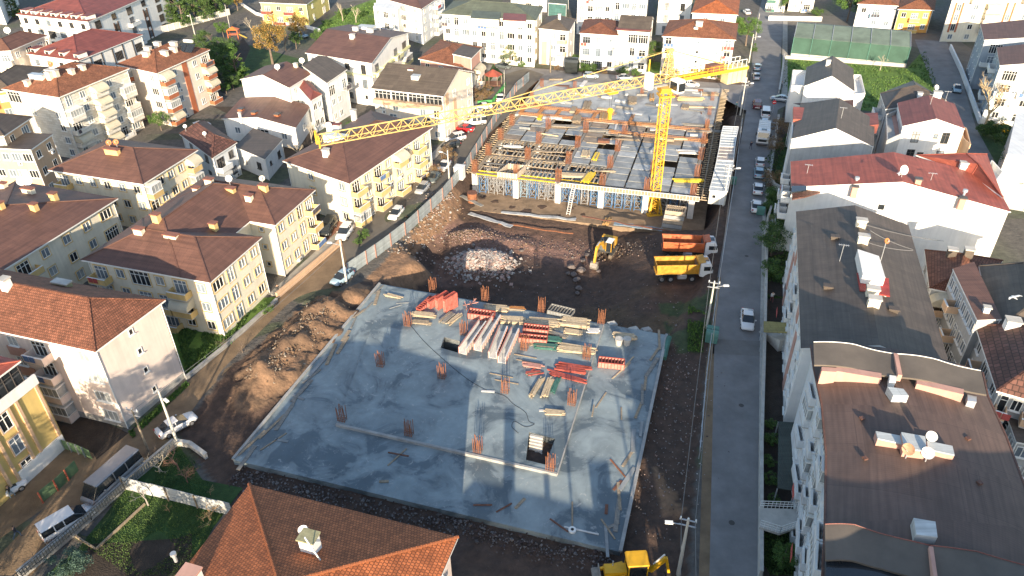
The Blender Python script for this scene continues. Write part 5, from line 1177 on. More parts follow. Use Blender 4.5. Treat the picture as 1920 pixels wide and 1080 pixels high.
# long U troughs
def trough(x0, y0, x1, y1, W_, Hh, label):
    a, c = G(x0, y0, SLZ+.3), G(x1, y1, SLZ+.3); L = (c-a).length; ang = math.atan2((c-a).y, (c-a).x)
    th = thing('beam_trough', label, 'formwork', tuple((a+c)/2), 'white steel beam troughs', ang)
    link('bottom_panel', MB().box((0, 0, .05), (L, W_, .06)).mesh('bottom_panel', WHTF), th)
    for sy in (-1, 1):
        link('side_panel', MB().box((0, sy*W_/2, Hh/2+.02), (L, .06, Hh)).mesh('side_panel', WHTF), th)
        n = 10; me = MB().box((0, 0, 0), (.07, .09, Hh)).mesh('rib', REDP)
        for k in range(n+1): link('rib', me, th, (-L/2+L*k/n, sy*(W_/2+.08), Hh/2))
        link('flange', MB().box((0, sy*(W_/2+.03), Hh+.04), (L, .16, .05)).mesh('flange', WHTF if sy < 0 else REDP), th)
trough(868, 664, 905, 612, .95, 1.0, 'white beam trough, leftmost of four, beside the square opening')
trough(896, 658, 932, 600, .95, 1.0, 'white beam trough, second from the left of four'); trough(924, 672, 944, 622, .95, 1.0, 'white beam trough, third from the left of four'); trough(941, 681, 966, 626, .9, 1.0, 'white beam trough with red outer side, rightmost of four')
# debris heap of grey boards on the back edge and crates off the deck edge
ribbox(1052, 588, 3.4, 1.6, .6, AG-.12, 'grey board pallet on the back edge of the deck', face=PLYG, rib=WOODG)
for px, py, lab in ((1147, 607, 'white sack like block behind the back right edge of the deck'), (1188, 617, 'pale concrete block behind the back right edge of the deck'), (1212, 618, 'grey boulder at the corner behind the deck')):
    p = G(px, py, .2); mb = MB().box((0, 0, .4), (1.5, 1.2, .9)); me = mb.mesh('block', CONCL if 'boulder' not in lab else CONC)
    bm = bmesh.new(); bm.from_mesh(me); bmesh.ops.bevel(bm, geom=bm.edges, offset=.22, segments=2, affect='EDGES'); bm.to_mesh(me); bm.free()
    o = link('concrete_block', me, None, (p.x, p.y, hz(p.x, p.y)-.1 if hz(p.x, p.y) > -1 else -.5), .3); tag(o, lab, 'block')
# black cable on the deck and roll of tape
def curve_pts(P, n=8):
    out = []
    for i in range(len(P)-1):
        p0, p1, p2, p3 = P[max(i-1, 0)], P[i], P[i+1], P[min(i+2, len(P)-1)]
        for k in range(n):
            t = k/n; out.append(.5*((2*p1)+(p2-p0)*t+(2*p0-5*p1+4*p2-p3)*t*t+(3*p1-3*p2+p3-p0)*t**3))
    return out+[P[-1]]
pts = [G(x, y, SLZ+.325) for x, y in ((770, 610), (800, 645), (860, 698), (905, 728), (945, 742), (962, 757), (985, 773), (992, 790), (1002, 795), (985, 800), (965, 790), (960, 800), (972, 812))]
tag(MB().tube(curve_pts(pts), .022, 5).build('cable', BLACK), 'thin black cable snaking across the damp deck to a loop by the stair opening', 'cable')
p = G(1073, 995, SLZ+.03); tag(MB().disc(p+Vector((0, 0, .1)), (0, 0, 1), .38, 14, 0, .2).disc(p+Vector((0, 0, .13)), (0, 0, 1), .16, 10, 1, .2).build('reel', [PVC, BLACK]), 'white reel lying by the white panel at the front right of the deck', 'reel')
p = G(1162, 640, SLZ+.3)
for k, (px, lab) in enumerate([(1160, 'left'), (1175, 'right')]):
    p = G(px, 646, SLZ+.02); tag(MB().tube([p, p+Vector((0, 0, 1.0))], .4, 10, 0, .55).build('bucket', CONCL), 'cream steel bucket under the isolated timber stack, %s one' % lab, 'bucket')
# green net rolled at the right back corner
pts = [G(1255, 632, .9), G(1250, 650, .5), G(1245, 672, .3)]
tag(MB().tube(pts, .35, 7).build('net_roll', GRNF), 'rolled green net hanging at the back right corner of the front deck', 'net')
# ------------------------------------------------------------------ second deck: frame with shoring
fr = wthing('unfinished_building', 'unfinished concrete building with rusty starter bars, form panels and shored front', 'construction', (20, 145, -4))
ZF = -4.1
# raft slab under it
mb = MB(); mb.prism([W2(F(-.45, -.85)), W2(F(5.35, -.75)), W2(F(5.3, 7.2)), W2(F(-.3, 7.2))], -5.2, ZF); mb.build('raft', mat('muddy_raft', (.24, .17, .11), .8, .35, .5, .2), fr)
JS = 3.75                                                     # solid slab begins here
bl, br_ = F(-.14, JS), F(5.14, JS)
mb = MB(); mb.prism([W2(bl), W2(br_), W2(DECK[2]), W2(DECK[3])], SLZ-.5, SLZ); mb.build('deck_slab', DECKM, fr)
mb = MB(); mb.prism([W2(F(-.1, 7.1)), W2(F(5.1, 7.1)), W2(F(5.1, 7.15)), W2(F(-.1, 7.15))], -5, -.1); mb.build('rear_wall', CONC, fr)
for i in range(6):
    for j in range(0, 7):
        if j <= 3:
            w_ = 1.05 if j == 0 else .8
            p = F(i, j); MB().box((p.x, p.y, (ZF+SLZ)/2-.1), (w_, w_*.8, SLZ-ZF-.3), 0, AG).build('column', WHTF if j == 0 or i < 2 else CONC, fr)
        lab = 'rusty column bars on the unfinished building, %s from left, %s row' % (ORD[i], ORD[j])
        if j <= 3 or (j < 6 and i in (0, 5)) or j == 6: rebar(F(i, j, SLZ-.15) if j <= 3 else F(i, j if j < 6 else 6.15), lab, 'starter bars on the frame', True, AG, 1.0 if j < 4 else .8)
# brown form boards clasping the lowest front starters
# form panels by bay
random.seed(11)
pan = {}
def panel(i, j, u0, u1, v0, v1, z=SLZ, m=PLYG):
    a, b_, c, d = F(i+u0, j+v0), F(i+u1, j+v0), F(i+u1, j+v1), F(i+u0, j+v1)
    k = (round(u1-u0, 3), round(v1-v0, 3), m.name)
    if k not in pan:
        o = F(0, 0); q = [F(0, 0)-o, F(u1-u0, 0)-o, F(u1-u0, v1-v0)-o, F(0, v1-v0)-o]
        pan[k] = MB().prism([W2(x) for x in q], -.12, 0).mesh('form_panel', m)
    lnk = link('form_panel', pan[k], fr, (a.x-fr['_o'][0], a.y-fr['_o'][1], z+random.uniform(-.03, .03)-fr['_o'][2]))
PL2 = mat('light_form_panel', (.36, .38, .39), .5, .35, .6); PL3 = mat('brown_form_panel', (.25, .20, .15), .6, .35, .6)
def solid(i, j): return j >= 2.3 or i >= 2.3 and not (i < 2.6 and j < 1.3)
for i in range(5):
    for j in range(4):
        open_ = (i < 2 and j < 2) or (i == 2 and j < 1)
        if open_: continue
        nv = 3
        for a in range(2):
            for v in range(nv):
                if j == 3 and v == 2: continue
                if i == 0 and j == 3 and a == 0 and False: continue
                if random.random() < .04: continue
                panel(i, j, .05+a*.47, .05+a*.47+.43, .03+v/nv*.99, .03+(v+.9)/nv*.99, m=random.choice([PLYG, PLYG, PL2, PL3 if j > 1 else PLYG]))
# beams between the bays (soffit forms set lower)
for i in range(6):
    mb = MB(); mb.bar(F(i, -.1, SLZ-.22), F(i, JS, SLZ-.22), .55, .16); mb.build('beam_form', WOODG if i > 1 else WOODO, fr)
for j in range(4):
    for k in range(5):
        mb = MB(); mb.bar(F(k+.06, j, SLZ-.26), F(k+.94, j, SLZ-.26), .5, .14); mb.build('beam_form', WOODG if k > 1 else WOODO, fr)
# open bays: secondary timbers with gaps
jl = {}
for i in range(3):
    for j in range(2):
        if i == 2 and j > 0: continue
        for side in (0, 1):
            for q in range(9):
                u = .08+q*.1
                a, c = F(i+u, j+(.10 if side == 0 else .62), SLZ-.1+random.uniform(-.03, .03)), F(i+u, j+(.40 if side == 0 else .92), SLZ-.1)
                k = side
                if random.random() < .12: continue
                MBk = jl.get('j') or MB().bar((0, 0, 0), tuple(c-a), .24, .14).mesh('joist', mat('pale_joist', (.38, .32, .24), .8, .25, 2)); jl['j'] = MBk
                link('joist', MBk, fr, tuple(a-Vector(fr['_o'])))
        for v in (.12, .4, .62, .9):
            MB().bar(F(i+.03, j+v, SLZ-.28), F(i+.97, j+v, SLZ-.28), .16, .16).build('bearer', YELF if j == 0 and v == .12 else WOODO, fr)
        for v in (.5,):
            if random.random() < .8: MB().bar(F(i+.05, j+v, SLZ), F(i+.95, j+v, SLZ), .5, .05).build('walkway', WOODG, fr)
# yellow beams and ledger along the front
for k in range(2): MB().bar(F(k+.06, -.08, SLZ-.2), F(k+.94, -.08, SLZ-.2), .14, .2).build('beam', YELF, fr)
# ladder like edge form along the front from the third column on
a0, a1 = F(2.1, -.2, SLZ), F(5.15, -.16, SLZ)
for z in (-.45, .42): MB().bar(a0+Vector((0, 0, z)), a1+Vector((0, 0, z)), .12, .1).build('edge_rail', WHTF, fr)
MB().bar(a0+Vector((0, .12, -.02))+E2*.12, a1+Vector((0, 0, -.02))+E2*.12, .05, .8).build('edge_panel', WOODO, fr)
me = MB().box((0, 0, 0), (.1, .16, .86), 0, AG).mesh('rib', WHTF)
N = 44
for k in range(N+1): p = a0.lerp(a1, k/N); link('rib', me, fr, tuple(p-Vector(fr['_o'])-Vector((0, 0, .02))))
me = MB().box((0, 0, 0), (.1, .7, .1), 0, AG).mesh('bracket', WOOD)
for k in range(48):
    p = F(.08, -.18, SLZ-.1).lerp(F(2.1, -.18, SLZ-.1), k/47); link('bracket', me, fr, tuple(p-Vector(fr['_o'])-E2*.2))
# cantilever timbers round the deck edge
me = MB().box((0, 0, 0), (2.0, .1, .12), 0, AG).mesh('edge_timber', WOOD)
for k in range(64):
    t = k/63; p = F(5.17, -.1, SLZ-.3).lerp(G(1357, 168, SLZ-.3), t)+E1*random.uniform(-.1, .35); link('edge_timber', me, fr, tuple(p-Vector(fr['_o'])))
for k in range(34):
    t = k/33; p = F(-.16, 0, SLZ-.3).lerp(F(-.16, 4.0, SLZ-.3), t)+E1*random.uniform(-.3, .1); link('edge_timber', me, fr, tuple(p-Vector(fr['_o'])))
MB().bar(F(5.2, -.1, SLZ+.12), G(1353, 168, SLZ+.12), .18, .5).build('edge_form', WOODO, fr)
MB().bar(F(-.14, -.1, SLZ-.05), F(-.14, 6.5, SLZ-.05), .18, .4).build('edge_form', WOODO, fr)
# shoring towers under the deck
def tower_mesh(m, s=1.25, h=4.0):
    mb = MB(); w_ = .06
    for x in (-s/2, s/2):
        for y in (-s/2, s/2): mb.bar((x, y, 0), (x, y, h), .075)
    for z in (.25, h/2, h-.3):
        for a, c in (((-1, -1), (1, -1)), ((1, -1), (1, 1)), ((1, 1), (-1, 1)), ((-1, 1), (-1, -1))): mb.bar((a[0]*s/2, a[1]*s/2, z), (c[0]*s/2, c[1]*s/2, z), .05)
    br = MB()
    for z0, z1 in ((.25, h/2), (h/2, h-.3)):
        for a, c in (((-1, -1), (1, -1)), ((1, -1), (1, 1)), ((1, 1), (-1, 1)), ((-1, 1), (-1, -1))):
            br.bar((a[0]*s/2, a[1]*s/2, z0), (c[0]*s/2, c[1]*s/2, z1), .035); br.bar((a[0]*s/2, a[1]*s/2, z1), (c[0]*s/2, c[1]*s/2, z0), .035)
    return mb.mesh('frame', m), br.mesh('brace', STEEL)
TW = [tower_mesh(BLUF), tower_mesh(STEEL), tower_mesh(mat('pale_blue_prop', (.22, .38, .52), .5, .2))]
bn = ['leftmost', 'second', 'third', 'fourth', 'rightmost']
for i in range(5):
    for j in range(2 if i > 1 else 3):
        for a in range(4 if j == 0 else 3):
            for v in ((.12, .5) if j == 0 else (.3,)):
                wv = .14 if i == 1 and v == .12 else 0
                ty = random.choice([0, 0, 1] if i >= 2 else [1, 2, 1, 0])
                if i == 4 and a == 0 and v == .12: continue
                if i == 0 and j == 0 and a in (1, 2) and v < .2: ty = 1
                p = F(i+.16+a*(.22 if j == 0 else .3), j+v, ZF)
                cn = ['blue', 'grey', 'pale blue'][ty]
                t = thing('shoring_tower', '%s shoring tower under the unfinished building, %s bay, %s row, %s from left' % (cn, bn[i], ORD[j*2+(1 if v > .3 else 0)], ORD[a]), 'scaffold tower', tuple(p), 'shoring towers under the unfinished building', AG+random.uniform(-.1, .1))
                link('frame', TW[ty][0], t); link('brace', TW[ty][1], t)
# ladder
a, c = F(2.36, -.52, ZF), F(2.42, -.25, SLZ+.7); th = wthing('ladder', 'pale timber ladder leaning on the front edge of the unfinished deck', 'ladder', tuple(a))
for s_ in (-.3, .3): MB().bar(a+E1*s_, c+E1*s_, .1).build('stringer', WHTF, th)
for k in range(14): q = a.lerp(c, (k+.5)/14); MB().bar(q-E1*.3, q+E1*.3, .07).build('rung', WHTF, th)
# piles on the far deck
random.seed(5)
def dk(px, py, l, n, rows, ang, m, label, w_=.2, mess=.06, t=.12): stack(px, py, l, n, rows, ang, m, label, 'timber stacks on the rear deck', SLZ, w_, t, mess)
for a in [(1100, 200, 5.0, 8, 4, 1.35, WOODO, 'brown fan of timbers left of the crane, upper'), (1082, 225, 4.2, 9, 4, 1.4, WOODO, 'brown block of stacked timber below the hook, left'), (1133, 222, 4.0, 10, 5, 1.4, mat('ochre_timber', (.36, .22, .09), .8, .25), 'ochre block of stacked timber below the hook, right'), (1185, 190, 4.6, 10, 4, 1.4, WOODO, 'row of bundled timber left of the crane mast'), (1222, 185, 3.8, 5, 5, 1.4, mat('ochre_timber', (.36, .22, .09), .8, .25), 'orange bundle touching the crane mast'), (1295, 188, 5.6, 6, 5, -.1, mat('bright_timber', (.60, .42, .20), .8, .15), 'bright yellow timber stack right of the crane mast'), (1285, 202, 3.0, 8, 3, 1.3, WOODO, 'brown splayed props right of the crane mast'), (1312, 202, 6.0, 4, 2, -.1, WOOD, 'long pale timbers right of the splayed props'),
          (1262, 262, 5.5, 4, 3, -.1, WOOD, 'pale stack just right of the lower mast'), (1290, 287, 4.0, 7, 3, -.15, WHTF, 'white bundle near the right edge of the deck'), (1210, 232, 6.5, 4, 2, -.15, WOODO, 'long dark timbers behind the mast'), (1060, 238, 5.5, 6, 2, -.15, WOODG, 'grey planks on the left middle of the deck'), (1122, 246, 7.0, 5, 2, -.12, WOODG, 'grey planks in the middle of the deck'), (1030, 222, 5, 5, 2, -.2, WHTF, 'white panels at the left of the rear deck'), (1330, 178, 4, 8, 3, -.1, WOODO, 'rusty bundle at the far right corner of the deck'), (1042, 150, 3, 5, 2, -.1, WOODO, 'scrap timber at the far left corner of the deck'), (1240, 238, 7.5, 4, 2, -.18, WOODO, 'long brown planks right behind the mast'), (1310, 236, 6.5, 5, 2, -.18, WOODG, 'long grey planks at the right of the mast'), (1322, 247, 6.5, 6, 2, -.18, WOODG, 'second row of long grey planks at the right'), (1172, 262, 6, 4, 1, -.18, WOODO, 'loose laths at the middle of the form panels'), (995, 232, 5, 4, 2, -.2, WOODG, 'grey planks near the left edge of the deck'), (962, 276, 3.8, 4, 2, -.2, WHTF, 'white board stack on the leftmost bays'),
          (1075, 331, 5, 7, 3, -.1, WOOD, 'pale spread planks at the front of the frame'), (1098, 290, 3, 8, 3, 1.4, WOOD, 'round bundle of pale props on the form panels'), (1020, 285, 5, 4, 1, -.2, WOODO, 'loose laths over the open bays'), (1040, 305, 4, 4, 1, -.2, WOODO, 'loose laths on the third bay'), (1135, 322, 4, 3, 1, -.15, WOOD, 'thin laths between two rusty columns'), (1290, 340, 4, 3, 1, -.3, WOODO, 'brown laths at the right front of the frame')]: dk(*a)
for a in [(1014, 221, 3.2, 5, 2, 1.3, 'yellow beams on the left of the rear deck'), (1117, 296, 3.6, 4, 3, 1.25, 'yellow beams upright on the form panels'), (1103, 335, 4.4, 7, 3, 1.2, 'biggest bundle of yellow beams at the front of the frame'), (1290, 341, 5.2, 4, 3, -.08, 'yellow beams at the right front of the frame')]: stack(a[0], a[1], a[2], a[3], a[4], a[5], YELF, a[6], 'yellow beam bundles', SLZ, .22, .14, .05, 'beam bundle')
random.seed(21)
for k in range(64):
    u, v = random.uniform(.25, 4.8), random.uniform(3.9, 6.9) if k < 46 else random.uniform(2.2, 3.7); p = F(u, v, SLZ+.012+.002*k)
    o = link('board', plank_mesh(random.choice([1.6, 2.4, 3.2, 4.0]), random.choice([.2, .4, .9, 1.2]), random.choice([.08, .25, .5]), mm_ := random.choice([WOODO, WOODG, PLYG, WHTF, PL2, RUSTD, WOOD])), None, tuple(p), random.choice([AG, AG, AG+1.57])+random.uniform(-.2, .2)); tag(o, 'loose %s %s on the unfinished building, %s bay, %s row' % (mm_.name.replace('_', ' '), ['scrap', 'piece', 'offcut', 'sheet', 'length', 'strip', 'remnant', 'slat', 'leftover'][k % 9], ORD[int(u)], ORD[int(v)]), 'board', 'scattered boards on the rear deck')
# rusty beam cages crossing the deck behind the panels
def cage(a, c, w_=.55, hh=.5):
    mb = MB()
    L = (c-a).length; d = (c-a)/L; n_ = Vector((-d.y, d.x, 0))
    for s in (-1, 1):
        for z in (.1, hh): mb.bar(a+n_*s*w_/2+Vector((0, 0, z)), c+n_*s*w_/2+Vector((0, 0, z)), .1)
    k = 0
    for q in range(int(L/.45)): p = a+d*q*.45; mb.bar(p+n_*w_/2+Vector((0, 0, .1)), p+n_*w_/2+Vector((0, 0, hh)), .06); mb.bar(p-n_*w_/2+Vector((0, 0, .1)), p-n_*w_/2+Vector((0, 0, hh)), .06); mb.bar(p-n_*w_/2+Vector((0, 0, hh)), p+n_*w_/2+Vector((0, 0, hh)), .06)
    return mb
RO = mat('orange_rust', (.36, .17, .07), .85, .3, 2)
for j, i0, i1 in ((3.75, 0, 5.1), (4.35, 0, 2.5), (3.05, 2.6, 5.1)):
    cage(F(i0, j, SLZ), F(i1, j, SLZ), .7, .5).build('beam_cage', RO, fr)
for i in (0, .5, 1, 1.5, 2, 3, 4, 5):
    cage(F(i, 3.75, SLZ), F(i+.02, 4.4, SLZ), .5, .45).build('beam_cage', RO, fr)
# form box on the front of the leftmost bays
ax_ = F(.66, -.1, SLZ-.3); th = wthing('formwork_box', 'open timber box form on the front left bay of the frame', 'formwork', tuple(ax_))
q = [F(.6, -.12, 0), F(1.05, -.12, 0), F(1.12, .38, 0), F(.7, .38, 0)]
for k in range(4):
    a, c = q[k], q[(k+1) % 4]; a = Vector((a.x, a.y, SLZ+.2)); c = Vector((c.x, c.y, SLZ+.2)); MB().bar(a, c, .08, 1.3).build('side_panel', mat('peeled_panel', (.42, .34, .25), .8, .25), th)
    L = (c-a).length
    for s_ in range(int(L/.6)+1): p = a.lerp(c, min(1, s_*.6/L)); MB().box(tuple(p-E2*.08 if k == 0 else p), (.09, .12, 1.4), 0, AG).build('stud', WHTF, th)
# ------------------------------------------------------------------ tower crane
CB = Vector((26.1, 120.1, ZF)); cr2 = wthing('tower_crane', 'yellow tower crane with lattice mast and a long jib reaching left over the street', 'tower crane', tuple(CB))
ZT = 19.0; MS = 1.4
mrz = .15; MX = Vector((math.cos(mrz), math.sin(mrz), 0)); MY = Vector((-math.sin(mrz), math.cos(mrz), 0))
def mc(sx, sy, z, s=MS): return Vector((CB.x, CB.y, z)) + MX*sx*s/2 + MY*sy*s/2
CN = [(-1, -1), (1, -1), (1, 1), (-1, 1)]
nseg = 14; seg = (ZT-ZF)/nseg
for k in range(nseg):
    z0 = ZF+seg*k; z1 = z0+seg; mb = MB()
    for sx, sy in CN: mb.bar(mc(sx, sy, z0), mc(sx, sy, z1-.02), .19)
    for q in range(4):
        a, c = CN[q], CN[(q+1) % 4]
        mb.bar(mc(*a, z0+.05), mc(*c, z0+.05), .08); mb.bar(mc(*a, z0+.05), mc(*c, z0+seg*.5), .075); mb.bar(mc(*c, z0+seg*.5), mc(*a, z1), .075)
    for sx, sy in ((-1, -1), (1, -1)): pass
    mb.build('mast_section', CRANEY, cr2)
mb = MB()
for z in (ZT-.9, ZT-.1): 
    for q in range(4): mb.bar(mc(*CN[q], z, 2.2), mc(*CN[(q+1) % 4], z, 2.2), .3)
mb.box((CB.x, CB.y, ZT+.25), (2.4, 2.4, .5), 0, mrz); mb.build('slewing_ring', CRANEY, cr2)
# jib frame
JT = G(597, 270, 20.6); J0 = Vector((CB.x, CB.y, 20.6)); JD = (JT-J0); JD.z = 0; JL = JD.length; JD.normalize(); JN = Vector((-JD.y, JD.x, 0))
def jp(t, s=0, z=0): return J0 + JD*t + JN*s + Vector((0, 0, z))
jw, jh = .75, 1.35; nb = 30; st_ = (JL-1.6)/nb
for k in range(nb):
    t0 = 1.6+st_*k; t1 = t0+st_; mb = MB(); tm = (t0+t1)/2
    for s_ in (-jw, jw): mb.bar(jp(t0, s_), jp(t1, s_), .12)
    mb.bar(jp(t0, 0, jh), jp(t1, 0, jh), .14)
    mb.bar(jp(t0, -jw), jp(t0, jw), .1); mb.bar(jp(t0, -jw), jp(t1, jw), .07)
    for s_ in (-jw, jw): mb.bar(jp(t0, s_), jp(tm, 0, jh), .075); mb.bar(jp(tm, 0, jh), jp(t1, s_), .075)
    mb.build('jib_section', CRANEY2, cr2)
mb = MB(); mb.bar(jp(JL, -jw-.1, -.3), jp(JL, -jw-.1, jh+.3), .28); mb.bar(jp(JL, jw+.1, -.3), jp(JL, jw+.1, jh+.1), .2); mb.bar(jp(JL, -jw, jh), jp(JL, jw, jh), .2); mb.build('jib_end', CRANEY, cr2)
# counter jib
CJL = 16.5
mb = MB()
for s_ in (-.7, .7): mb.bar(jp(-1, s_, -.1), jp(-CJL, s_, -.1), .34, .5)
for k in range(12): mb.bar(jp(-1-k*1.28, -.7, -.1), jp(-1-k*1.28, .7, -.1), .1)
mb.build('counter_jib', CRANEY, cr2)
mb = MB()
for s_ in (-.95, .95):
    for k in range(10): mb.bar(jp(-1.5-k*1.2, s_, .1), jp(-1.5-k*1.2, s_, 1.1), .06)
    for z in (.6, 1.1): mb.bar(jp(-1.5, s_, z), jp(-12.6, s_, z), .06)
mb.build('handrail', CRANEY, cr2)
BAL = mat('cream_counterweight', (.62, .50, .28), .8, .2)
jrz = math.atan2(JD.y, JD.x)
for k in range(4): q = jp(-CJL+.7+k*1.05, 0, -1.0); MB().box(tuple(q), (.95, 1.7, 2.8), 0, jrz).build('counterweight', BAL, cr2)
MB().box(tuple(jp(-9.6, 0, .75)), (2.8, 1.5, 1.1), 0, jrz).build('winch_housing', mat('dark_winch', (.18, .08, .05), .6, .2), cr2)
mb = MB()
for s_ in (-.9, .9):
    for k in range(5): mb.bar(jp(-11.8-k*1.0, s_, .3), jp(-11.8-k*1.0, s_, 1.5), .07)
    mb.bar(jp(-11.8, s_, 1.5), jp(-15.8, s_, 1.5), .08)
mb.build('platform_rail', PVC, cr2)
# tower head
TH = 25.4
hb = [jp(1.0, -.8, 0), jp(1.0, .8, 0), jp(-1.0, .8, 0), jp(-1.0, -.8, 0)]; ht = [jp(.3, -.25, 0), jp(.3, .25, 0), jp(-.3, .25, 0), jp(-.3, -.25, 0)]
for v in ht: v.z = TH
mb = MB(); nh = 6
for q in range(4):
    mb.bar(hb[q], ht[q], .11)
    for k in range(nh):
        a = hb[q].lerp(ht[q], k/nh); c = hb[(q+1) % 4].lerp(ht[(q+1) % 4], (k+1)/nh); e = hb[(q+1) % 4].lerp(ht[(q+1) % 4], k/nh); mb.bar(a, c, .08); mb.bar(a, e, .08)
mb.box((J0.x, J0.y, TH+.1), (1.1, .7, .4), 0, jrz); mb.build('tower_head', CRANEY2, cr2)
hp = Vector((J0.x, J0.y, TH+.1))
mb = MB(); mb.bar(hp, jp(JL*.53, 0, jh+.1), .10); mb.bar(hp, jp(JL*.20, 0, jh+3.2), .02); mb.build('jib_tie', CRANEY2, cr2)
mb = MB(); mb.bar(hp, jp(-CJL+2.5, .6, .2), .12); mb.bar(hp, jp(-CJL+2.5, -.6, .2), .12); mb.build('counter_jib_tie', CRANEY2, cr2)
MB().bar(jp(3.9, 0, jh), jp(3.9, 0, jh+2.6), .2).build('tie_post', CRANEY, cr2)
# cab, cabinet
cabc = jp(.2, -1.9, -1.1)
cabc = Vector((CB.x, CB.y, 0)) + Vector((1.55, -1.0, 20.0))
mb = MB(); mb.box(tuple(cabc), (1.7, 2.2, 2.2), 0, mrz+.35); 
me = mb.mesh('cab', PVC, Vector(cr2['_o'])); bm = bmesh.new(); bm.from_mesh(me); bmesh.ops.bevel(bm, geom=bm.edges, offset=.18, segments=2, affect='EDGES'); bm.to_mesh(me); bm.free()
cb_ = link('cab', me, cr2)
RR = Matrix.Rotation(mrz+.35, 3, 'Z')
for off, dim in (((0, -1.11, -.05), (1.3, .06, 1.4)), ((-.86, -.1, .1), (.06, 1.7, 1.3)), ((.86, -.1, .1), (.06, 1.7, 1.3))):
    MB().box(tuple(cabc + RR @ Vector(off)), dim, 0, mrz+.35).build('window', DKGL, cr2)
MB().box(tuple(jp(4.6, 1.2, .9)), (.9, 1.3, 2.6), 0, jrz).build('control_cabinet', PVC, cr2)
MB().box(tuple(jp(3.2, 1.1, -.3)), (4.5, .7, .1), 0, jrz).build('service_walkway', STEEL, cr2)
# trolley, ropes, hook
TRT = (G(1165, 183, 20.3)-J0).dot(JD)
mb = MB(); mb.box(tuple(jp(TRT, 0, -.25)), (1.7, 1.5, .4), 0, jrz); mb.build('trolley', CRANEY, cr2)
hk = jp(TRT, 0, 0); hk.z = 17.2
for s_ in (-.25, .25): MB().bar(jp(TRT+s_, 0, -.3), Vector((hk.x, hk.y, hk.z))+JD*s_*.6, .04).build('rope', BLACK, cr2)
mb = MB(); mb.disc(hk, JN, .5, 12, 0, .35); mb.box((hk.x, hk.y, hk.z-.8), (.45, .45, 1.3), 0, jrz); mb.build('hook_block', CRANEY, cr2)
# yellow mast base frame at ground
mb = MB()
for q in range(4): mb.bar(mc(*CN[q], ZF, 2.6), mc(*CN[q], ZF+3.2), .22); mb.bar(mc(*CN[q], ZF+.1, 2.6), mc(*CN[(q+1) % 4], ZF+.1, 2.6), .25)
mb.build('base_frame', CRANEY, cr2)
# ------------------------------------------------------------------ things on the pit floor
def icorock(r, seed, fl=.7):
    bm = bmesh.new(); bmesh.ops.create_icosphere(bm, subdivisions=2, radius=1)
    for v in bm.verts:
        n = noise.noise(v.co*1.3+Vector((seed, seed*2, 0))); v.co *= (1+.45*n); v.co.z *= fl
        v.co.x = round(v.co.x*3)/3*.5+v.co.x*.5
    me = bpy.data.meshes.new('boulder'); bm.to_mesh(me); bm.free(); return me
rocks = []
RKM = mat('boulder_rock', (.15, .125, .115), .9, .35, 2., .6, 6.)
for k in range(5): me = icorock(1, k*3.1); me.materials.append(RKM); rocks.append(me)
brks = [(1072, 500, .9), (1076, 514, .8), (1090, 506, 1.0), (1082, 524, .9), (1065, 512, .55), (1086, 540, .75), (1083, 549, .55), (1101, 478, .6), (1094, 488, .7), (1122, 508, .5), (978, 470, .5), (870, 522, .5), (1000, 398, .01)]
for k, (px, py, r) in enumerate(brks[:-1]):
    z = hz(*G(px, py, -4.5)[:2]); p = G(px, py, z+.2)
    o = link('boulder', rocks[k % 5], None, tuple(p), k*1.3); o.scale = (r*.8, r*.65, r*.55); tag(o, 'grey brown boulder on the pit floor, %s by the excavator bucket' % (ORD[k]), 'boulder', 'boulders on the pit floor')
# rubble heap of broken concrete
def rubble(name, cx, cy, rx, ry, n, smin, smax, m, seed, tri=None, kind='stuff'):
    rnd = random.Random(seed); mb = MB()
    for k in range(n):
        a = rnd.uniform(0, 2*math.pi); d = min(1.5, abs(rnd.gauss(0, .42)))+rnd.random()*.25; x = cx+math.cos(a)*d*rx; y = cy+math.sin(a)*d*ry; z = hz(x, y); s = rnd.uniform(smin, smax)*(1.4 if rnd.random() < .1 else 1)
        R = Matrix.Rotation(rnd.uniform(0, 6), 3, 'Z') @ Matrix.Rotation(rnd.uniform(-.9, .9), 3, 'X')
        vs = [Vector((sx*s*rnd.uniform(.6, 1.2), sy*s*rnd.uniform(.5, 1.), sz*s*rnd.uniform(.3, .7))) for sz in (-1, 1) for sx, sy in ((-1, -1), (1, -1), (1, 1), (-1, 1))]
        mb.add([Vector((x, y, z+s*.2)) + R @ v for v in vs], [(3, 2, 1, 0), (4, 5, 6, 7), (0, 1, 5, 4), (1, 2, 6, 5), (2, 3, 7, 6), (3, 0, 4, 7)], rnd.randint(0, len(m)-1))
    o = mb.build(name, m); return tag(o, kind=kind)
RB = [mat('broken_concrete', (.40, .38, .36), .9, .3, 2), mat('broken_concrete_dark', (.24, .22, .21), .9, .3, 2), mat('broken_pink_stone', (.34, .24, .21), .9, .3, 2)]
DR = [mat('dirt_clod', (.12, .085, .06), .95, .3, 2), mat('dirt_clod_light', (.24, .17, .115), .95, .3, 2), RB[2]]
o = rubble('rubble', -4.6, 102.5, 5.4, 4.2, 3600, .07, .26, RB, 1); tag(o, 'heap of broken grey concrete on the pit floor', 'rubble heap')
o = rubble('rubble', -4.6, 102.5, 9.0, 6.5, 500, .05, .12, RB[1:], 2); tag(o, 'scattered small stones around the concrete heap', 'rubble')
o = rubble('rubble', -8, 111, 7, 4, 700, .04, .10, DR, 12); tag(o, 'pink stony earth along the far side of the pit', 'rubble')
DG = [mat('dark_stone', (.10, .085, .08), .95, .3, 2), mat('purple_stone', (.075, .055, .052), .95, .3, 2), mat('grey_stone', (.17, .155, .15), .95, .3, 2)]
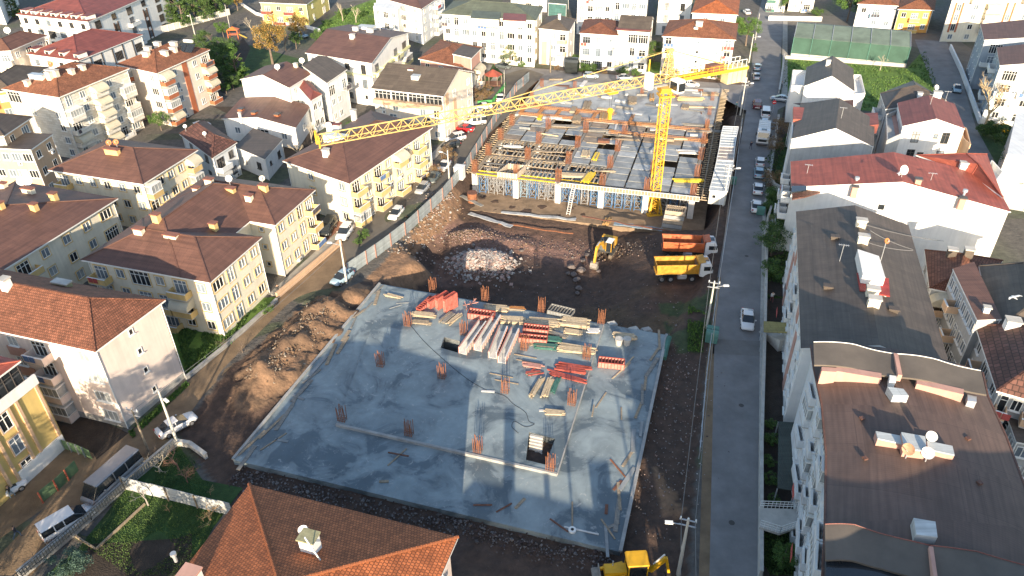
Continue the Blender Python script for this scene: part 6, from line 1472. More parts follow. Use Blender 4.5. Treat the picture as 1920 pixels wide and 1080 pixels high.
DS = [mat('clay_clod', (.20, .13, .08), .95, .3, 2), mat('clay_clod_pale', (.26, .185, .125), .95, .3, 2), mat('clay_clod_dark', (.13, .09, .06), .95, .3, 2), mat('clay_stone', (.30, .26, .21), .9, .2, 2)]
rnd = random.Random(8)
def belt(name, a, c, wd, n, smin, smax, m, seed):
    rnd = random.Random(seed); mb = MB(); a = Vector(a); c = Vector(c); d = (c-a); nn = Vector((-d.y, d.x)).normalized()
    for k in range(n):
        p = a + d*rnd.random() + nn*rnd.gauss(0, wd); s = rnd.uniform(smin, smax)*(1.8 if rnd.random() < .06 else 1); z = hz(p.x, p.y) + (.35*nz(p.x, p.y, .5)*.9*2 if False else 0)
        R = Matrix.Rotation(rnd.uniform(0, 6), 3, 'Z') @ Matrix.Rotation(rnd.uniform(-.9, .9), 3, 'X')
        vs = [Vector((sx*s*rnd.uniform(.6, 1.2), sy*s*rnd.uniform(.5, 1.), sz*s*rnd.uniform(.4, .8))) for sz in (-1, 1) for sx, sy in ((-1, -1), (1, -1), (1, 1), (-1, 1))]
        mb.add([Vector((p.x, p.y, z+s*.2)) + R @ v for v in vs], [(3, 2, 1, 0), (4, 5, 6, 7), (0, 1, 5, 4), (1, 2, 6, 5), (2, 3, 7, 6), (3, 0, 4, 7)], rnd.randint(0, len(m)-1))
    return tag(mb.build(name, m), kind='stuff')
o = belt('dirt_clods', (-25.5, 85), (-31, 68), 1.6, 1000, .03, .10, DS, 3); tag(o, 'stony clods over the lit dirt bank beside the street', 'dirt')
o = belt('rubble', (-30, 54.5), (9, 42.8), .7, 1500, .03, .10, DG, 4); tag(o, 'dark stony rubble along the front edge of the deck', 'rubble')
o = belt('rubble', (12.6, 46), (21.5, 76), 1.5, 420, .03, .07, DG+RB[1:], 5); tag(o, 'small stones on the dark earth right of the deck', 'rubble')
o = belt('rubble', (17, 50), (23, 72), 1.8, 220, .03, .07, RB+DG, 9); tag(o, 'sparse pale stones towards the asphalt road', 'rubble')
o = belt('rubble', (-19, 100), (-11, 122), 1.4, 600, .04, .16, DS+RB, 6); tag(o, 'stones and clods on the bank below the corrugated fence', 'rubble')
o = belt('rubble', (-16, 93), (24, 86), 4.5, 420, .03, .08, DG+RB[1:], 7); tag(o, 'stones scattered over the pit floor', 'rubble')
o = belt('rubble', (-9, 113), (24, 105), 1.8, 600, .04, .10, DR+DG, 10); tag(o, 'stony strip between the pit floor and the raft', 'rubble')
# torn sheets and long rusty beams in front of the raft
for (x0, y0, x1, y1, m, lab, w_) in [(935, 418, 1075, 438, RUST, 'long rusty beam lying in front of the raft, left', .35), (1090, 428, 1260, 458, RUSTD, 'long dark beam lying in front of the raft, right', .35), (880, 400, 960, 425, mat('torn_sheet', (.36, .38, .40), .6, .3, 1), 'torn grey sheet on the bank, left end of the pit', .9), (940, 398, 1080, 412, mat('torn_sheet', (.36, .38, .40), .6, .3, 1), 'long grey sheet along the raft edge', .8), (1150, 436, 1240, 448, mat('blue_sheet', (.20, .27, .33), .6, .3, 1), 'blue grey sheet heap behind the dump trucks', 1.0), (865, 385, 905, 405, WOODG, 'bundle of grey boards by the left corner column', .8)]:
    z = -3.9; a, c = G(x0, y0, z), G(x1, y1, z); a.z = c.z = max(hz(*a[:2]), hz(*c[:2]), ZF if y0 < 425 else -9)+.2; n = 8
    P_ = [a.lerp(c, k/n)+Vector((0, 0, .25*nz(k*.9, x0*.1))) for k in range(n+1)]
    mb = MB(); nn = (c-a).normalized().cross(Vector((0, 0, 1)))*w_/2; vs = []
    for p in P_: j = nn*random.uniform(.7, 1.2); vs += [p-j, p+j, p-j-Vector((0, 0, .12)), p+j-Vector((0, 0, .12))]
    fs = []
    for k in range(n): o_ = 4*k; fs += [(o_, o_+1, o_+5, o_+4), (o_+2, o_+6, o_+7, o_+3), (o_, o_+4, o_+6, o_+2), (o_+1, o_+3, o_+7, o_+5)]
    fs += [(0, 2, 3, 1), (4*n, 4*n+1, 4*n+3, 4*n+2)]
    mb.add(vs, fs, 0); tag(mb.build('beam' if 'beam' in lab else 'sheet', m), lab, 'beam' if 'beam' in lab else 'sheet')
# stacked box forms right of the crane base
for k in range(5):
    p = G(1258, 436, -4.0); lab = ['bottom', 'second', 'middle', 'fourth', 'topmost'][k]
    th = thing('box_form', '%s timber box form in the stack by the right front column' % lab, 'formwork', (p.x+.1*k, p.y+.15, max(hz(p.x, p.y), -4.0)+.85*k), 'stacked box forms', AG)
    m = mat('peeled_panel', (.42, .34, .25), .8, .25)
    for sx, sy, dx, dy in ((0, -1, 3.4, .1), (0, 1, 3.4, .1), (-1, 0, .1, 2.2), (1, 0, .1, 2.2)): MB().box((sx*1.65, sy*1.1, .4), (dx, dy, .72)).build('side_panel', m if k % 2 == 0 else CONC, th)
    for q in range(9): MB().box((-1.5+q*.375, 0, .7), (.1, 2.1, .14)).build('rib', m if k == 4 else WOODO, th)
p = G(1137, 418, ZF); th = thing('prop_stack', 'yellow brown stack of props in front of the raft near the blue towers', 'timber stack', tuple(p), None, 1.2)
for k in range(10): link('prop', plank_mesh(2.2, .25, .2, mat('ochre_timber', (.36, .22, .09), .8, .25)), th, (0, (k % 4-.5)*.3-.4, (k//4)*.25), random.uniform(-.1, .1))
p = G(886, 378, -2.5); th = thing('pipe_barrel', 'rusty red barrel at the left corner column', 'barrel', tuple(p)); MB().tube([(0, 0, 0), (0, 0, 1.8)], .9, 14).build('shell', RUST, th); MB().tube([(0, 0, 1.8), (0, 0, 1.9)], .95, 14).tube([(0, 0, .9), (0, 0, 1.0)], .95, 14).build('hoop', RUSTD, th)
# ------------------------------------------------------------------ vehicles
PAINT = {}
def paint(n, c, met=.0):
    if n not in PAINT: PAINT[n] = mat('car_paint_'+n, c, .25, .05, 1, metal=met, spec=.6)
    return PAINT[n]
CW = paint('white', (.72, .72, .72)); CS = paint('silver', (.45, .47, .49), .3); CR = paint('red', (.50, .015, .02)); CM = paint('maroon', (.12, .015, .03)); CB_ = paint('blue', (.04, .12, .32)); CG = paint('grey', (.10, .12, .12)); CK = paint('black', (.03, .035, .035)); CYE = paint('taxi_yellow', (.65, .40, .02)); CLB = paint('pale_blue', (.30, .42, .50))
LAMP = mat('headlight', (.70, .70, .66), .15, .05); TAIL = mat('tail_light', (.35, .02, .02), .3, .05); TYRE = mat('tyre', (.022, .022, .024), .85, .15); RIM = mat('wheel_rim', (.42, .43, .45), .35, .1, metal=.6)
def loft(mb, st, mi, cap=True):
    """stations (x, z0, z1, half width bottom, half width top)"""
    k = len(mb.v); m_ = 8
    vs = []
    for x, z0, z1, wb, wt in st:
        h = z1-z0
        vs += [(x, -wb*.92, z0), (x, -wb, z0+h*.35), (x, -wt, z1-h*.12), (x, -wt*.88, z1), (x, wt*.88, z1), (x, wt, z1-h*.12), (x, wb, z0+h*.35), (x, wb*.92, z0)]
    fs = []
    for i in range(len(st)-1):
        for j in range(m_): fs.append((i*m_+j, i*m_+(j+1) % m_, (i+1)*m_+(j+1) % m_, (i+1)*m_+j))
    fs.append(tuple(range(m_))[::-1]); fs.append(tuple((len(st)-1)*m_+j for j in range(m_)))
    fs = [f[::-1] for f in fs]
    mb.add(vs, fs, mi)
CARM = {}
def car_parts(kind):
    """body, glasshouse, roof, wheel places, half length; +X is forward"""
    if kind in CARM: return CARM[kind]
    if kind == 'sedan': L, Wd, Hh = 4.5, .9, 1.45; lo = [(-2.25, .45, .85, .74, .70), (-2.1, .28, .98, .86, .80), (-1.3, .22, 1.0, .9, .84), (0, .2, .98, .9, .85), (1.0, .22, .95, .9, .84), (1.9, .28, .82, .86, .76), (2.25, .42, .68, .72, .62)]; gh = [(-1.75, .95, 1.0, .74, .70), (-1.05, .95, 1.40, .80, .62), (.1, .95, 1.44, .82, .62), (1.15, .92, .97, .76, .72)]; rf = [(-1.0, 1.40, 1.45, .62, .56), (.15, 1.43, 1.48, .63, .56)]
    elif kind == 'hatch': L, Wd, Hh = 4.0, .87, 1.5; lo = [(-2.0, .42, .95, .76, .72), (-1.85, .26, 1.02, .85, .80), (-1.0, .2, 1.0, .87, .83), (.6, .2, .97, .87, .83), (1.6, .26, .86, .84, .75), (2.0, .4, .70, .70, .62)]; gh = [(-1.85, .98, 1.02, .74, .72), (-1.5, .98, 1.44, .78, .62), (.0, .95, 1.5, .80, .62), (1.05, .92, .97, .75, .72)]; rf = [(-1.5, 1.44, 1.49, .62, .56), (.05, 1.49, 1.54, .63, .56)]
    elif kind == 'suv': L, Wd, Hh = 4.6, .95, 1.75; lo = [(-2.3, .5, 1.05, .82, .78), (-2.2, .32, 1.15, .92, .88), (-1, .28, 1.12, .95, .9), (.9, .28, 1.1, .95, .9), (1.9, .32, 1.0, .9, .82), (2.3, .46, .8, .78, .7)]; gh = [(-2.15, 1.1, 1.15, .82, .8), (-1.9, 1.1, 1.66, .86, .70), (.2, 1.08, 1.72, .88, .70), (1.2, 1.06, 1.1, .82, .8)]; rf = [(-1.95, 1.66, 1.72, .70, .64), (.25, 1.71, 1.78, .71, .64)]
    elif kind == 'van': L, Wd, Hh = 4.9, .96, 1.95; lo = [(-2.45, .4, 1.05, .88, .88), (-2.4, .28, 1.12, .95, .93), (.9, .26, 1.1, .96, .92), (2.0, .3, 1.0, .9, .82), (2.45, .44, .78, .78, .7)]; gh = [(-2.4, 1.08, 1.14, .92, .9), (-2.35, 1.08, 1.86, .92, .80), (.7, 1.08, 1.88, .92, .78), (1.7, 1.02, 1.08, .84, .8)]; rf = [(-2.37, 1.84, 1.93, .82, .76), (.75, 1.87, 1.96, .79, .72)]
    elif kind == 'minibus': L, Wd, Hh = 6.6, 1.05, 2.5; lo = [(-3.3, .45, 1.3, 1.0, 1.0), (-3.25, .3, 1.35, 1.05, 1.03), (2.4, .3, 1.3, 1.05, 1.02), (3.1, .35, 1.1, 1.0, .95), (3.3, .45, .95, .9, .85)]; gh = [(-3.27, 1.28, 1.4, 1.02, 1.0), (-3.2, 1.28, 2.4, 1.03, .92), (2.2, 1.28, 2.4, 1.03, .9), (3.0, 1.1, 1.2, .96, .92)]; rf = [(-3.25, 2.36, 2.5, .94, .86), (2.3, 2.38, 2.52, .92, .84)]
    lb = MB(); loft(lb, lo, 0)
    for sy in (-1, 1): lb.box((lo[-2][0]-1.35, sy*(Wd+.08), .98 if kind != 'minibus' else 1.5), (.16, .18, .13))
    gb = MB(); loft(gb, gh, 0); rb = MB(); loft(rb, rf, 0)
    # pillars over the glass
    for f in (.33, .62):
        x = gh[1][0]+(gh[2][0]-gh[1][0])*f+.1; zt = gh[1][2]
        for sy in (-1, 1): rb.bar((x, sy*(gh[1][3]+.01), gh[1][1]), (x, sy*(gh[1][4]-.0), zt), .09)
    h = L/2; wx = (h*.62 if kind != 'minibus' else 2.3, -h*.6 if kind != 'minibus' else -1.9)
    wb = MB().tube([(0, -.11, 0), (0, .11, 0)], .33, 14); rm = MB().tube([(0, -.125, 0), (0, .125, 0)], .2, 10)
    hl = MB().box((0, 0, 0), (.16, .34, .16)); tl = MB().box((0, 0, 0), (.12, .28, .2))
    bp = MB().box((0, 0, 0), (.1, Wd*1.2, .14))
    r = dict(lo=lb, gh=gb, rf=rb, wx=wx, Wd=Wd, L=L, tyre=wb.mesh('tyre', TYRE, smooth=False), rim=rm.mesh('rim', RIM), hl=hl.mesh('headlight', LAMP), tl=tl.mesh('tail_light', TAIL), zf=lo[-2][1]*.4+lo[-2][2]*.6-.02, xf=lo[-2][0]+.10, zr=lo[1][2]*.85, xr=lo[0][0]+.03, glass=gb.mesh('windows', DKGL), bp=bp.mesh('number_plate', PVC), M={})
    CARM[kind] = r; return r
def car(rear, front, kind, pm, label, z=.03, group='parked cars', cat='car', name='parked_car', glass=None, both=False):
    a, c = G(*rear, z+.5), G(*front, z+.5); d = c-a; r = car_parts(kind)
    mid = (a+c)/2; t = thing(name, label, cat, (mid.x, mid.y, z), group, math.atan2(d.y, d.x))
    if pm.name not in r['M']: r['M'][pm.name] = (r['lo'].mesh('body', pm, smooth=True), r['rf'].mesh('roof', pm))
    bd, rf = r['M'][pm.name]
    link('body', bd, t); link('roof', rf, t); link('windows', r['glass'], t)
    for x in r['wx']:
        for sy in (-1, 1):
            w_ = link('wheel', r['tyre'], t, (x, sy*(r['Wd']-.1), .33)); link('rim', r['rim'], w_)
    for sy in (-1, 1): link('headlight', r['hl'], t, (r['xf'], sy*(r['Wd']*.68), r['zf'])); link('tail_light', r['tl'], t, (r['xr'], sy*r['Wd']*.72, r['zr']))
    link('number_plate', r['bp'], t, (r['xr']-.02, 0, .6))
    return t
RG = 'cars parked along the asphalt road'; LG = 'cars parked along the left street'
car((1401, 583), (1402, 618), 'sedan', CW, 'white saloon driving towards the viewer, alone on the asphalt road', group=None, name='car')
car((1418, 396), (1419, 378), 'sedan', CW, 'white saloon, nearest in the row parked at the right kerb, by a green bin', group=RG)
car((1421, 362), (1422, 346), 'sedan', CW, 'white saloon, second nearest in the row parked at the right kerb', group=RG)
car((1423, 331), (1424, 317), 'sedan', CLB, 'blue grey saloon, third in the row parked at the right kerb', group=RG)
car((1425, 311), (1426, 297), 'hatch', CW, 'white hatchback, fourth in the row, nearest the box truck', group=RG)
car((1435, 223), (1436, 202), 'van', CW, 'white panel van parked behind the box truck', group=RG, cat='van', name='parked_van'); car((1433, 234), (1434, 226), 'hatch', CS, 'silver hatchback hidden between the van and the box truck', group=RG)
car((1420, 203), (1419, 190), 'suv', CM, 'dark maroon car driving up at the far crossing', group=None, name='car')
car((1474, 187), (1452, 184), 'sedan', CS, 'silver saloon crossing side on beside the gabled houses', group=None, name='car')
car((1419, 150), (1417, 137), 'sedan', CS, 'pale car on the asphalt road, lower of two by the hedge', group=RG); car((1420, 134), (1419, 118), 'sedan', CLB, 'blue white car on the asphalt road, upper of two by the hedge', group=RG)
car((1793, 160), (1796, 174), 'sedan', CLB, 'pale blue car parked alone on the far right side road', group=None); car((1404, 26), (1396, 20), 'hatch', CW, 'white car at the top behind the round tree', group=None)
car((1870, 238), (1898, 247), 'sedan', CYE, 'yellow taxi parked under the bare tree at the right edge', group=None)
car((303, 812), (358, 782), 'sedan', CW, 'white saloon parked on the mud street beside the tall pole', group=LG)
car((88, 1004), (166, 958), 'van', CW, 'white pickup like van parked behind the hedge of the garden', group=LG)
car((246, 873), (178, 934), 'minibus', mat('minibus_grey', (.30, .30, .31), .4, .1, 1, metal=.3), 'grey minibus parked beside the white garden fence', group=LG, cat='minibus', name='parked_minibus')
car((-18, 935), (36, 905), 'hatch', CW, 'white car standing in the yard of the yellow block', group=None)
car((660, 508), (622, 535), 'hatch', CLB, 'pale blue hatchback parked against the corrugated fence pole', group=LG)
car((655, 426), (638, 449), 'suv', CW, 'white estate car parked on the red paved yard', group=LG); car((622, 418), (608, 440), 'van', CK, 'dark van with pale roof parked beside the white estate car', group=LG)
car((752, 391), (733, 412), 'hatch', CW, 'white hatchback alone near the road crossing marks', group=LG)
car((801, 345), (783, 364), 'hatch', CS, 'silver hatchback in the street row, nearest of three', group=LG); car((821, 324), (806, 342), 'sedan', CG, 'dark grey saloon in the street row, middle of three', group=LG); car((841, 302), (824, 322), 'sedan', CW, 'white saloon in the street row, farthest of three', group=LG)
car((858, 270), (832, 276), 'hatch', CK, 'black car with silver trim, lowest of the tight row by the peach block', group=LG); car((868, 257), (838, 264), 'suv', CW, 'white off road car just below the red car', group=LG); car((885, 243), (855, 240), 'sedan', CR, 'bright red car between two white ones by the peach block', group=LG)
car((904, 228), (876, 231), 'van', CW, 'white van behind the red car under the jib', group=LG); car((906, 214), (880, 214), 'hatch', CS, 'silver car, second above the red one under the jib', group=LG); car((919, 199), (890, 202), 'sedan', CW, 'white car by the green fenced corner', group=LG)
car((936, 192), (941, 175), 'sedan', CW, 'white saloon parked along the green fence', group=LG); car((930, 122), (957, 127), 'sedan', CG, 'grey estate car parked in front of the topiary tree', group=LG)
car((1098, 142), (1118, 143), 'hatch', CLB, 'blue white car behind the far edge of the deck, left', group='cars behind the far deck'); car((1160, 146), (1184, 146), 'sedan', CS, 'silver saloon behind the far edge of the deck, middle', group='cars behind the far deck'); car((1288, 158), (1304, 159), 'hatch', CW, 'white car mostly hidden behind the far edge of the deck', group='cars behind the far deck')
car((362, 240), (392, 232), 'hatch', CW, 'white hatchback in the lane below the peach block with awnings', group=None)
car((556, 66), (575, 68), 'hatch', CLB, 'blue car half hidden under the autumn tree', group=None); car((605, 78), (620, 74), 'hatch', CW, 'white car beside the round shrub above the white house', group=None)
# box truck
def wheels(t, xs, hw, r=.5, w_=.35):
    tm = CARM.setdefault(('tw', r), (MB().tube([(0, -w_/2, 0), (0, w_/2, 0)], r, 16).mesh('tyre', TYRE), MB().tube([(0, -w_/2-.02, 0), (0, w_/2+.02, 0)], r*.55, 12).mesh('rim', RIM)))
    for x in xs:
        for sy in (-1, 1): o = link('wheel', tm[0], t, (x, sy*hw, r)); link('rim', tm[1], o)
def truck(rear, front, label, kind, z, bed=None, cabm=CW, L=8.6):
    a, c = G(*rear, z+.8), G(*front, z+.8); d = c-a; d.z = 0; mid = (a+c)/2
    t = thing('dump_truck' if kind == 'dump' else 'box_truck', label, 'dump truck' if kind == 'dump' else 'box truck', (mid.x, mid.y, z), 'dump trucks parked side by side' if kind == 'dump' else None, math.atan2(d.y, d.x))
    h = L/2
    MB().box((0, -.45, .95), (L*.96, .14, .3)).box((0, .45, .95), (L*.96, .14, .3)).box((-h*.1, 0, .95), (L*.6, .9, .12)).build('chassis', mat('chassis_black', (.04, .04, .04), .6, .2), t)
    # cab
    mb = MB(); cl = 2.0; x0 = h-cl
    prof = [(x0, 1.0), (x0, 3.15), (x0+.3, 3.3), (h-.55, 3.25), (h-.25, 2.9), (h, 1.9), (h, .55), (h-.3, .5)]
    vs = [(x, -1.22, zz) for x, zz in prof]+[(x, 1.22, zz) for x, zz in prof]; n = len(prof)
    mb.add(vs, [tuple(range(n)), tuple(range(n, 2*n))[::-1]]+[(i, n+i, n+(i+1) % n, (i+1) % n) for i in range(n)], 0)
    me = mb.mesh('cab', cabm); bm = bmesh.new(); bm.from_mesh(me); bmesh.ops.recalc_face_normals(bm, faces=bm.faces); bmesh.ops.bevel(bm, geom=bm.edges, offset=.07, segments=1, affect='EDGES'); bm.to_mesh(me); bm.free(); link('cab', me, t)
    R = Matrix.Rotation(-.27, 3, 'Y')
    MB().box((h-.11, 0, 2.42), (.05, 2.1, .95), 0, R=R).build('windscreen', DKGL, t)
    for sy in (-1, 1):
        MB().box((h-.95, sy*1.225, 2.35), (1.0, .04, .7)).build('side_window', DKGL, t); MB().box((h+.0, sy*.85, .9), (.08, .4, .22)).build('headlight', LAMP, t); MB().box((h-.3, sy*1.42, 2.5), (.12, .22, .6)).build('mirror', BLACK, t)
        MB().box((h-1.0, sy*1.15, 1.05), (1.3, .12, .35)).build('mudguard', cabm if kind != 'dump' else BLACK, t)
    MB().box((h+.02, 0, .62), (.12, 2.3, .3)).build('bumper', mat('bumper_grey', (.15, .15, .16), .6, .1), t); MB().box((h-.02, 0, 1.3), (.1, 1.7, .5)).build('grille', BLACK, t)
    MB().box((x0+1.0, 0, 3.33), (.8, 1.0, .06)).build('roof_hatch', DKGL, t)
    if kind == 'dump':
        wheels(t, (-h+1.0, -h+2.35, h-3.0, h-1.0), 1.0, .52)
        bx0, bx1 = -h, x0-.25; mb = MB(); zb, zt = 1.45, 3.1
        def wall(p, q, th=.09):  # slanting plate with thickness between bottom and top rails
            pass
        o0, o1 = 1.1, 1.28
        for sy in (-1, 1):
            mb.add([(bx0+.25, sy*o0, zb), (bx1, sy*o0, zb), (bx1+.15, sy*o1, zt), (bx0, sy*o1, zt), (bx0+.25, sy*(o0-.1), zb), (bx1, sy*(o0-.1), zb), (bx1+.15, sy*(o1-.12), zt), (bx0, sy*(o1-.12), zt)], [(0, 1, 2, 3), (7, 6, 5, 4), (3, 2, 6, 7), (0, 3, 7, 4), (1, 5, 6, 2)], 0)
        mb.box(((bx0+bx1)/2, 0, zb), (bx1-bx0, 2.2, .12)); mb.box((bx1+.05, 0, (zb+zt)/2+.12), (.12, 2.5, zt-zb+.3))
        mb.add([(bx0+.25, -1.1, zb), (bx0+.25, 1.1, zb), (bx0, 1.28, zt-.05), (bx0, -1.28, zt-.05), (bx0+.35, -1.1, zb), (bx0+.35, 1.1, zb), (bx0+.1, 1.28, zt-.05), (bx0+.1, -1.28, zt-.05)], [(0, 3, 2, 1), (4, 5, 6, 7), (3, 7, 6, 2), (0, 4, 7, 3), (1, 2, 6, 5)], 0)
        me = mb.mesh('dump_bed', bed); bm = bmesh.new(); bm.from_mesh(me); bmesh.ops.recalc_face_normals(bm, faces=bm.faces); bm.to_mesh(me); bm.free(); link('dump_bed', me, t)
        MB().box(((bx0+bx1)/2+.1, 0, zb+.1), (bx1-bx0-.4, 2.0, .06)).box((bx1-.1, 0, (zb+zt)/2), (.05, 2.1, 1.3)).build('bed_floor', mat('worn_bed_floor', (.14, .11, .09), .8, .3, 2), t)
        MB().box((bx1+.55, 0, zt+.28), (.95, 2.3, .1), 0, R=Matrix.Rotation(-.25, 3, 'Y')).build('cab_guard', bed, t)
        for sy in (-1, 1):
            MB().box(((bx0+bx1)/2, sy*1.31, zt-.03), (bx1-bx0, .16, .16)).build('top_rail', bed, t)
            for k in range(2): MB().box((bx0+.5+k*(bx1-bx0-.7), sy*1.22, 2.25), (.12, .14, 1.5)).build('bed_rib', bed, t)
        MB().tube([(h-3.9, -1.0, .95), (h-2.4 if False else h-3.95-.9, -1.0, .95)], .32, 10).build('fuel_tank', STEEL, t); MB().box((h-4.6, -1.05, .9), (1.3, .5, .55)).build('tool_box', STEEL, t)
    else:
        wheels(t, (-h+1.4, h-1.0), .9, .42)
        MB().box((-.95, 0, 2.05), (L-2.1, 2.3, 2.3)).build('cargo_box', mat('box_white', (.70, .69, .66), .5, .1, 1), t)
        me = MB().box((0, 0, 3.23), (.06, 2.34, .05)).mesh('roof_rib', STEEL)
        for k in range(5): link('roof_rib', me, t, (-h+.6+k*(L-2.5)/4, 0, 0))
    return t
DZ = -1.75
truck((1224, 514), (1334, 512), 'yellow dump truck with a white cab, nearer of the two in the pit', 'dump', DZ, mat('truck_yellow', (.50, .25, .03), .6, .4, 1.5))
truck((1243, 470), (1339, 474), 'orange dump truck with a white cab, farther of the two in the pit', 'dump', DZ, mat('truck_orange', (.46, .12, .045), .6, .4, 1.5))
truck((1432, 240), (1428, 274), 'white box truck parked at the right kerb facing the viewer', 'box', .03, L=6.8)
# excavator
def excavator(px, py, z, rz, label):
    t = thing('excavator', label, 'excavator', tuple(G(px, py, z)), None, rz); Y = mat('excavator_yellow', (.52, .29, .03), .6, .35, 1.5); D = mat('machine_dark', (.05, .05, .05), .7, .3, 2)
    for sy in (-1, 1):
        mb = MB(); pr = [(-1.9, .45), (-1.6, .9), (1.6, .9), (1.9, .45), (1.6, .05), (-1.6, .05)]; n = 6
        mb.add([(x, sy*1.2-.28, q) for x, q in pr]+[(x, sy*1.2+.28, q) for x, q in pr], [tuple(range(n)), tuple(range(n, 2*n))[::-1]]+[(i, n+i, n+(i+1) % n, (i+1) % n) for i in range(n)])
        o = mb.build('track', mat('muddy_track', (.14, .11, .08), .9, .3, 2), t); me = MB().box((0, 0, 0), (.14, .62, .07)).mesh('track_shoe', D)
        for k in range(11): link('track_shoe', me, o, (-1.6+k*.32, sy*1.2, .93))
    hd = Matrix.Rotation(.0, 3, 'Z')
    MB().box((0, 0, .85), (1.6, 2.0, .4)).build('undercarriage', D, t)
    MB().box((-.5, -.2, 1.7), (2.9, 2.3, 1.1)).build('house', mat('machine_grey', (.11, .13, .12), .6, .3, 2), t); MB().box((-1.9, -.2, 1.75), (.8, 2.5, 1.3)).build('counterweight', Y, t)
    mb = MB().box((.75, .75, 2.3), (1.5, .95, 1.7)); mb.build('cab', DKGL, t); MB().box((.75, .75, 3.19), (1.6, 1.05, .1)).build('cab_roof', PVC, t)
    f = MB()
    for x in (.0, 1.5):
        for y in (.28, 1.22): f.bar((x, y, 1.45), (x, y, 3.15), .1)
    f.build('cab_frame', Y, t); MB().box((-1.0, -.6, 2.32), (1.2, .9, .12)).build('hood', D, t)
    pts = [(1.0, -.2, 1.7), (2.2, -.2, 3.4), (3.7, -.2, 3.9), (4.9, -.2, 3.5)]
    mb = MB()
    for i in range(3): mb.bar(pts[i], pts[i+1], .42, .55)
    mb.build('boom', Y, t); MB().bar((4.8, -.2, 3.7), (5.6, -.2, 1.3), .36, .42).build('stick', Y, t)
    MB().bar((1.6, -.2, 1.7), (2.9, -.2, 3.3), .16).bar((3.4, -.2, 4.1), (4.7, -.2, 4.1), .16).build('hydraulic_ram', STEEL, t)
    mb = MB(); pr = [(5.3, 1.4), (5.9, 1.35), (6.15, .7), (5.8, .15), (5.15, .1), (5.0, .5), (5.5, .55), (5.4, .95)]; n = len(pr)
    mb.add([(x, -.8, q) for x, q in pr]+[(x, .4, q) for x, q in pr], [tuple(range(n)), tuple(range(n, 2*n))[::-1]]+[(i, n+i, n+(i+1) % n, (i+1) % n) for i in range(n)]); o = mb.build('bucket', mat('bucket_steel', (.26, .24, .21), .7, .3, 2), t)
    for k in range(5): MB().box((5.0, -.7+k*.25, .15), (.3, .1, .08)).build('tooth', D, o)
    return t
p = G(1135, 470, -4); a = G(1135, 470, -4.3); c = G(1108, 508, -4.3); excavator(1137, 476, hz(p.x, p.y)-.05, math.atan2((c-a).y, (c-a).x), 'yellow tracked excavator with its bucket on the pit floor')
# backhoe loader cut by the lower edge
a = G(1120, 1082, 1); c = G(1240, 1075, 1); d = (c-a).normalized(); t = thing('backhoe_loader', 'yellow backhoe loader at the bottom edge, its cab roof bright in the sun', 'backhoe loader', tuple(G(1178, 1085, .0)), None, math.atan2(d.y, d.x))
Y = mat('loader_yellow', (.66, .36, .015), .4, .15, 1)
wheels(t, (1.0,), 1.0, .75, .5); wheels(t, (-1.6,), .9, .55, .35)
MB().box((.6, 0, 2.0), (1.7, 1.5, 1.5)).build('cab', DKGL, t)
mb = MB().box((.6, 0, 2.85), (2.1, 1.8, .24)); me = mb.mesh('cab_roof', Y); bm = bmesh.new(); bm.from_mesh(me); bmesh.ops.bevel(bm, geom=bm.edges, offset=.12, segments=3, affect='EDGES'); bm.to_mesh(me); bm.free(); link('cab_roof', me, t)
f = MB()
for x in (-.25, 1.45):
    for y in (-.75, .75): f.bar((x, y, 1.2), (x, y, 2.8), .1)
f.build('cab_frame', Y, t); MB().box((-1.3, 0, 1.3), (2.0, 1.0, .8)).build('bonnet', Y, t); MB().box((-.2, 0, .9), (3.6, .9, .5)).build('chassis', BLACK, t); MB().tube([(-1.5, .3, 1.7), (-1.5, .3, 2.3)], .07, 6).build('exhaust', STEEL, t)
for sy in (-1, 1): MB().bar((-.5, sy*.7, 1.4), (-2.6, sy*.7, .7), .2, .3).build('loader_arm', Y, t)
mb = MB(); pr = [(-2.6, .9), (-2.5, .2), (-3.3, .1), (-3.2, .25), (-2.65, .35), (-2.7, .9)]; n = 6
mb.add([(x, -1.2, q) for x, q in pr]+[(x, 1.2, q) for x, q in pr], [tuple(range(n)), tuple(range(n, 2*n))[::-1]]+[(i, n+i, n+(i+1) % n, (i+1) % n) for i in range(n)]); mb.build('front_bucket', mat('bucket_steel', (.26, .24, .21), .7, .3, 2), t)
MB().bar((1.9, 0, 1.0), (3.2, -.1, 2.9), .3, .4).build('rear_boom', Y, t); MB().bar((3.2, -.1, 2.9), (3.6, -.2, .9), .24, .3).build('dipper', Y, t); MB().bar((2.2, .1, 1.8), (3.1, .1, 3.1), .12).build('ram', PVC, t); MB().box((3.6, -.2, .7), (.5, .7, .6)).build('rear_bucket', BLACK, t)
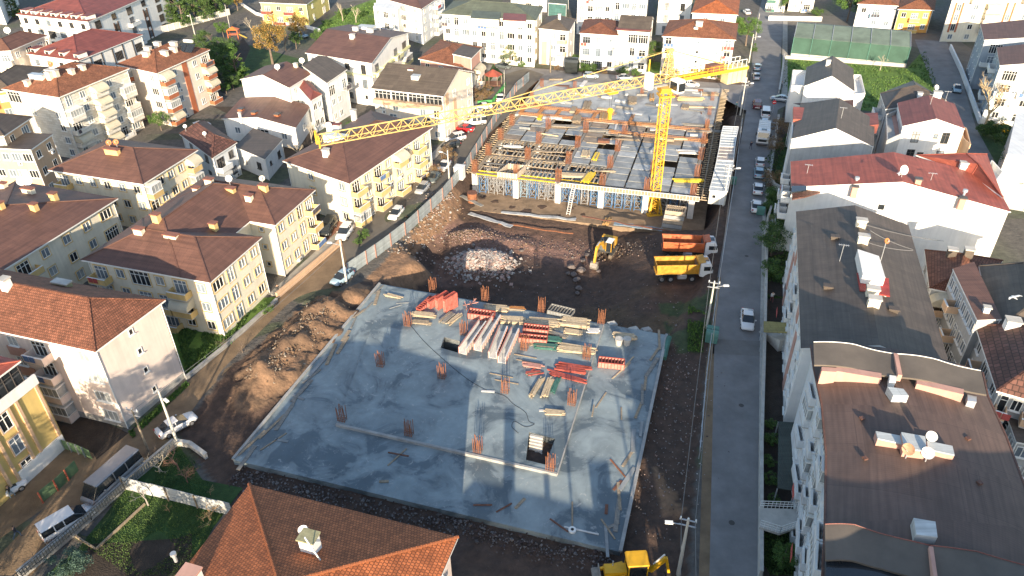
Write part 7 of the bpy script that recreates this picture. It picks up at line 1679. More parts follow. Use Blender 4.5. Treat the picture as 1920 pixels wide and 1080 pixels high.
# ------------------------------------------------------------------ site containers
CONT = mat('container_roof', (.50, .54, .56), .5, .12, .5, pat='corr'); CONW = mat('container_wall', (.52, .52, .47), .6, .12, .7)
for k, (pts, lab) in enumerate([([(1330, 357), (1364, 360), (1370, 331), (1338, 328)], 'nearest'), ([(1338, 327), (1370, 330), (1375, 303), (1344, 301)], 'second'), ([(1344, 300), (1375, 302), (1378, 276), (1349, 275)], 'third'), ([(1349, 274), (1378, 275), (1381, 256), (1352, 254)], 'fourth'), ([(1352, 253), (1381, 255), (1385, 238), (1356, 237)], 'farthest')]):
    z1 = 2.6; q = [G(a, c, z1) for a, c in pts]; cen = sum(q, Vector())/4
    a, b_, d_ = q[0], q[1], q[3]; th = wthing('site_container', '%s white site container in the row between the frame and the road' % lab, 'container', (cen.x, cen.y, 0), 'site containers')
    MB().prism([W2(v) for v in inset(q, .08)], 0, z1-.12).build('wall', CONW, th); MB().prism([W2(v) for v in q], z1-.11, z1).build('roof', mat('container_roof_rusty', (.42, .36, .32), .6, .25, .8, pat='corr') if k == 2 else CONT, th)
    f = MB()
    for i in range(4): f.bar(q[i]+Vector((0, 0, .03)), q[(i+1) % 4]+Vector((0, 0, .03)), .12, .1)
    for s_ in range(1, 4): f.bar(q[0].lerp(q[3], s_/4)+Vector((0, 0, .02)), q[1].lerp(q[2], s_/4)+Vector((0, 0, .02)), .06)
    f.build('frame', PVC, th)
    put_window(th, q[0].lerp(q[1], .3)-Vector((0, 0, z1-1.5))-Vector(th['_o'])+E2*.04, AG, .7, .7, SW, glass=DKGL); MB().box(tuple(q[0].lerp(q[1], .75)-Vector((0, 0, 1.6))+E2*.03), (.9, .08, 1.9), 0, AG).build('door', WHITE2, th)
p = G(862, 325, 1); th = thing('site_cabin', 'small white cabin at the front left corner of the frame', 'cabin', (p.x, p.y, 0), None, AG); MB().box((0, 0, 1.2), (1.7, 1.5, 2.4)).build('wall', PVC, th); MB().box((0, 0, 2.45), (1.9, 1.7, .1)).build('roof', WHITE2, th); MB().box((.3, -.77, 1.1), (.7, .05, 1.8)).build('door', WHITE2, th)
# ------------------------------------------------------------------ fences and walls
CORR = mat('corrugated_fence_sheet', (.40, .46, .48), .45, .12, .8, pat='corr', metal=.2)
def panel_fence(pts, h, m, label, post, group=None, plen=2.2, name='corrugated_fence', z=0., step_post=1, cat='fence', pm=None, th_=.05):
    P = [G(a, c, 0) for a, c in pts]; t = wthing(name, label, cat, (P[0].x, P[0].y, z), group)
    for i in range(len(P)-1):
        a, c = P[i], P[i+1]; L = (c-a).length; n = max(1, round(L/plen)); rz = math.atan2((c-a).y, (c-a).x); me = MB().box((0, 0, 0), (L/n-.03, th_, h)).mesh('panel', m); mp = MB().box((0, 0, 0), (.12, .12, h+.15)).mesh('post', post)
        for k in range(n):
            q = a.lerp(c, (k+.5)/n); link('panel', me, t, (q.x-P[0].x, q.y-P[0].y, h/2+.05+random.uniform(-.04, .04)), rz+random.uniform(-.015, .015))
            if k % step_post == 0: q = a.lerp(c, k/n)-Vector((math.sin(rz), -math.cos(rz), 0))*-.1; link('post', mp, t, (q.x-P[0].x, q.y-P[0].y, h/2+.05), rz)
    return t
panel_fence([(652, 520), (705, 483), (760, 441), (830, 375), (872, 325), (930, 228), (968, 172), (992, 152)], 2.3, CORR, 'long pale corrugated fence between the left street and the pit', mat('faded_red_post', (.32, .17, .13), .7, .2), name='corrugated_fence', step_post=2)
panel_fence([(236, 918), (318, 938), (372, 952), (438, 968)], 1.9, mat('white_corrugated_sheet', (.58, .60, .60), .5, .15, .8, pat='corr'), 'white sheet fence across the garden behind the tiled house', WOODO, plen=1.6, name='sheet_fence', step_post=3)
panel_fence([(122, 842), (150, 851), (174, 862)], 1.4, mat('green_mesh_sheet', (.12, .20, .10), .8, .2), 'green sheet fence joined to the yellow block', STEEL, name='green_fence', plen=1.0); panel_fence([(80, 943), (108, 920), (148, 882)], 1.5, mat('green_mesh_sheet', (.12, .20, .10), .8, .2), 'green gate panels across the yard of the yellow block', mat('red_post', (.45, .12, .07), .7, .2), name='green_gate', plen=1.5, cat='gate')
panel_fence([(305, 62), (350, 50), (432, 28)], 2.0, mat('white_wall_panel', (.62, .60, .52), .8, .15), 'white panel wall along the dark pines at the top', WHITE, name='panel_wall', plen=2.2, cat='wall')
panel_fence([(896, 198), (922, 196), (948, 162)], 1.1, mat('bright_green_fence', (.06, .28, .08), .7, .1), 'low green fence round the corner garden with a pavilion', mat('bright_green_fence', (.06, .28, .08), .7, .1), name='garden_fence', plen=1.8)
def wallrun(pts, h, w_, m, label, cat='wall', name='garden_wall', cap=None, z=0.):
    P = [G(a, c, 0) for a, c in pts]; t = wthing(name, label, cat, (P[0].x, P[0].y, z)); mb = MB()
    for i in range(len(P)-1): mb.bar(P[i]+Vector((0, 0, h/2)), P[i+1]+Vector((0, 0, h/2)), w_, h)
    mb.build('masonry', m, t); mb = MB()
    for i in range(len(P)-1): mb.bar(P[i]+Vector((0, 0, h+.04)), P[i+1]+Vector((0, 0, h+.04)), w_+.1, .08)
    mb.build('coping', cap or m, t); return t
wallrun([(40, 1085), (140, 1003), (240, 912), (330, 836)], 1.0, .35, CONC, 'low concrete garden wall along the mud street'); wallrun([(332, 834), (358, 838), (388, 860)], .7, .35, CONCL, 'crumbling pale wall end beside the tall pole'); wallrun([(1424, 1085), (1425, 840), (1432, 620), (1437, 420), (1445, 395)], 1.1, .25, CONCL, 'narrow wall between the asphalt road and the right hand gardens'); wallrun([(1438, 328), (1450, 355), (1470, 365)], 1.2, .3, CONCL, 'curved white balustrade wall beside the parked saloons')
wallrun([(1472, 110), (1590, 118), (1698, 126)], .8, .3, CONCL, 'low wall under the covered pitch'); wallrun([(1780, 92), (1800, 135), (1822, 195), (1835, 232), (1900, 240)], 1.3, .3, WHITE, 'white wall round the grey blue blocks'); wallrun([(1470, 107), (1464, 150), (1460, 175)], .9, .3, CONCL, 'short wall by the pavement left of the pitch'); wallrun([(350, 712), (420, 655), (520, 565)], .5, .25, CONC, 'low kerb wall along the cream blocks garden'); wallrun([(520, 560), (600, 492), (640, 458)], .9, .3, PEACH, 'peach garden wall beside the cream block'); wallrun([(1250, 138), (1400, 155)], 1.2, .3, PALE, 'cream wall in front of the peach block'); wallrun([(1030, 112), (1100, 120)], 1.2, .3, WHITE, 'white wall by the green bin'); wallrun([(860, 112), (925, 118), (1002, 126)], 1.1, .25, WHITE, 'white wall in front of the long white block'); wallrun([(1440, 38), (1540, 40)], 1.3, .3, WHITE, 'white wall under the townhouses'); wallrun([(640, 395), (700, 396), (770, 345)], .8, .25, CREAM, 'cream wall at the foot of the block under the jib'); wallrun([(450, 8), (480, 28), (600, 60)], .9, .3, WHITE, 'white wall by the bare tree in the park')
# wire fence with posts along the asphalt road, and timber hedge rails
t = wthing('wire_fence', 'thin wire fence between the site and the asphalt road', 'fence', tuple(G(1322, 720, 0))); P_ = [G(a, c, 0) for a, c in ((1310, 860), (1322, 720), (1342, 560), (1352, 500), (1365, 415), (1378, 330), (1390, 235))]
mp = MB().box((0, 0, .9), (.09, .09, 1.8)).mesh('post', STEEL)
for i in range(len(P_)-1):
    n = max(1, int((P_[i+1]-P_[i]).length/2.5))
    for k in range(n): link('post', mp, t, tuple(P_[i].lerp(P_[i+1], k/n)-Vector(t['_o'])))
    for z in (.5, 1.1, 1.7): MB().bar(P_[i]+Vector((0, 0, z)), P_[i+1]+Vector((0, 0, z)), .035).build('wire', STEEL, t)
t = wthing('railing_fence', 'dark railing with bare creepers on the garden wall', 'fence', tuple(G(240, 912, 1))); a, c = G(10, 1110, 1.05), G(330, 836, 1.05); n = 70; me = MB().box((0, 0, .5), (.05, .05, 1.0)).mesh('bar', mat('rail_dark', (.12, .12, .11), .6, .2))
for k in range(n): link('bar', me, t, tuple(a.lerp(c, k/n)-Vector(t['_o'])))
for z in (.15, .95): MB().bar(a+Vector((0, 0, z)), c+Vector((0, 0, z)), .06).build('rail', mat('rail_dark', (.12, .12, .11), .6, .2), t)
for nm, pts, m in (('kerb_board', [(141, 1005), (180, 1030), (272, 945)], WOODO),):
    for i in range(2): tag(MB().bar(G(*pts[i], .15), G(*pts[i+1], .15), .15, .3).build('bed_edging', m), ['short', 'long'][i]+' timber edging of the vegetable bed in the garden', 'edging')
# covered pitch with green netting
gh = wthing('covered_pitch', 'sports pitch covered with pale green sheeting on a frame', 'sports hall', tuple(G(1590, 110, 0)))
q0 = [G(1482, 105, 0), G(1697, 125, 0)]; d = (q0[1]-q0[0]); L = d.length; d.normalize(); nb_ = Vector((-d.y, d.x, 0)); Dp = 17.0
GN = mat('green_netting', (.045, .10, .075), .9, .3, .25); GN2 = mat('pale_green_sheeting', (.13, .175, .145), .9, .3, .25)
nbay = 6
for k in range(nbay):
    a = q0[0]+d*(L*k/nbay+.05); c = q0[0]+d*(L*(k+1)/nbay-.05)
    m1_ = MB().prism([W2(a), W2(c), W2(c+nb_*.08), W2(a+nb_*.08)], .8, 5.0); m1_.build('side_net', GN, gh)
    e = Vector((0, 0, 5.05)); u = Vector((0, 0, 1.7))
    for s_, (o0, o1, z0_, z1_) in enumerate(((0, Dp/2, 5.05, 6.8), (Dp/2, Dp, 6.8, 5.05))):
        v = [a+nb_*o0+Vector((0, 0, z0_)), c+nb_*o0+Vector((0, 0, z0_)), c+nb_*o1+Vector((0, 0, z1_)), a+nb_*o1+Vector((0, 0, z1_))]
        MB().add(v+[x-Vector((0, 0, .06)) for x in v], [(0, 1, 2, 3), (7, 6, 5, 4), (0, 4, 5, 1), (1, 5, 6, 2), (2, 6, 7, 3), (3, 7, 4, 0)]).build('roof_sheet', GN2, gh)
for side in (0, 1):
    a = q0[side]; MB().prism([W2(a), W2(a+nb_*Dp), W2(a+nb_*Dp+d*.08), W2(a+d*.08)], .8, 5.0).build('end_net', GN, gh)
for k in range(nbay+1):
    a = q0[0]+d*(L*k/nbay)-nb_*.08; MB().bar(a, a+Vector((0, 0, 5.2)), .18).build('post', GRNF, gh); MB().bar(a+Vector((0, 0, 5.15)), a+nb_*Dp/2+Vector((0, 0, 6.95)), .12).build('rafter', STEEL, gh)
MB().prism([W2(q0[0]-nb_*.15), W2(q0[1]-nb_*.15), W2(q0[1]+nb_*.15), W2(q0[0]+nb_*.15)], 0, .8).build('base_wall', CONCL, gh)
# ------------------------------------------------------------------ poles, lamps and overhead wires
def pole(base, H_, label, kind='concrete', arm=None, lean=(0, 0), cross=True, lamp=None, r=.17):
    z = hz(*G(*base, 0)[:2]); p = G(*base, 0); p.z = max(z, 0); t = wthing('utility_pole' if cross else 'street_lamp', label, 'utility pole' if cross else 'street lamp', tuple(p))
    top = p+Vector((lean[0], lean[1], H_))
    MB().tube([p-Vector((0, 0, .3)), top], r, 8, 0, r*.6).build('pole', mat('pole_concrete', (.50, .49, .44), .8, .15, 1) if kind == 'concrete' else WOODO if kind == 'wood' else STEEL, t)
    if cross:
        for dz in (.2, .9): MB().bar(top-E1*.75-Vector((0, 0, dz)), top+E1*.75-Vector((0, 0, dz)), .1).build('crossarm', STEEL, t)
        for k in (-1, 0, 1): q = top+E1*.65*k-Vector((0, 0, .1)); MB().tube([q, q+Vector((0, 0, .22))], .07, 6).build('insulator', PVC, t)
    if lamp:
        d_ = Vector((lamp[0], lamp[1], 0)); q = top-Vector((0, 0, .9)); MB().bar(q, q+d_*1.3+Vector((0, 0, .25)), .07).build('lamp_arm', STEEL, t); q = q+d_*1.6+Vector((0, 0, .28)); MB().box(tuple(q), (.7, .3, .16), 0, math.atan2(lamp[1], lamp[0])).build('lamp_head', PVC, t)
    return top
T1 = pole((1272, 1074), 7.6, 'concrete pole at the bottom right beside the road, white lamp arm pointing left', lamp=(-1, .1), r=.2)
T2 = pole((1325, 614), 7.4, 'concrete pole on the road edge right of the front deck', lamp=(1, 0))
T3 = pole((1356, 384), 7.5, 'concrete pole with a lamp between the containers and the road', lamp=(1, .1)); T4 = pole((1388, 214), 7.5, 'concrete pole with a lamp beyond the containers', lamp=(1, .3))
T5 = pole((334, 834), 8.0, 'leaning steel grey pole behind the white saloon on the mud street', cross=False, lamp=(.6, -.5)); T6 = pole((280, 850), 6.6, 'dark timber pole with a tangle of brackets by the pink block', 'wood', cross=True, r=.14); T7 = pole((650, 531), 7.4, 'white street lamp in front of the blue hatchback', cross=False, lamp=(-1, .2)); T8 = pole((843, 348), 7.0, 'concrete street lamp in the middle of the left street beside the fence', cross=False, lamp=(-.8, .5))
T9 = pole((1032, 136), 8.5, 'tall wooden pole at the far left corner of the rear deck', 'wood', cross=True); T10 = pole((1404, 118), 7.5, 'thin pole by the hedge on the asphalt road', cross=False, lamp=(1, 0)); T11 = pole((366, 68), 6.5, 'white lamp post by the panel wall and the pines', cross=False, lamp=(-.6, .4)); T12 = pole((431, 52), 7.0, 'white pole at the end of the panel wall', cross=False, r=.12); T13 = pole((946, 178), 6, 'slim post at the green fenced corner', cross=False, r=.08); T14 = pole((1416, 75), 7.5, 'slim pole beside the round tree', cross=False, r=.1)
T15 = pole((58, 345), 7.5, 'slim pole beside the tan block at the left edge', 'wood', cross=False, r=.1); pole((1437, 425), 3.2, 'short pale post by the green bin', cross=False, r=.16)
def wire(a, c, sag, label, r=.028):
    P_ = [a.lerp(c, k/16)-Vector((0, 0, sag*4*(k/16)*(1-k/16))) for k in range(17)]; tag(MB().tube(P_, r, 4).build('overhead_wire', mat('wire_grey', (.16, .16, .16), .5, .1)), label, 'wire')
for off, nm in ((-.6, 'left'), (.6, 'right')):
    e = E1*off-Vector((0, 0, .1))
    wire(T1+e, T2+e, .7, '%s wire between the bottom right pole and the road edge pole' % nm); wire(T2+e, T3+e, .6, '%s wire between the road edge pole and the container pole' % nm); wire(T3+e, T4+e, .6, '%s wire between the two container poles' % nm); q = Vector((9.5 if off < 0 else 10.8, 18, 9)); wire(T1+e, q, .4, '%s wire running down out of the lower edge' % nm)
wire(T6-Vector((0, 0, .2)), T7-Vector((0, 0, .5)), .7, 'wire along the mud street in front of the cream blocks, upper'); wire(T6-Vector((0, 0, .8)), T7-Vector((0, 0, 1.2)), .9, 'wire along the mud street in front of the cream blocks, lower')
wire(G(1618, 420, 14.6), G(1770, 452, 10), .3, 'upper white cable crossing from the chimneys to the white side wall', .04); wire(G(1620, 425, 14.6), G(1712, 468, 13), .3, 'middle white cable over the dark brown roof', .04); wire(G(1620, 452, 14.4), G(1712, 470, 13.2), .3, 'lower white cable over the dark brown roof', .04)
# ------------------------------------------------------------------ bins, gazebo, steps, oddments
def bin_(px, py, label, m=GRNF, s=1.):
    t = thing('rubbish_bin', label, 'bin', tuple(G(px, py, .04)), None, AG); MB().box((0, 0, .6*s), (1.3*s, .95*s, 1.0*s)).build('body', m, t); MB().tube([(-.65*s, 0, 1.1*s), (.65*s, 0, 1.1*s)], .42*s, 10).build('lid', m, t)
    for sx in (-1, 1): MB().tube([(sx*.5*s, -.4*s, .08), (sx*.5*s, -.3*s, .08)], .08, 8).build('caster', BLACK, t)
TB = mat('teal_bin', (.08, .20, .17), .6, .2)
bin_(1333, 640, 'green bin beside the road, nearer the viewer', TB, 1.2); bin_(1334, 632, 'green bin beside the road, just behind the nearer one', TB, 1.2); bin_(1425, 402, 'green bin by the nearest parked saloon', TB); bin_(1373, 345, 'green bin at the corner of the nearest container', TB); bin_(1072, 136, 'big black skip between the white houses and the deck', CK, 2.6)
# steps and entrance canopies right of the road
t = wthing('entrance_steps', 'concrete steps below the mustard canopy at the long block', 'steps', tuple(G(1450, 640, 0)))
a, c = G(1436, 622, 0), G(1468, 655, 0); d = (c-a)
for k in range(10): q = a.lerp(c, k/9); MB().box((q.x, q.y, .08+.09*k), (d.length/10+.02, 1.9, .16+.18*k), 0, math.atan2(d.y, d.x)).build('step', CONCL, t)
for s_ in (-1, 1): n_ = Vector((-d.y, d.x, 0)).normalized()*s_*1.0; MB().bar(a+n_+Vector((0, 0, .9)), c+n_+Vector((0, 0, 2.6)), .07).build('handrail', STEEL, t)
q = [G(1432, 602, 3.2), G(1475, 605, 3.2), G(1475, 624, 3.2), G(1432, 622, 3.2)]; t = wthing('entrance_canopy', 'mustard coloured flat canopy over the steps of the long block', 'canopy', (q[0].x, q[0].y, 0)); MB().prism([W2(v) for v in q], 3.1, 3.2).build('roof', mat('mustard_sheet', (.36, .30, .10), .6, .15, 1, pat='corr'), t)
for v in q: MB().bar((v.x*1, v.y, 0), (v.x, v.y, 3.1), .08).build('post', STEEL, t)
q = [G(1424, 952, 1.4), G(1505, 955, 1.4), G(1505, 985, 1.4), G(1462, 1000, 1.4), G(1424, 988, 1.4)]; t = wthing('entrance_bridge', 'white railed bridge from the road to the curved roof block', 'footbridge', (q[0].x, q[0].y, 0)); MB().prism([W2(v) for v in q], 1.1, 1.4).build('deck', CONCL, t)
for i, j in ((0, 1), (2, 3), (3, 4)):
    for z in (.35, .65, 1.0): MB().bar(q[i]+Vector((0, 0, z)), q[j]+Vector((0, 0, z)), .05).build('rail', PVC, t)
    n = int((q[j]-q[i]).length/.35)
    for k in range(n+1): MB().bar(q[i].lerp(q[j], k/n), q[i].lerp(q[j], k/n)+Vector((0, 0, 1)), .035).build('baluster', PVC, t)
q = [G(1460, 790, 2.2), G(1492, 792, 2.2), G(1490, 920, 2.2), G(1458, 915, 2.2)]; t = wthing('car_port', 'dark roofed car port beside the curved roof block', 'car port', (q[0].x, q[0].y, 0)); MB().prism([W2(v) for v in q], 2.1, 2.2).build('roof', mat('dark_green_sheet', (.05, .065, .055), .6, .2, 1, pat='corr'), t)
for v in q: MB().bar((v.x, v.y, 0), (v.x, v.y, 2.1), .1).build('post', STEEL, t)
q = [G(1438, 412, .8), G(1476, 415, .8), G(1474, 440, .8), G(1440, 436, .8)]; t = wthing('terrace', 'pale terrace with a low lattice behind the nearest parked saloon', 'terrace', (q[0].x, q[0].y, 0)); MB().prism([W2(v) for v in q], 0, .8).build('slab', CONCL, t); MB().bar(q[0]+Vector((0, 0, .5)), q[1]+Vector((0, 0, .5)), .06, .9).build('lattice', WOODO, t)
# garden pavilion
p = G(925, 158, 0); t = thing('pavilion', 'small hexagonal pavilion with red roof in the corner garden', 'pavilion', tuple(p)); mb = MB(); R_ = 2.4
hx = [(math.cos(math.pi*k/3)*R_, math.sin(math.pi*k/3)*R_) for k in range(6)]
for k in range(6): mb.add([(hx[k][0], hx[k][1], 2.5), (hx[(k+1) % 6][0], hx[(k+1) % 6][1], 2.5), (0, 0, 3.8)], [(0, 1, 2)])
mb.add([(x, y, 2.48) for x, y in hx], [tuple(range(6))[::-1]]); mb.build('roof', RRED2, t)
for x, y in hx: MB().box((x*.85, y*.85, 1.25), (.14, .14, 2.5)).build('post', WOODO, t)
MB().box((0, 0, .15), (3.6, 3.6, .3)).build('base', REDPV, t)
# playground pieces
p = G(440, 72, 0); t = thing('play_frame', 'orange red play frame in the park at the top left', 'play frame', tuple(p)); OR = mat('play_orange', (.62, .16, .04), .5, .1)
for x in (-1.5, 1.5):
    for y in (-1, 1): MB().bar((x, y, 0), (x, y, 2.6), .16).build('post', OR, t)
MB().box((0, 0, 1.3), (3, 2, .1)).build('platform', OR, t); MB().bar((1.5, 0, 1.3), (3.8, 0, .1), .7, .1).build('slide', mat('play_yellow', (.65, .45, .05), .5, .1), t); MB().add([(-1.7, -1.2, 2.6), (1.7, -1.2, 2.6), (1.7, 1.2, 2.6), (-1.7, 1.2, 2.6), (0, 0, 3.5)], [(0, 1, 4), (1, 2, 4), (2, 3, 4), (3, 0, 4), (3, 2, 1, 0)]).build('roof', OR, t)
# red round no entry sign
p = G(1448, 212, 0); t = thing('road_sign', 'red and white round no entry sign at the far corner', 'road sign', tuple(p)); MB().bar((0, 0, 0), (0, 0, 2.4), .08).build('post', STEEL, t); MB().disc((0, -.06, 2.5), (0, 1, .1), .45, 16, 0, .05).build('disc', mat('sign_red', (.6, .02, .03), .4, .05), t); MB().box((0, -.1, 2.5), (.6, .03, .14)).build('bar', PVC, t)
# crossing marks on the left street and the damaged kerb strip
for k in range(5): a = G(752+k*7, 378-k*4, 0); c = G(778+k*7, 366-k*4, 0); mb = MB().bar(a, c, .45, .004); 
q = []
for k in range(5):
    a, c = G(762+k*5, 383-k*6.5, .036), G(790+k*5, 370-k*6.5, .036); d_ = (c-a).normalized(); n_ = Vector((-d_.y, d_.x, 0))*.22; tag(MB().add([a-n_, c-n_, c+n_, a+n_], [(0, 1, 2, 3)]).build('road_marking', LINEW), kind='structure')
sheet('road_dirt', [(1310, 1085), (1322, 700), (1345, 520), (1352, 520), (1340, 620), (1338, 700), (1334, 900), (1330, 1085)], .0385, MUD)
for x_, y_ in ((1390, 760), (1372, 980), (1400, 480)): p = G(x_, y_, .04); tag(MB().disc(p, (0, 0, 1), .3, 16, 0, .012).build('manhole_cover', mat('iron_cover', (.06, .055, .05), .6, .2)), kind='structure')
# dark traces on the asphalt where it was patched
for pts in ([(1338, 636), (1425, 640), (1424, 668), (1336, 664)],): sheet('road_patch', pts, .0385, mat('asphalt_patch', (.165, .16, .155), .85, .2, .5, .1))
# ------------------------------------------------------------------ people
def person(px, py, label, rz, jacket, trousers, z=.03, stride=.3, s=1., arm=0.):
    p = G(px, py, z); me = bpy.data.meshes.new('person'); 
    V = [(0, 0, .95), (0, 0, 1.18), (0, 0, 1.42), (0, .01, 1.55), (0, .02, 1.66), (0, .03, 1.74),
         (-.10, 0, .92), (-.12, stride*.5, .50), (-.12, stride*.55-.05, .09), (-.12, stride*.55+.13, .04),
         (.10, 0, .92), (.12, -stride*.35, .50), (.12, -stride*.9, .12), (.12, -stride*.9+.16, .06),
         (-.20, 0, 1.42), (-.26, -.12-arm, 1.15), (-.24, .02+arm, .95), (-.24, .06+arm, .86), (.20, 0, 1.42), (.26, .10, 1.15), (.24, .26, 1.0), (.24, .32, .94)]
    E = [(0, 1), (1, 2), (2, 3), (3, 4), (4, 5), (0, 6), (6, 7), (7, 8), (8, 9), (0, 10), (10, 11), (11, 12), (12, 13), (2, 14), (14, 15), (15, 16), (16, 17), (2, 18), (18, 19), (19, 20), (20, 21)]
    R_ = [.15, .14, .17, .065, .10, .085, .10, .07, .05, .04, .10, .07, .05, .04, .085, .06, .045, .035, .085, .06, .045, .035]
    me.from_pydata([tuple(x*s for x in v) for v in V], E, []); o = bpy.data.objects.new('person', me); COL.objects.link(o); o.location = p; o.rotation_euler = (0, 0, rz)
    sk = o.modifiers.new('skin', 'SKIN'); sk.use_smooth_shade = True
    me.skin_vertices[0].data[0].use_root = True
    for i, r in enumerate(R_): me.skin_vertices[0].data[i].radius = (r*s, r*s*.85)
    ss = o.modifiers.new('sub', 'SUBSURF'); ss.levels = 1; ss.render_levels = 1
    me.materials.append(mat('clothes_'+label.split()[0]+label.split()[1]+str(px), (1, 1, 1), .85, 0, pat='person', pargs=[(0, (.03, .03, .03)), (.08, trousers), (.95, jacket), (1.46, (.42, .26, .18)), (1.66, (.03, .02, .015))]))
    return tag(o, label, 'person')
person(35, 1008, 'person in a dark jacket and blue jeans walking on the mud street', -1.2, (.02, .025, .04), (.06, .10, .17), stride=.5)
person(24, 932, 'person in black beside the white car in the yard', 2.0, (.02, .02, .022), (.20, .28, .33)); person(17, 915, 'person in a dark coat bending near the white car door', .6, (.03, .03, .035), (.05, .05, .06))
person(1407, 280, 'person walking alone up the asphalt road', 0, (.03, .03, .05), (.05, .05, .08), stride=.4); person(1380, 204, 'person in a teal jacket standing by the container gate', 1.0, (.03, .14, .15), (.04, .04, .05)); person(1446, 566, 'person in white in the dark yard of the long block', 0, (.6, .58, .56), (.3, .1, .1)); person(523, 552, 'person in dark clothes by the fence of the cream block', .4, (.03, .03, .03), (.04, .05, .07)); person(1465, 165, 'person by the wall beside the gabled house', 0, (.3, .3, .3), (.05, .05, .07))
# birds in flight
def gull(px, py, z, s, rz, label):
    t = thing('gull', label, 'bird', tuple(G(px, py, z)), None, rz); me = bpy.data.meshes.new('body'); me.from_pydata([(0, -.3*s, 0), (0, -.1*s, 0), (0, .12*s, .01), (0, .24*s, .02), (0, .32*s, .01), (-.2*s, .05*s, .06*s), (-.5*s, .0, .12*s), (-.75*s, -.12*s, .05*s), (.2*s, .05*s, .06*s), (.5*s, .0, .12*s), (.75*s, -.12*s, .05*s)], [(0, 1), (1, 2), (2, 3), (3, 4), (2, 5), (5, 6), (6, 7), (2, 8), (8, 9), (9, 10)], [])
    o = bpy.data.objects.new('body', me); COL.objects.link(o); o.parent = t; o.modifiers.new('skin', 'SKIN'); me.skin_vertices[0].data[2].use_root = True
    for i, (a, c) in enumerate([(.05, .015), (.07, .05), (.09, .08), (.06, .055), (.02, .02), (.13, .02), (.12, .015), (.04, .01), (.13, .02), (.12, .015), (.04, .01)]): me.skin_vertices[0].data[i].radius = (a*s, c*s)
    ss = o.modifiers.new('sub', 'SUBSURF'); ss.levels = 1; ss.render_levels = 1; me.materials.append(DISHW)
gull(1902, 558, 24, 1.0, .3, 'white gull flying over the grey brown roof at the right edge'); gull(1686, 326, 16, 1.0, 1.0, 'white gull flying over the wide red roof')
# ------------------------------------------------------------------ trees and shrubs
def leafmesh(name, n, fn, size, mats, seed):
    rg = np.random.RandomState(seed); P = np.array([fn(rg) for _ in range(n)]); a = rg.normal(size=(n, 3)); a /= np.linalg.norm(a, axis=1)[:, None]; b_ = rg.normal(size=(n, 3)); b_ -= (a*b_).sum(1)[:, None]*a; b_ /= np.linalg.norm(b_, axis=1)[:, None]
    s = size*rg.uniform(.6, 1.3, n)[:, None]; v = np.stack([P-a*s*.9, P-b_*s*.45, P+a*s*.9, P+b_*s*.45], 1).reshape(-1, 3); f = np.arange(4*n).reshape(-1, 4)
    me = bpy.data.meshes.new(name); me.from_pydata(v.tolist(), [], f.tolist())
    for m in mats: me.materials.append(m)
    me.polygons.foreach_set('material_index', rg.randint(0, len(mats), n)); return me
def clumpy(shape, nc, seed, rad):
    rg = np.random.RandomState(seed); C = []
    while len(C) < nc:
        p = shape(rg)
        C.append((p, rad*rg.uniform(.6, 1.3)))
    def fn(r):
        p, q = C[r.randint(len(C))]; d = r.normal(size=3); d /= np.linalg.norm(d); return p + d*q*r.random_sample()**.4
    return fn
def ball(rg, zc=.62, rz_=.38, rr=.36):
    d = rg.normal(size=3); d /= np.linalg.norm(d); k = rg.random_sample()**.33; return np.array([d[0]*rr*k, d[1]*rr*k, zc+d[2]*rz_*k*.85])
def cone(rg, r=.2, z0=.08): z = z0+(1-z0)*(1-rg.random_sample()**.6); a = rg.uniform(0, 6.28); q = r*(1-z)*1.15*rg.uniform(.5, 1); return np.array([math.cos(a)*q, math.sin(a)*q, z])
def lf(n, c): return mat(n, c, .8, .3, 2)
EG = [lf('leaf_dark_green', (.03, .07, .02)), lf('leaf_mid_green', (.06, .12, .028)), lf('leaf_light_green', (.11, .18, .04))]
AU = [lf('leaf_ochre', (.26, .15, .035)), lf('leaf_gold', (.34, .21, .05)), lf('leaf_olive', (.12, .12, .035))]
BT = [lf('leaf_bright_green', (.10, .19, .03)), lf('leaf_fresh_green', (.06, .13, .025)), lf('leaf_mid_green', (.06, .12, .028))]
GRL = [lf('leaf_grey_green', (.16, .20, .12)), lf('leaf_sage', (.11, .15, .09))]
BLG = [lf('leaf_blue_green', (.07, .13, .10)), lf('leaf_blue_dark', (.04, .08, .065))]
CROWN = {'broad': [leafmesh('crown', 7000, clumpy(ball, 42, 3+k, .10), .017, EG, k) for k in range(2)], 'autumn': [leafmesh('crown', 6500, clumpy(ball, 48, 13, .085), .016, AU, 5)], 'bright': [leafmesh('crown', 6000, clumpy(ball, 36, 23, .10), .018, BT, 6)],
         'cone': [leafmesh('crown', 6000, clumpy(cone, 60, 33, .05), .013, EG, 7)], 'brightcone': [leafmesh('crown', 6000, clumpy(cone, 60, 34, .05), .014, BT, 8)], 'sagecone': [leafmesh('crown', 5000, clumpy(cone, 60, 35, .05), .013, GRL, 9)],
         'shrub': [leafmesh('crown', 3500, clumpy(lambda r: ball(r, .5, .5, .5), 26, 43, .15), .032, EG+BT[:1], 10)], 'blueshrub': [leafmesh('crown', 4500, clumpy(lambda r: ball(r, .5, .5, .5), 30, 44, .14), .028, BLG, 11)], 'dryshrub': [leafmesh('crown', 2500, clumpy(lambda r: ball(r, .5, .5, .5), 24, 45, .16), .026, [lf('leaf_dry', (.22, .16, .08)), lf('leaf_dry_red', (.20, .11, .05))], 12)]}
BARK = mat('bark', (.17, .13, .10), .9, .3, 3); BARKL = mat('pale_bark', (.42, .37, .28), .85, .25, 3)
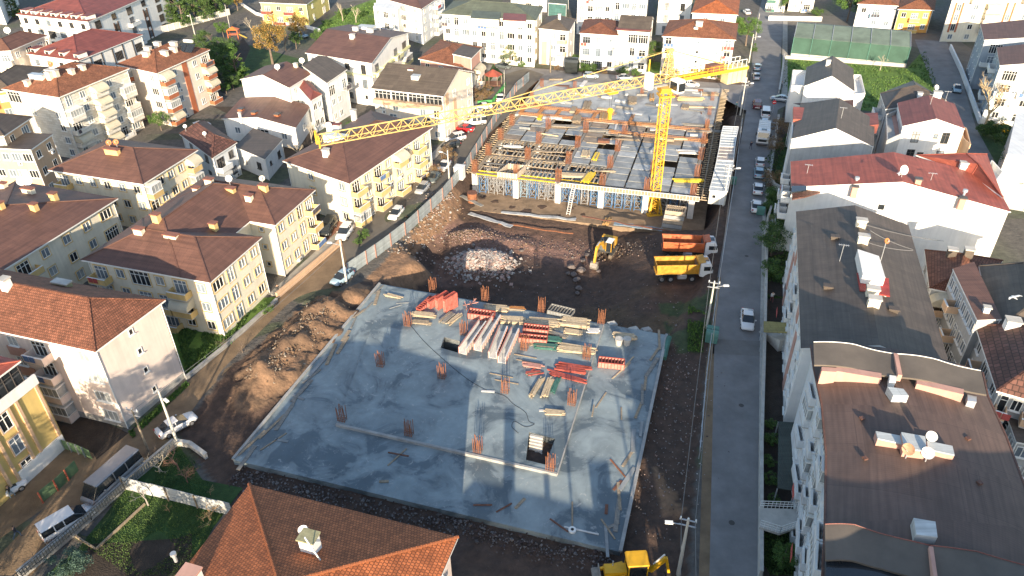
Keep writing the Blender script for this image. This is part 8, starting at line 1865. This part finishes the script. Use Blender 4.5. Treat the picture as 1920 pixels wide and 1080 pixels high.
def branch(mb, p, d, L, r, depth, rnd, spread=.55):
    q = p + d*L; mb.tube([p, q], r, 4 if depth > 1 else 3, 0, r*.62)
    if depth == 0: return
    for k in range(rnd.choice([2, 3, 3])):
        nd = (d + Vector((rnd.uniform(-1, 1), rnd.uniform(-1, 1), rnd.uniform(-.25, .6)))*spread).normalized(); branch(mb, p.lerp(q, rnd.uniform(.55, 1)), nd, L*rnd.uniform(.55, .8), r*.6, depth-1, rnd, spread)
BARE = {}
def bare_mesh(k, m, depth=5, sp=.55):
    if (k, m.name) not in BARE:
        mb = MB(); rnd = random.Random(k); branch(mb, Vector((0, 0, 0)), Vector((0, 0, 1)), .30, .02, depth, rnd, sp); BARE[(k, m.name)] = mb.mesh('trunk', m)
    return BARE[(k, m.name)]
TRK = MB().tube([(0, 0, 0), (.01, 0, .3), (0, .02, .62)], .028, 7, 0, .012); rnd = random.Random(4)
for k in range(7): a = k*.9; z = .28+.05*k; TRK.tube([(0, 0, z), (math.cos(a)*.2, math.sin(a)*.2, z+.18)], .011, 4, 0, .004)
TRKM = TRK.mesh('trunk', BARK)
def tree(kind, px, py, h, label, w_=1., name=None, cat='tree', z=0, group=None, k=0):
    t = thing(name or {'autumn': 'autumn_tree', 'cone': 'conifer', 'brightcone': 'cypress', 'sagecone': 'conifer', 'shrub': 'shrub', 'blueshrub': 'shrub', 'dryshrub': 'shrub'}.get(kind, 'broadleaf_tree'), label, cat, tuple(G(px, py, z)), group, random.uniform(0, 6))
    c = link('crown', CROWN[kind][k % len(CROWN[kind])], t); c.scale = (h*w_, h*w_, h)
    if 'shrub' not in kind: c = link('trunk', TRKM, t); c.scale = (h, h, h)
    return t
def bare(px, py, h, label, m=BARK, k=1, w_=1., name='bare_tree', cat='tree', depth=5, sp=.55, group=None):
    t = thing(name, label, cat, tuple(G(px, py, 0)), group); c = link('branches', bare_mesh(k, m, depth, sp), t); c.scale = (h*w_, h*w_, h); return t
pn = [(300, 45), (320, 52), (345, 50), (368, 42), (388, 38), (408, 30), (428, 22), (310, 22), (335, 26), (360, 18), (385, 14), (410, 6), (432, -2), (345, -4), (375, -8)]
for k, (x, y) in enumerate(pn): tree('cone' if k % 3 else 'broad', x, y, random.uniform(8.5, 11.5), 'dark green tree in the grove above the panel wall, %s counting from the wall' % (ORD[k] if k < 14 else 'last'), 1.7 if k % 3 else 1.1, group='trees of the dark grove', k=k)
tree('autumn', 446, 20, 7, 'rust brown tree at the right end of the dark grove'); tree('cone', 15, 20, 11, 'green conifer in the top left corner, left', 1.6); tree('cone', 28, 34, 9, 'green conifer in the top left corner, right', 1.6)
tree('autumn', 512, 122, 13.5, 'big golden autumn tree in the park', .95); tree('autumn', 562, 82, 10, 'paler autumn tree right behind the big golden one', .9); tree('bright', 420, 72, 5.5, 'small bright green tree beside the play frame', 1.); tree('brightcone', 447, 152, 9.5, 'tall leaning cypress in front of the dark shrubs', 1.9); tree('broad', 425, 140, 8.0, 'dark bushy tree left of the cypress', 1.2, k=1)
tree('broad', 408, 110, 6, 'dark round tree beside the peach block balconies', 1.3); tree('shrub', 595, 76, 3.4, 'round bright shrub beside the parked white car', 1.1, cat='shrub'); tree('broad', 556, 92, 5, 'green tree below the pale autumn tree', 1.1, k=1)
bare(480, 78, 9, 'large bare tree with pale twigs left of the autumn tree', BARKL, 2); bare(400, 92, 6, 'bare shrubby tree by the park path', BARK, 3, 1.3); bare(528, 44, 10, 'bare pale tree in front of the yellow house', BARKL, 4); bare(643, 40, 8, 'bare tree on the lawn, left', BARKL, 5); bare(668, 44, 8, 'bare tree on the lawn, right', BARKL, 6); bare(536, 96, 7, 'thin bare tree in front of the golden tree', BARK, 7)
for k, (x, y) in enumerate([(612, 48), (640, 30), (680, 30), (695, 50), (620, 66)]): tree('shrub', x, y, random.uniform(1.6, 2.6), 'green bush on the sunny lawn at the top, %s of five from the left' % ORD[k], 1.6, group='bushes on the lawn', cat='shrub')
for x_, y_, h_ in ((-44, 27, 19), (-52, 24, 16), (-33, 22, 15)): t = tree('broad', 0, 2000, h_, 'big tree just outside the lower left edge, %s' % {-44: 'tallest', -52: 'leftmost', -33: 'rightmost'}[x_], .8, group='trees below the lower edge'); t.location = (x_, y_, 0)
for k, (x, y, h) in enumerate([(392, 118, 5), (400, 140, 6), (432, 112, 6), (415, 160, 5), (438, 168, 4), (385, 88, 5), (372, 96, 4)]): tree('broad', x, y, h, 'dark leafy tree in the park behind the peach block, %s' % ['by its upper balconies', 'by its middle balconies', 'left of the cypress top', 'nearest the lane', 'right of the lane corner', 'behind the water heater', 'farthest left of the park'][k], 1.3, k=k, group='dark park trees')
# palm
p = G(806, 246, 0); t = thing('palm_tree', 'palm tree in front of the long peach block', 'palm tree', tuple(p)); MB().tube([(0, 0, 0), (.1, 0, 3), (0, 0, 5.6)], .28, 8, 0, .22).build('trunk', BARK, t)
PG = mat('palm_leaf', (.14, .17, .04), .7, .25, 2)
for k in range(30):
    a = k*2.39; el = .9-1.4*(k/30); L = 2.6; mb = MB(); pts = []
    for s_ in range(6): u = s_/5; pts.append(Vector((math.cos(a)*L*u*math.cos(el*(1-u*.5)), math.sin(a)*L*u*math.cos(el*(1-u*.5)), 5.6+L*u*math.sin(el)-1.1*u*u)))
    nn = Vector((-math.sin(a), math.cos(a), 0)); vs = []
    for s_, q in enumerate(pts): w_ = .34*math.sin(math.pi*min(1, .15+s_/5*.85)); vs += [q-nn*w_-Vector((0, 0, .12)), q, q+nn*w_-Vector((0, 0, .12))]
    fs = []
    for s_ in range(5): o_ = 3*s_; fs += [(o_, o_+1, o_+4, o_+3), (o_+1, o_+2, o_+5, o_+4)]
    mb.add(vs, fs); mb.build('frond', PG, t)
tree('brightcone', 921, 112, 4.2, 'small bright cone cypress in front of the long white block', 1.9); tree('sagecone', 956, 120, 6.8, 'grey green cone tree in front of the long white block', 2.2); tree('shrub', 978, 126, 1.6, 'low green shrub right of the grey green cone tree', 1.3, cat='shrub')
tree('bright', 1398, 86, 9, 'round green tree by the road at the top', 1.05); tree('bright', 1588, 40, 10.5, 'wide green umbrella like tree behind the covered pitch', 1.35); tree('bright', 1708, 52, 6, 'green tree in front of the orange house', 1.1); tree('brightcone', 1728, 55, 4, 'small cypress in front of the orange house', 2.0); tree('shrub', 1530, 30, 2.6, 'green bush by the townhouse wall', 1.5, cat='shrub'); tree('bright', 1466, 25, 7, 'tree between the two townhouses', .5)
for k, x in enumerate((1045, 1092, 1108, 1135, 1168, 1192, 1262, 1330, 1352)): tree('shrub' if k % 3 else 'dryshrub', x, 132+k*2, random.uniform(1.4, 2.4), 'garden bush along the far edge of the rear deck, %s from the left' % ORD[k], 1.5, group='bushes beyond the rear deck', cat='shrub')
tree('broad', 1225, 118, 6.5, 'green tree between the white semi and the peach block', .9); bare(1213, 132, 5, 'bare bush between the white semi and the peach block', BARK, 8, 1.2); bare(1377, 150, 6.5, 'brown bare tree behind the crane counterweight', BARK, 9, 1.3); tree('dryshrub', 1368, 152, 3.2, 'brown hedge at the corner behind the counterweight', 1.5, cat='shrub'); tree('dryshrub', 1345, 150, 2.6, 'brown hedge left of the corner behind the counterweight', 1.5, cat='shrub'); tree('brightcone', 1414, 96, 2.2, 'tall green hedge plant by the upper road', 2.5)
bare(1846, 238, 12.5, 'tall bare tree with golden twigs at the right edge', mat('golden_bark', (.50, .38, .22), .85, .2, 3), 12, 1.3, depth=6, sp=.6); bare(1650, 132, 5.5, 'bare tree in front of the covered pitch', BARKL, 14, 1.3)
for k, (x, y, h) in enumerate([(1868, 262, 4.5), (1848, 256, 3.4), (1890, 300, 7), (1905, 330, 8), (1895, 360, 8), (1915, 380, 8), (1925, 290, 7)]): tree('broad' if k > 1 else 'shrub', x, y, h, 'dark tree at the right edge below the bare tree, %s from the top' % ORD[k], 1.2, group='dark trees at the right edge', k=k)
for k, (x, y, h, kd) in enumerate([(1445, 480, 5.5, 'broad'), (1452, 455, 5.0, 'broad'), (1440, 350, 3.5, 'dryshrub'), (1448, 375, 2.5, 'shrub'), (1441, 395, 2.0, 'shrub'), (1448, 520, 3.0, 'shrub'), (1452, 280, 3.0, 'dryshrub'), (1455, 250, 3.5, 'dryshrub')]): tree(kd, x, y, h, 'garden plant between the right wall and the blocks, %s' % ['big dark bush', 'dark bush above the big one', 'brown thicket by the curved wall', 'low bush by the balustrade', 'low bush below the balustrade', 'low bush near the mustard canopy', 'brown thicket by the box truck', 'brown thicket near the van'][k], 1.3, cat='shrub', k=k)
tree('bright', 1465, 1062, 2.8, 'small bright green tree in the lower right garden', 1.2); tree('blueshrub', 138, 1072, 2.6, 'round blue green shrub in the lower left garden', 1.3, cat='shrub')
for k, (x, y, s_) in enumerate([(1445, 800, 1.0), (1448, 830, 1.2), (1440, 870, 1.0), (1446, 905, 1.1), (1450, 940, .8)]): tree('shrub', x, y, s_, 'low plant in the narrow garden beside the road wall, %s of five from the top' % ORD[k], 1.6, cat='shrub', group='low plants beside the road wall')
TW_ = mat('twig_tan', (.40, .27, .14), .9, .2, 3); TWR = mat('twig_red_brown', (.24, .13, .085), .9, .2, 3)
bare(278, 948, 3.4, 'knotty bare fruit tree by the white sheet fence', mat('pale_trunk', (.36, .33, .30), .9, .2, 3), 21, 1.5, sp=.75); bare(335, 880, 3.0, 'tangled reddish bare bush by the crumbling wall', TWR, 22, 2.2, 'bare_bush', 'shrub', 6, 1.0); bare(300, 885, 2.6, 'sprawling bare fruit tree left of the reddish bush', BARKL, 23, 2.0, sp=.9); bare(352, 905, 2.4, 'second reddish bare bush near the site', TWR, 24, 2.0, 'bare_bush', 'shrub', 6, 1.0); bare(395, 975, 2.2, 'tan bare bush in front of the white sheet fence, right', TW_, 25, 2.0, 'bare_bush', 'shrub', 5, 1.1); bare(382, 978, 1.6, 'small tan bare bush left of the larger one', TW_, 26, 2.0, 'bare_bush', 'shrub', 5, 1.1); bare(318, 960, 1.5, 'tan shoots at the middle of the white fence', TW_, 27, 1.5, 'bare_bush', 'shrub', 4, 1.0); bare(395, 928, 1.4, 'tan twigs behind the white fence', TW_, 28, 1.8, 'bare_bush', 'shrub', 4, 1.0)
for k in range(7): bare(60+k*38, 1062-k*34, 1.9, 'bare creeper on the railing, %s from the lower left' % ORD[k], TWR if k % 2 else BARK, 30+k % 3, 1.8, 'bare_creeper', 'creeper', 5, 1.1, 'creepers on the railing')
bare(560, 300, 5.5, 'bare shrubby tree between the villa and the block under the jib', BARKL, 36, 1.2); bare(585, 268, 5.5, 'bare tree right of the yard building', BARKL, 37, 1.2); bare(505, 243, 4.5, 'bare bush in front of the yard building', BARK, 38, 1.5, sp=.8); bare(470, 320, 4.5, 'bare bushes behind the nearest cream blocks', BARK, 39, 1.6, sp=.8); bare(455, 300, 4, 'bare bush beside the small annexe', BARK, 40, 1.5, sp=.8)
for k, (x, y, h, kd) in enumerate([(12, 345, 4.5, 'shrub'), (75, 345, 4.0, 'shrub'), (303, 245, 4.5, 'bright'), (425, 176, 3.2, 'bright'), (745, 212, 3.5, 'shrub'), (668, 245, 3.0, 'shrub'), (800, 428, .01, 'shrub'), (683, 446, 1.6, 'shrub'), (672, 458, 1.2, 'shrub'), (500, 586, 1.6, 'shrub'), (815, 330, 2.4, 'dryshrub'), (840, 300, 3.0, 'dryshrub'), (895, 190, 3.5, 'dryshrub'), (915, 180, 3.0, 'dryshrub'), (640, 60, 1.8, 'shrub'), (700, 190, 3, 'broad'), (760, 240, 3, 'shrub')]):
    if h > .1: tree(kd, x, y, h, ['green bush at the left edge below the tan block', 'green bush right of the slim pole', 'bright bush below the peach block corner', 'bright little tree by the white car lane', 'bush between the white blocks', 'bush beside the pale blue house', '', 'weed clump on the red paved yard, upper', 'weed clump on the red paved yard, lower', 'green clump at the garden wall of the cream block', 'brown hedge beside the street row of cars, lower', 'brown hedge beside the street row of cars, upper', 'brown thicket in the fenced corner, left', 'brown thicket in the fenced corner, right', 'small green bush at the top of the lawn', 'dark tree hidden between white blocks', 'bush below the palm tree'][k], 1.3, cat='shrub')
bare(455, 662, 1.8, 'bare twiggy hedge in the garden of the nearest cream block', BARK, 41, 2.2, 'bare_bush', 'shrub', 5, 1.0); bare(420, 650, 1.8, 'bare twiggy hedge left of the other in that garden', BARK, 42, 2.2, 'bare_bush', 'shrub', 5, 1.0)
# grass tufts
def tufts(name, polys, n, size, mats, seed, label, z=.03):
    rnd_ = random.Random(seed); rg = np.random.RandomState(seed); V = []; Fq = []
    Q = [[tuple(G(*q, 0)[:2]) for q in p] for p in polys]; per = n//len(Q)
    for q in Q:
        xs_ = [a[0] for a in q]; ys_ = [a[1] for a in q]; c = 0; it = 0
        while c < per and it < per*8:
            it += 1; x, y = rnd_.uniform(min(xs_), max(xs_)), rnd_.uniform(min(ys_), max(ys_))
            if not pip(x, y, q) or nz(x, y, .3, seed) < -.25: continue
            c += 1; a = rnd_.uniform(0, 3.14); h = size*rnd_.uniform(.5, 1.3); dx, dy = math.cos(a)*h*.5, math.sin(a)*h*.5; k = len(V); lx, ly = rnd_.uniform(-.5, .5)*h, rnd_.uniform(-.5, .5)*h
            V += [(x-dx, y-dy, z), (x+dx, y+dy, z), (x+lx, y+ly, z+h)]; Fq.append((k, k+1, k+2))
    me = bpy.data.meshes.new(name); me.from_pydata(V, [], Fq)
    for m in mats: me.materials.append(m)
    me.polygons.foreach_set('material_index', rg.randint(0, len(mats), len(Fq))); o = bpy.data.objects.new(name, me); COL.objects.link(o); return tag(o, label, 'grass', kind='stuff')
tufts('grass', [[(140, 1010), (250, 905), (335, 838), (440, 930), (400, 990), (350, 1079), (240, 1079)]], 15000, .09, EG[1:], 5, 'green grass in the lower left garden'); tufts('grass', [[(330, 620), (480, 565), (440, 640), (352, 706)], [(1470, 112), (1700, 130), (1735, 95), (1770, 200), (1600, 205), (1470, 165)], [(590, 60), (640, 22), (710, 0), (715, 60)]], 15000, .3, BT+EG[1:], 6, 'bright grass on the lawns'); tufts('grass', [[(1290, 570), (1325, 590), (1318, 660), (1288, 660)], [(240, 812), (350, 716), (356, 722), (250, 822)]], 2600, .22, BT, 7, 'weeds at the road edge', .05)
tufts('grass', [[(1432, 300), (1475, 250), (1480, 400), (1440, 440)], [(1436, 440), (1480, 440), (1490, 560), (1436, 560)], [(1432, 1000), (1490, 1000), (1495, 1079), (1432, 1079)]], 9000, .22, EG, 8, 'dark grass in the right hand gardens')
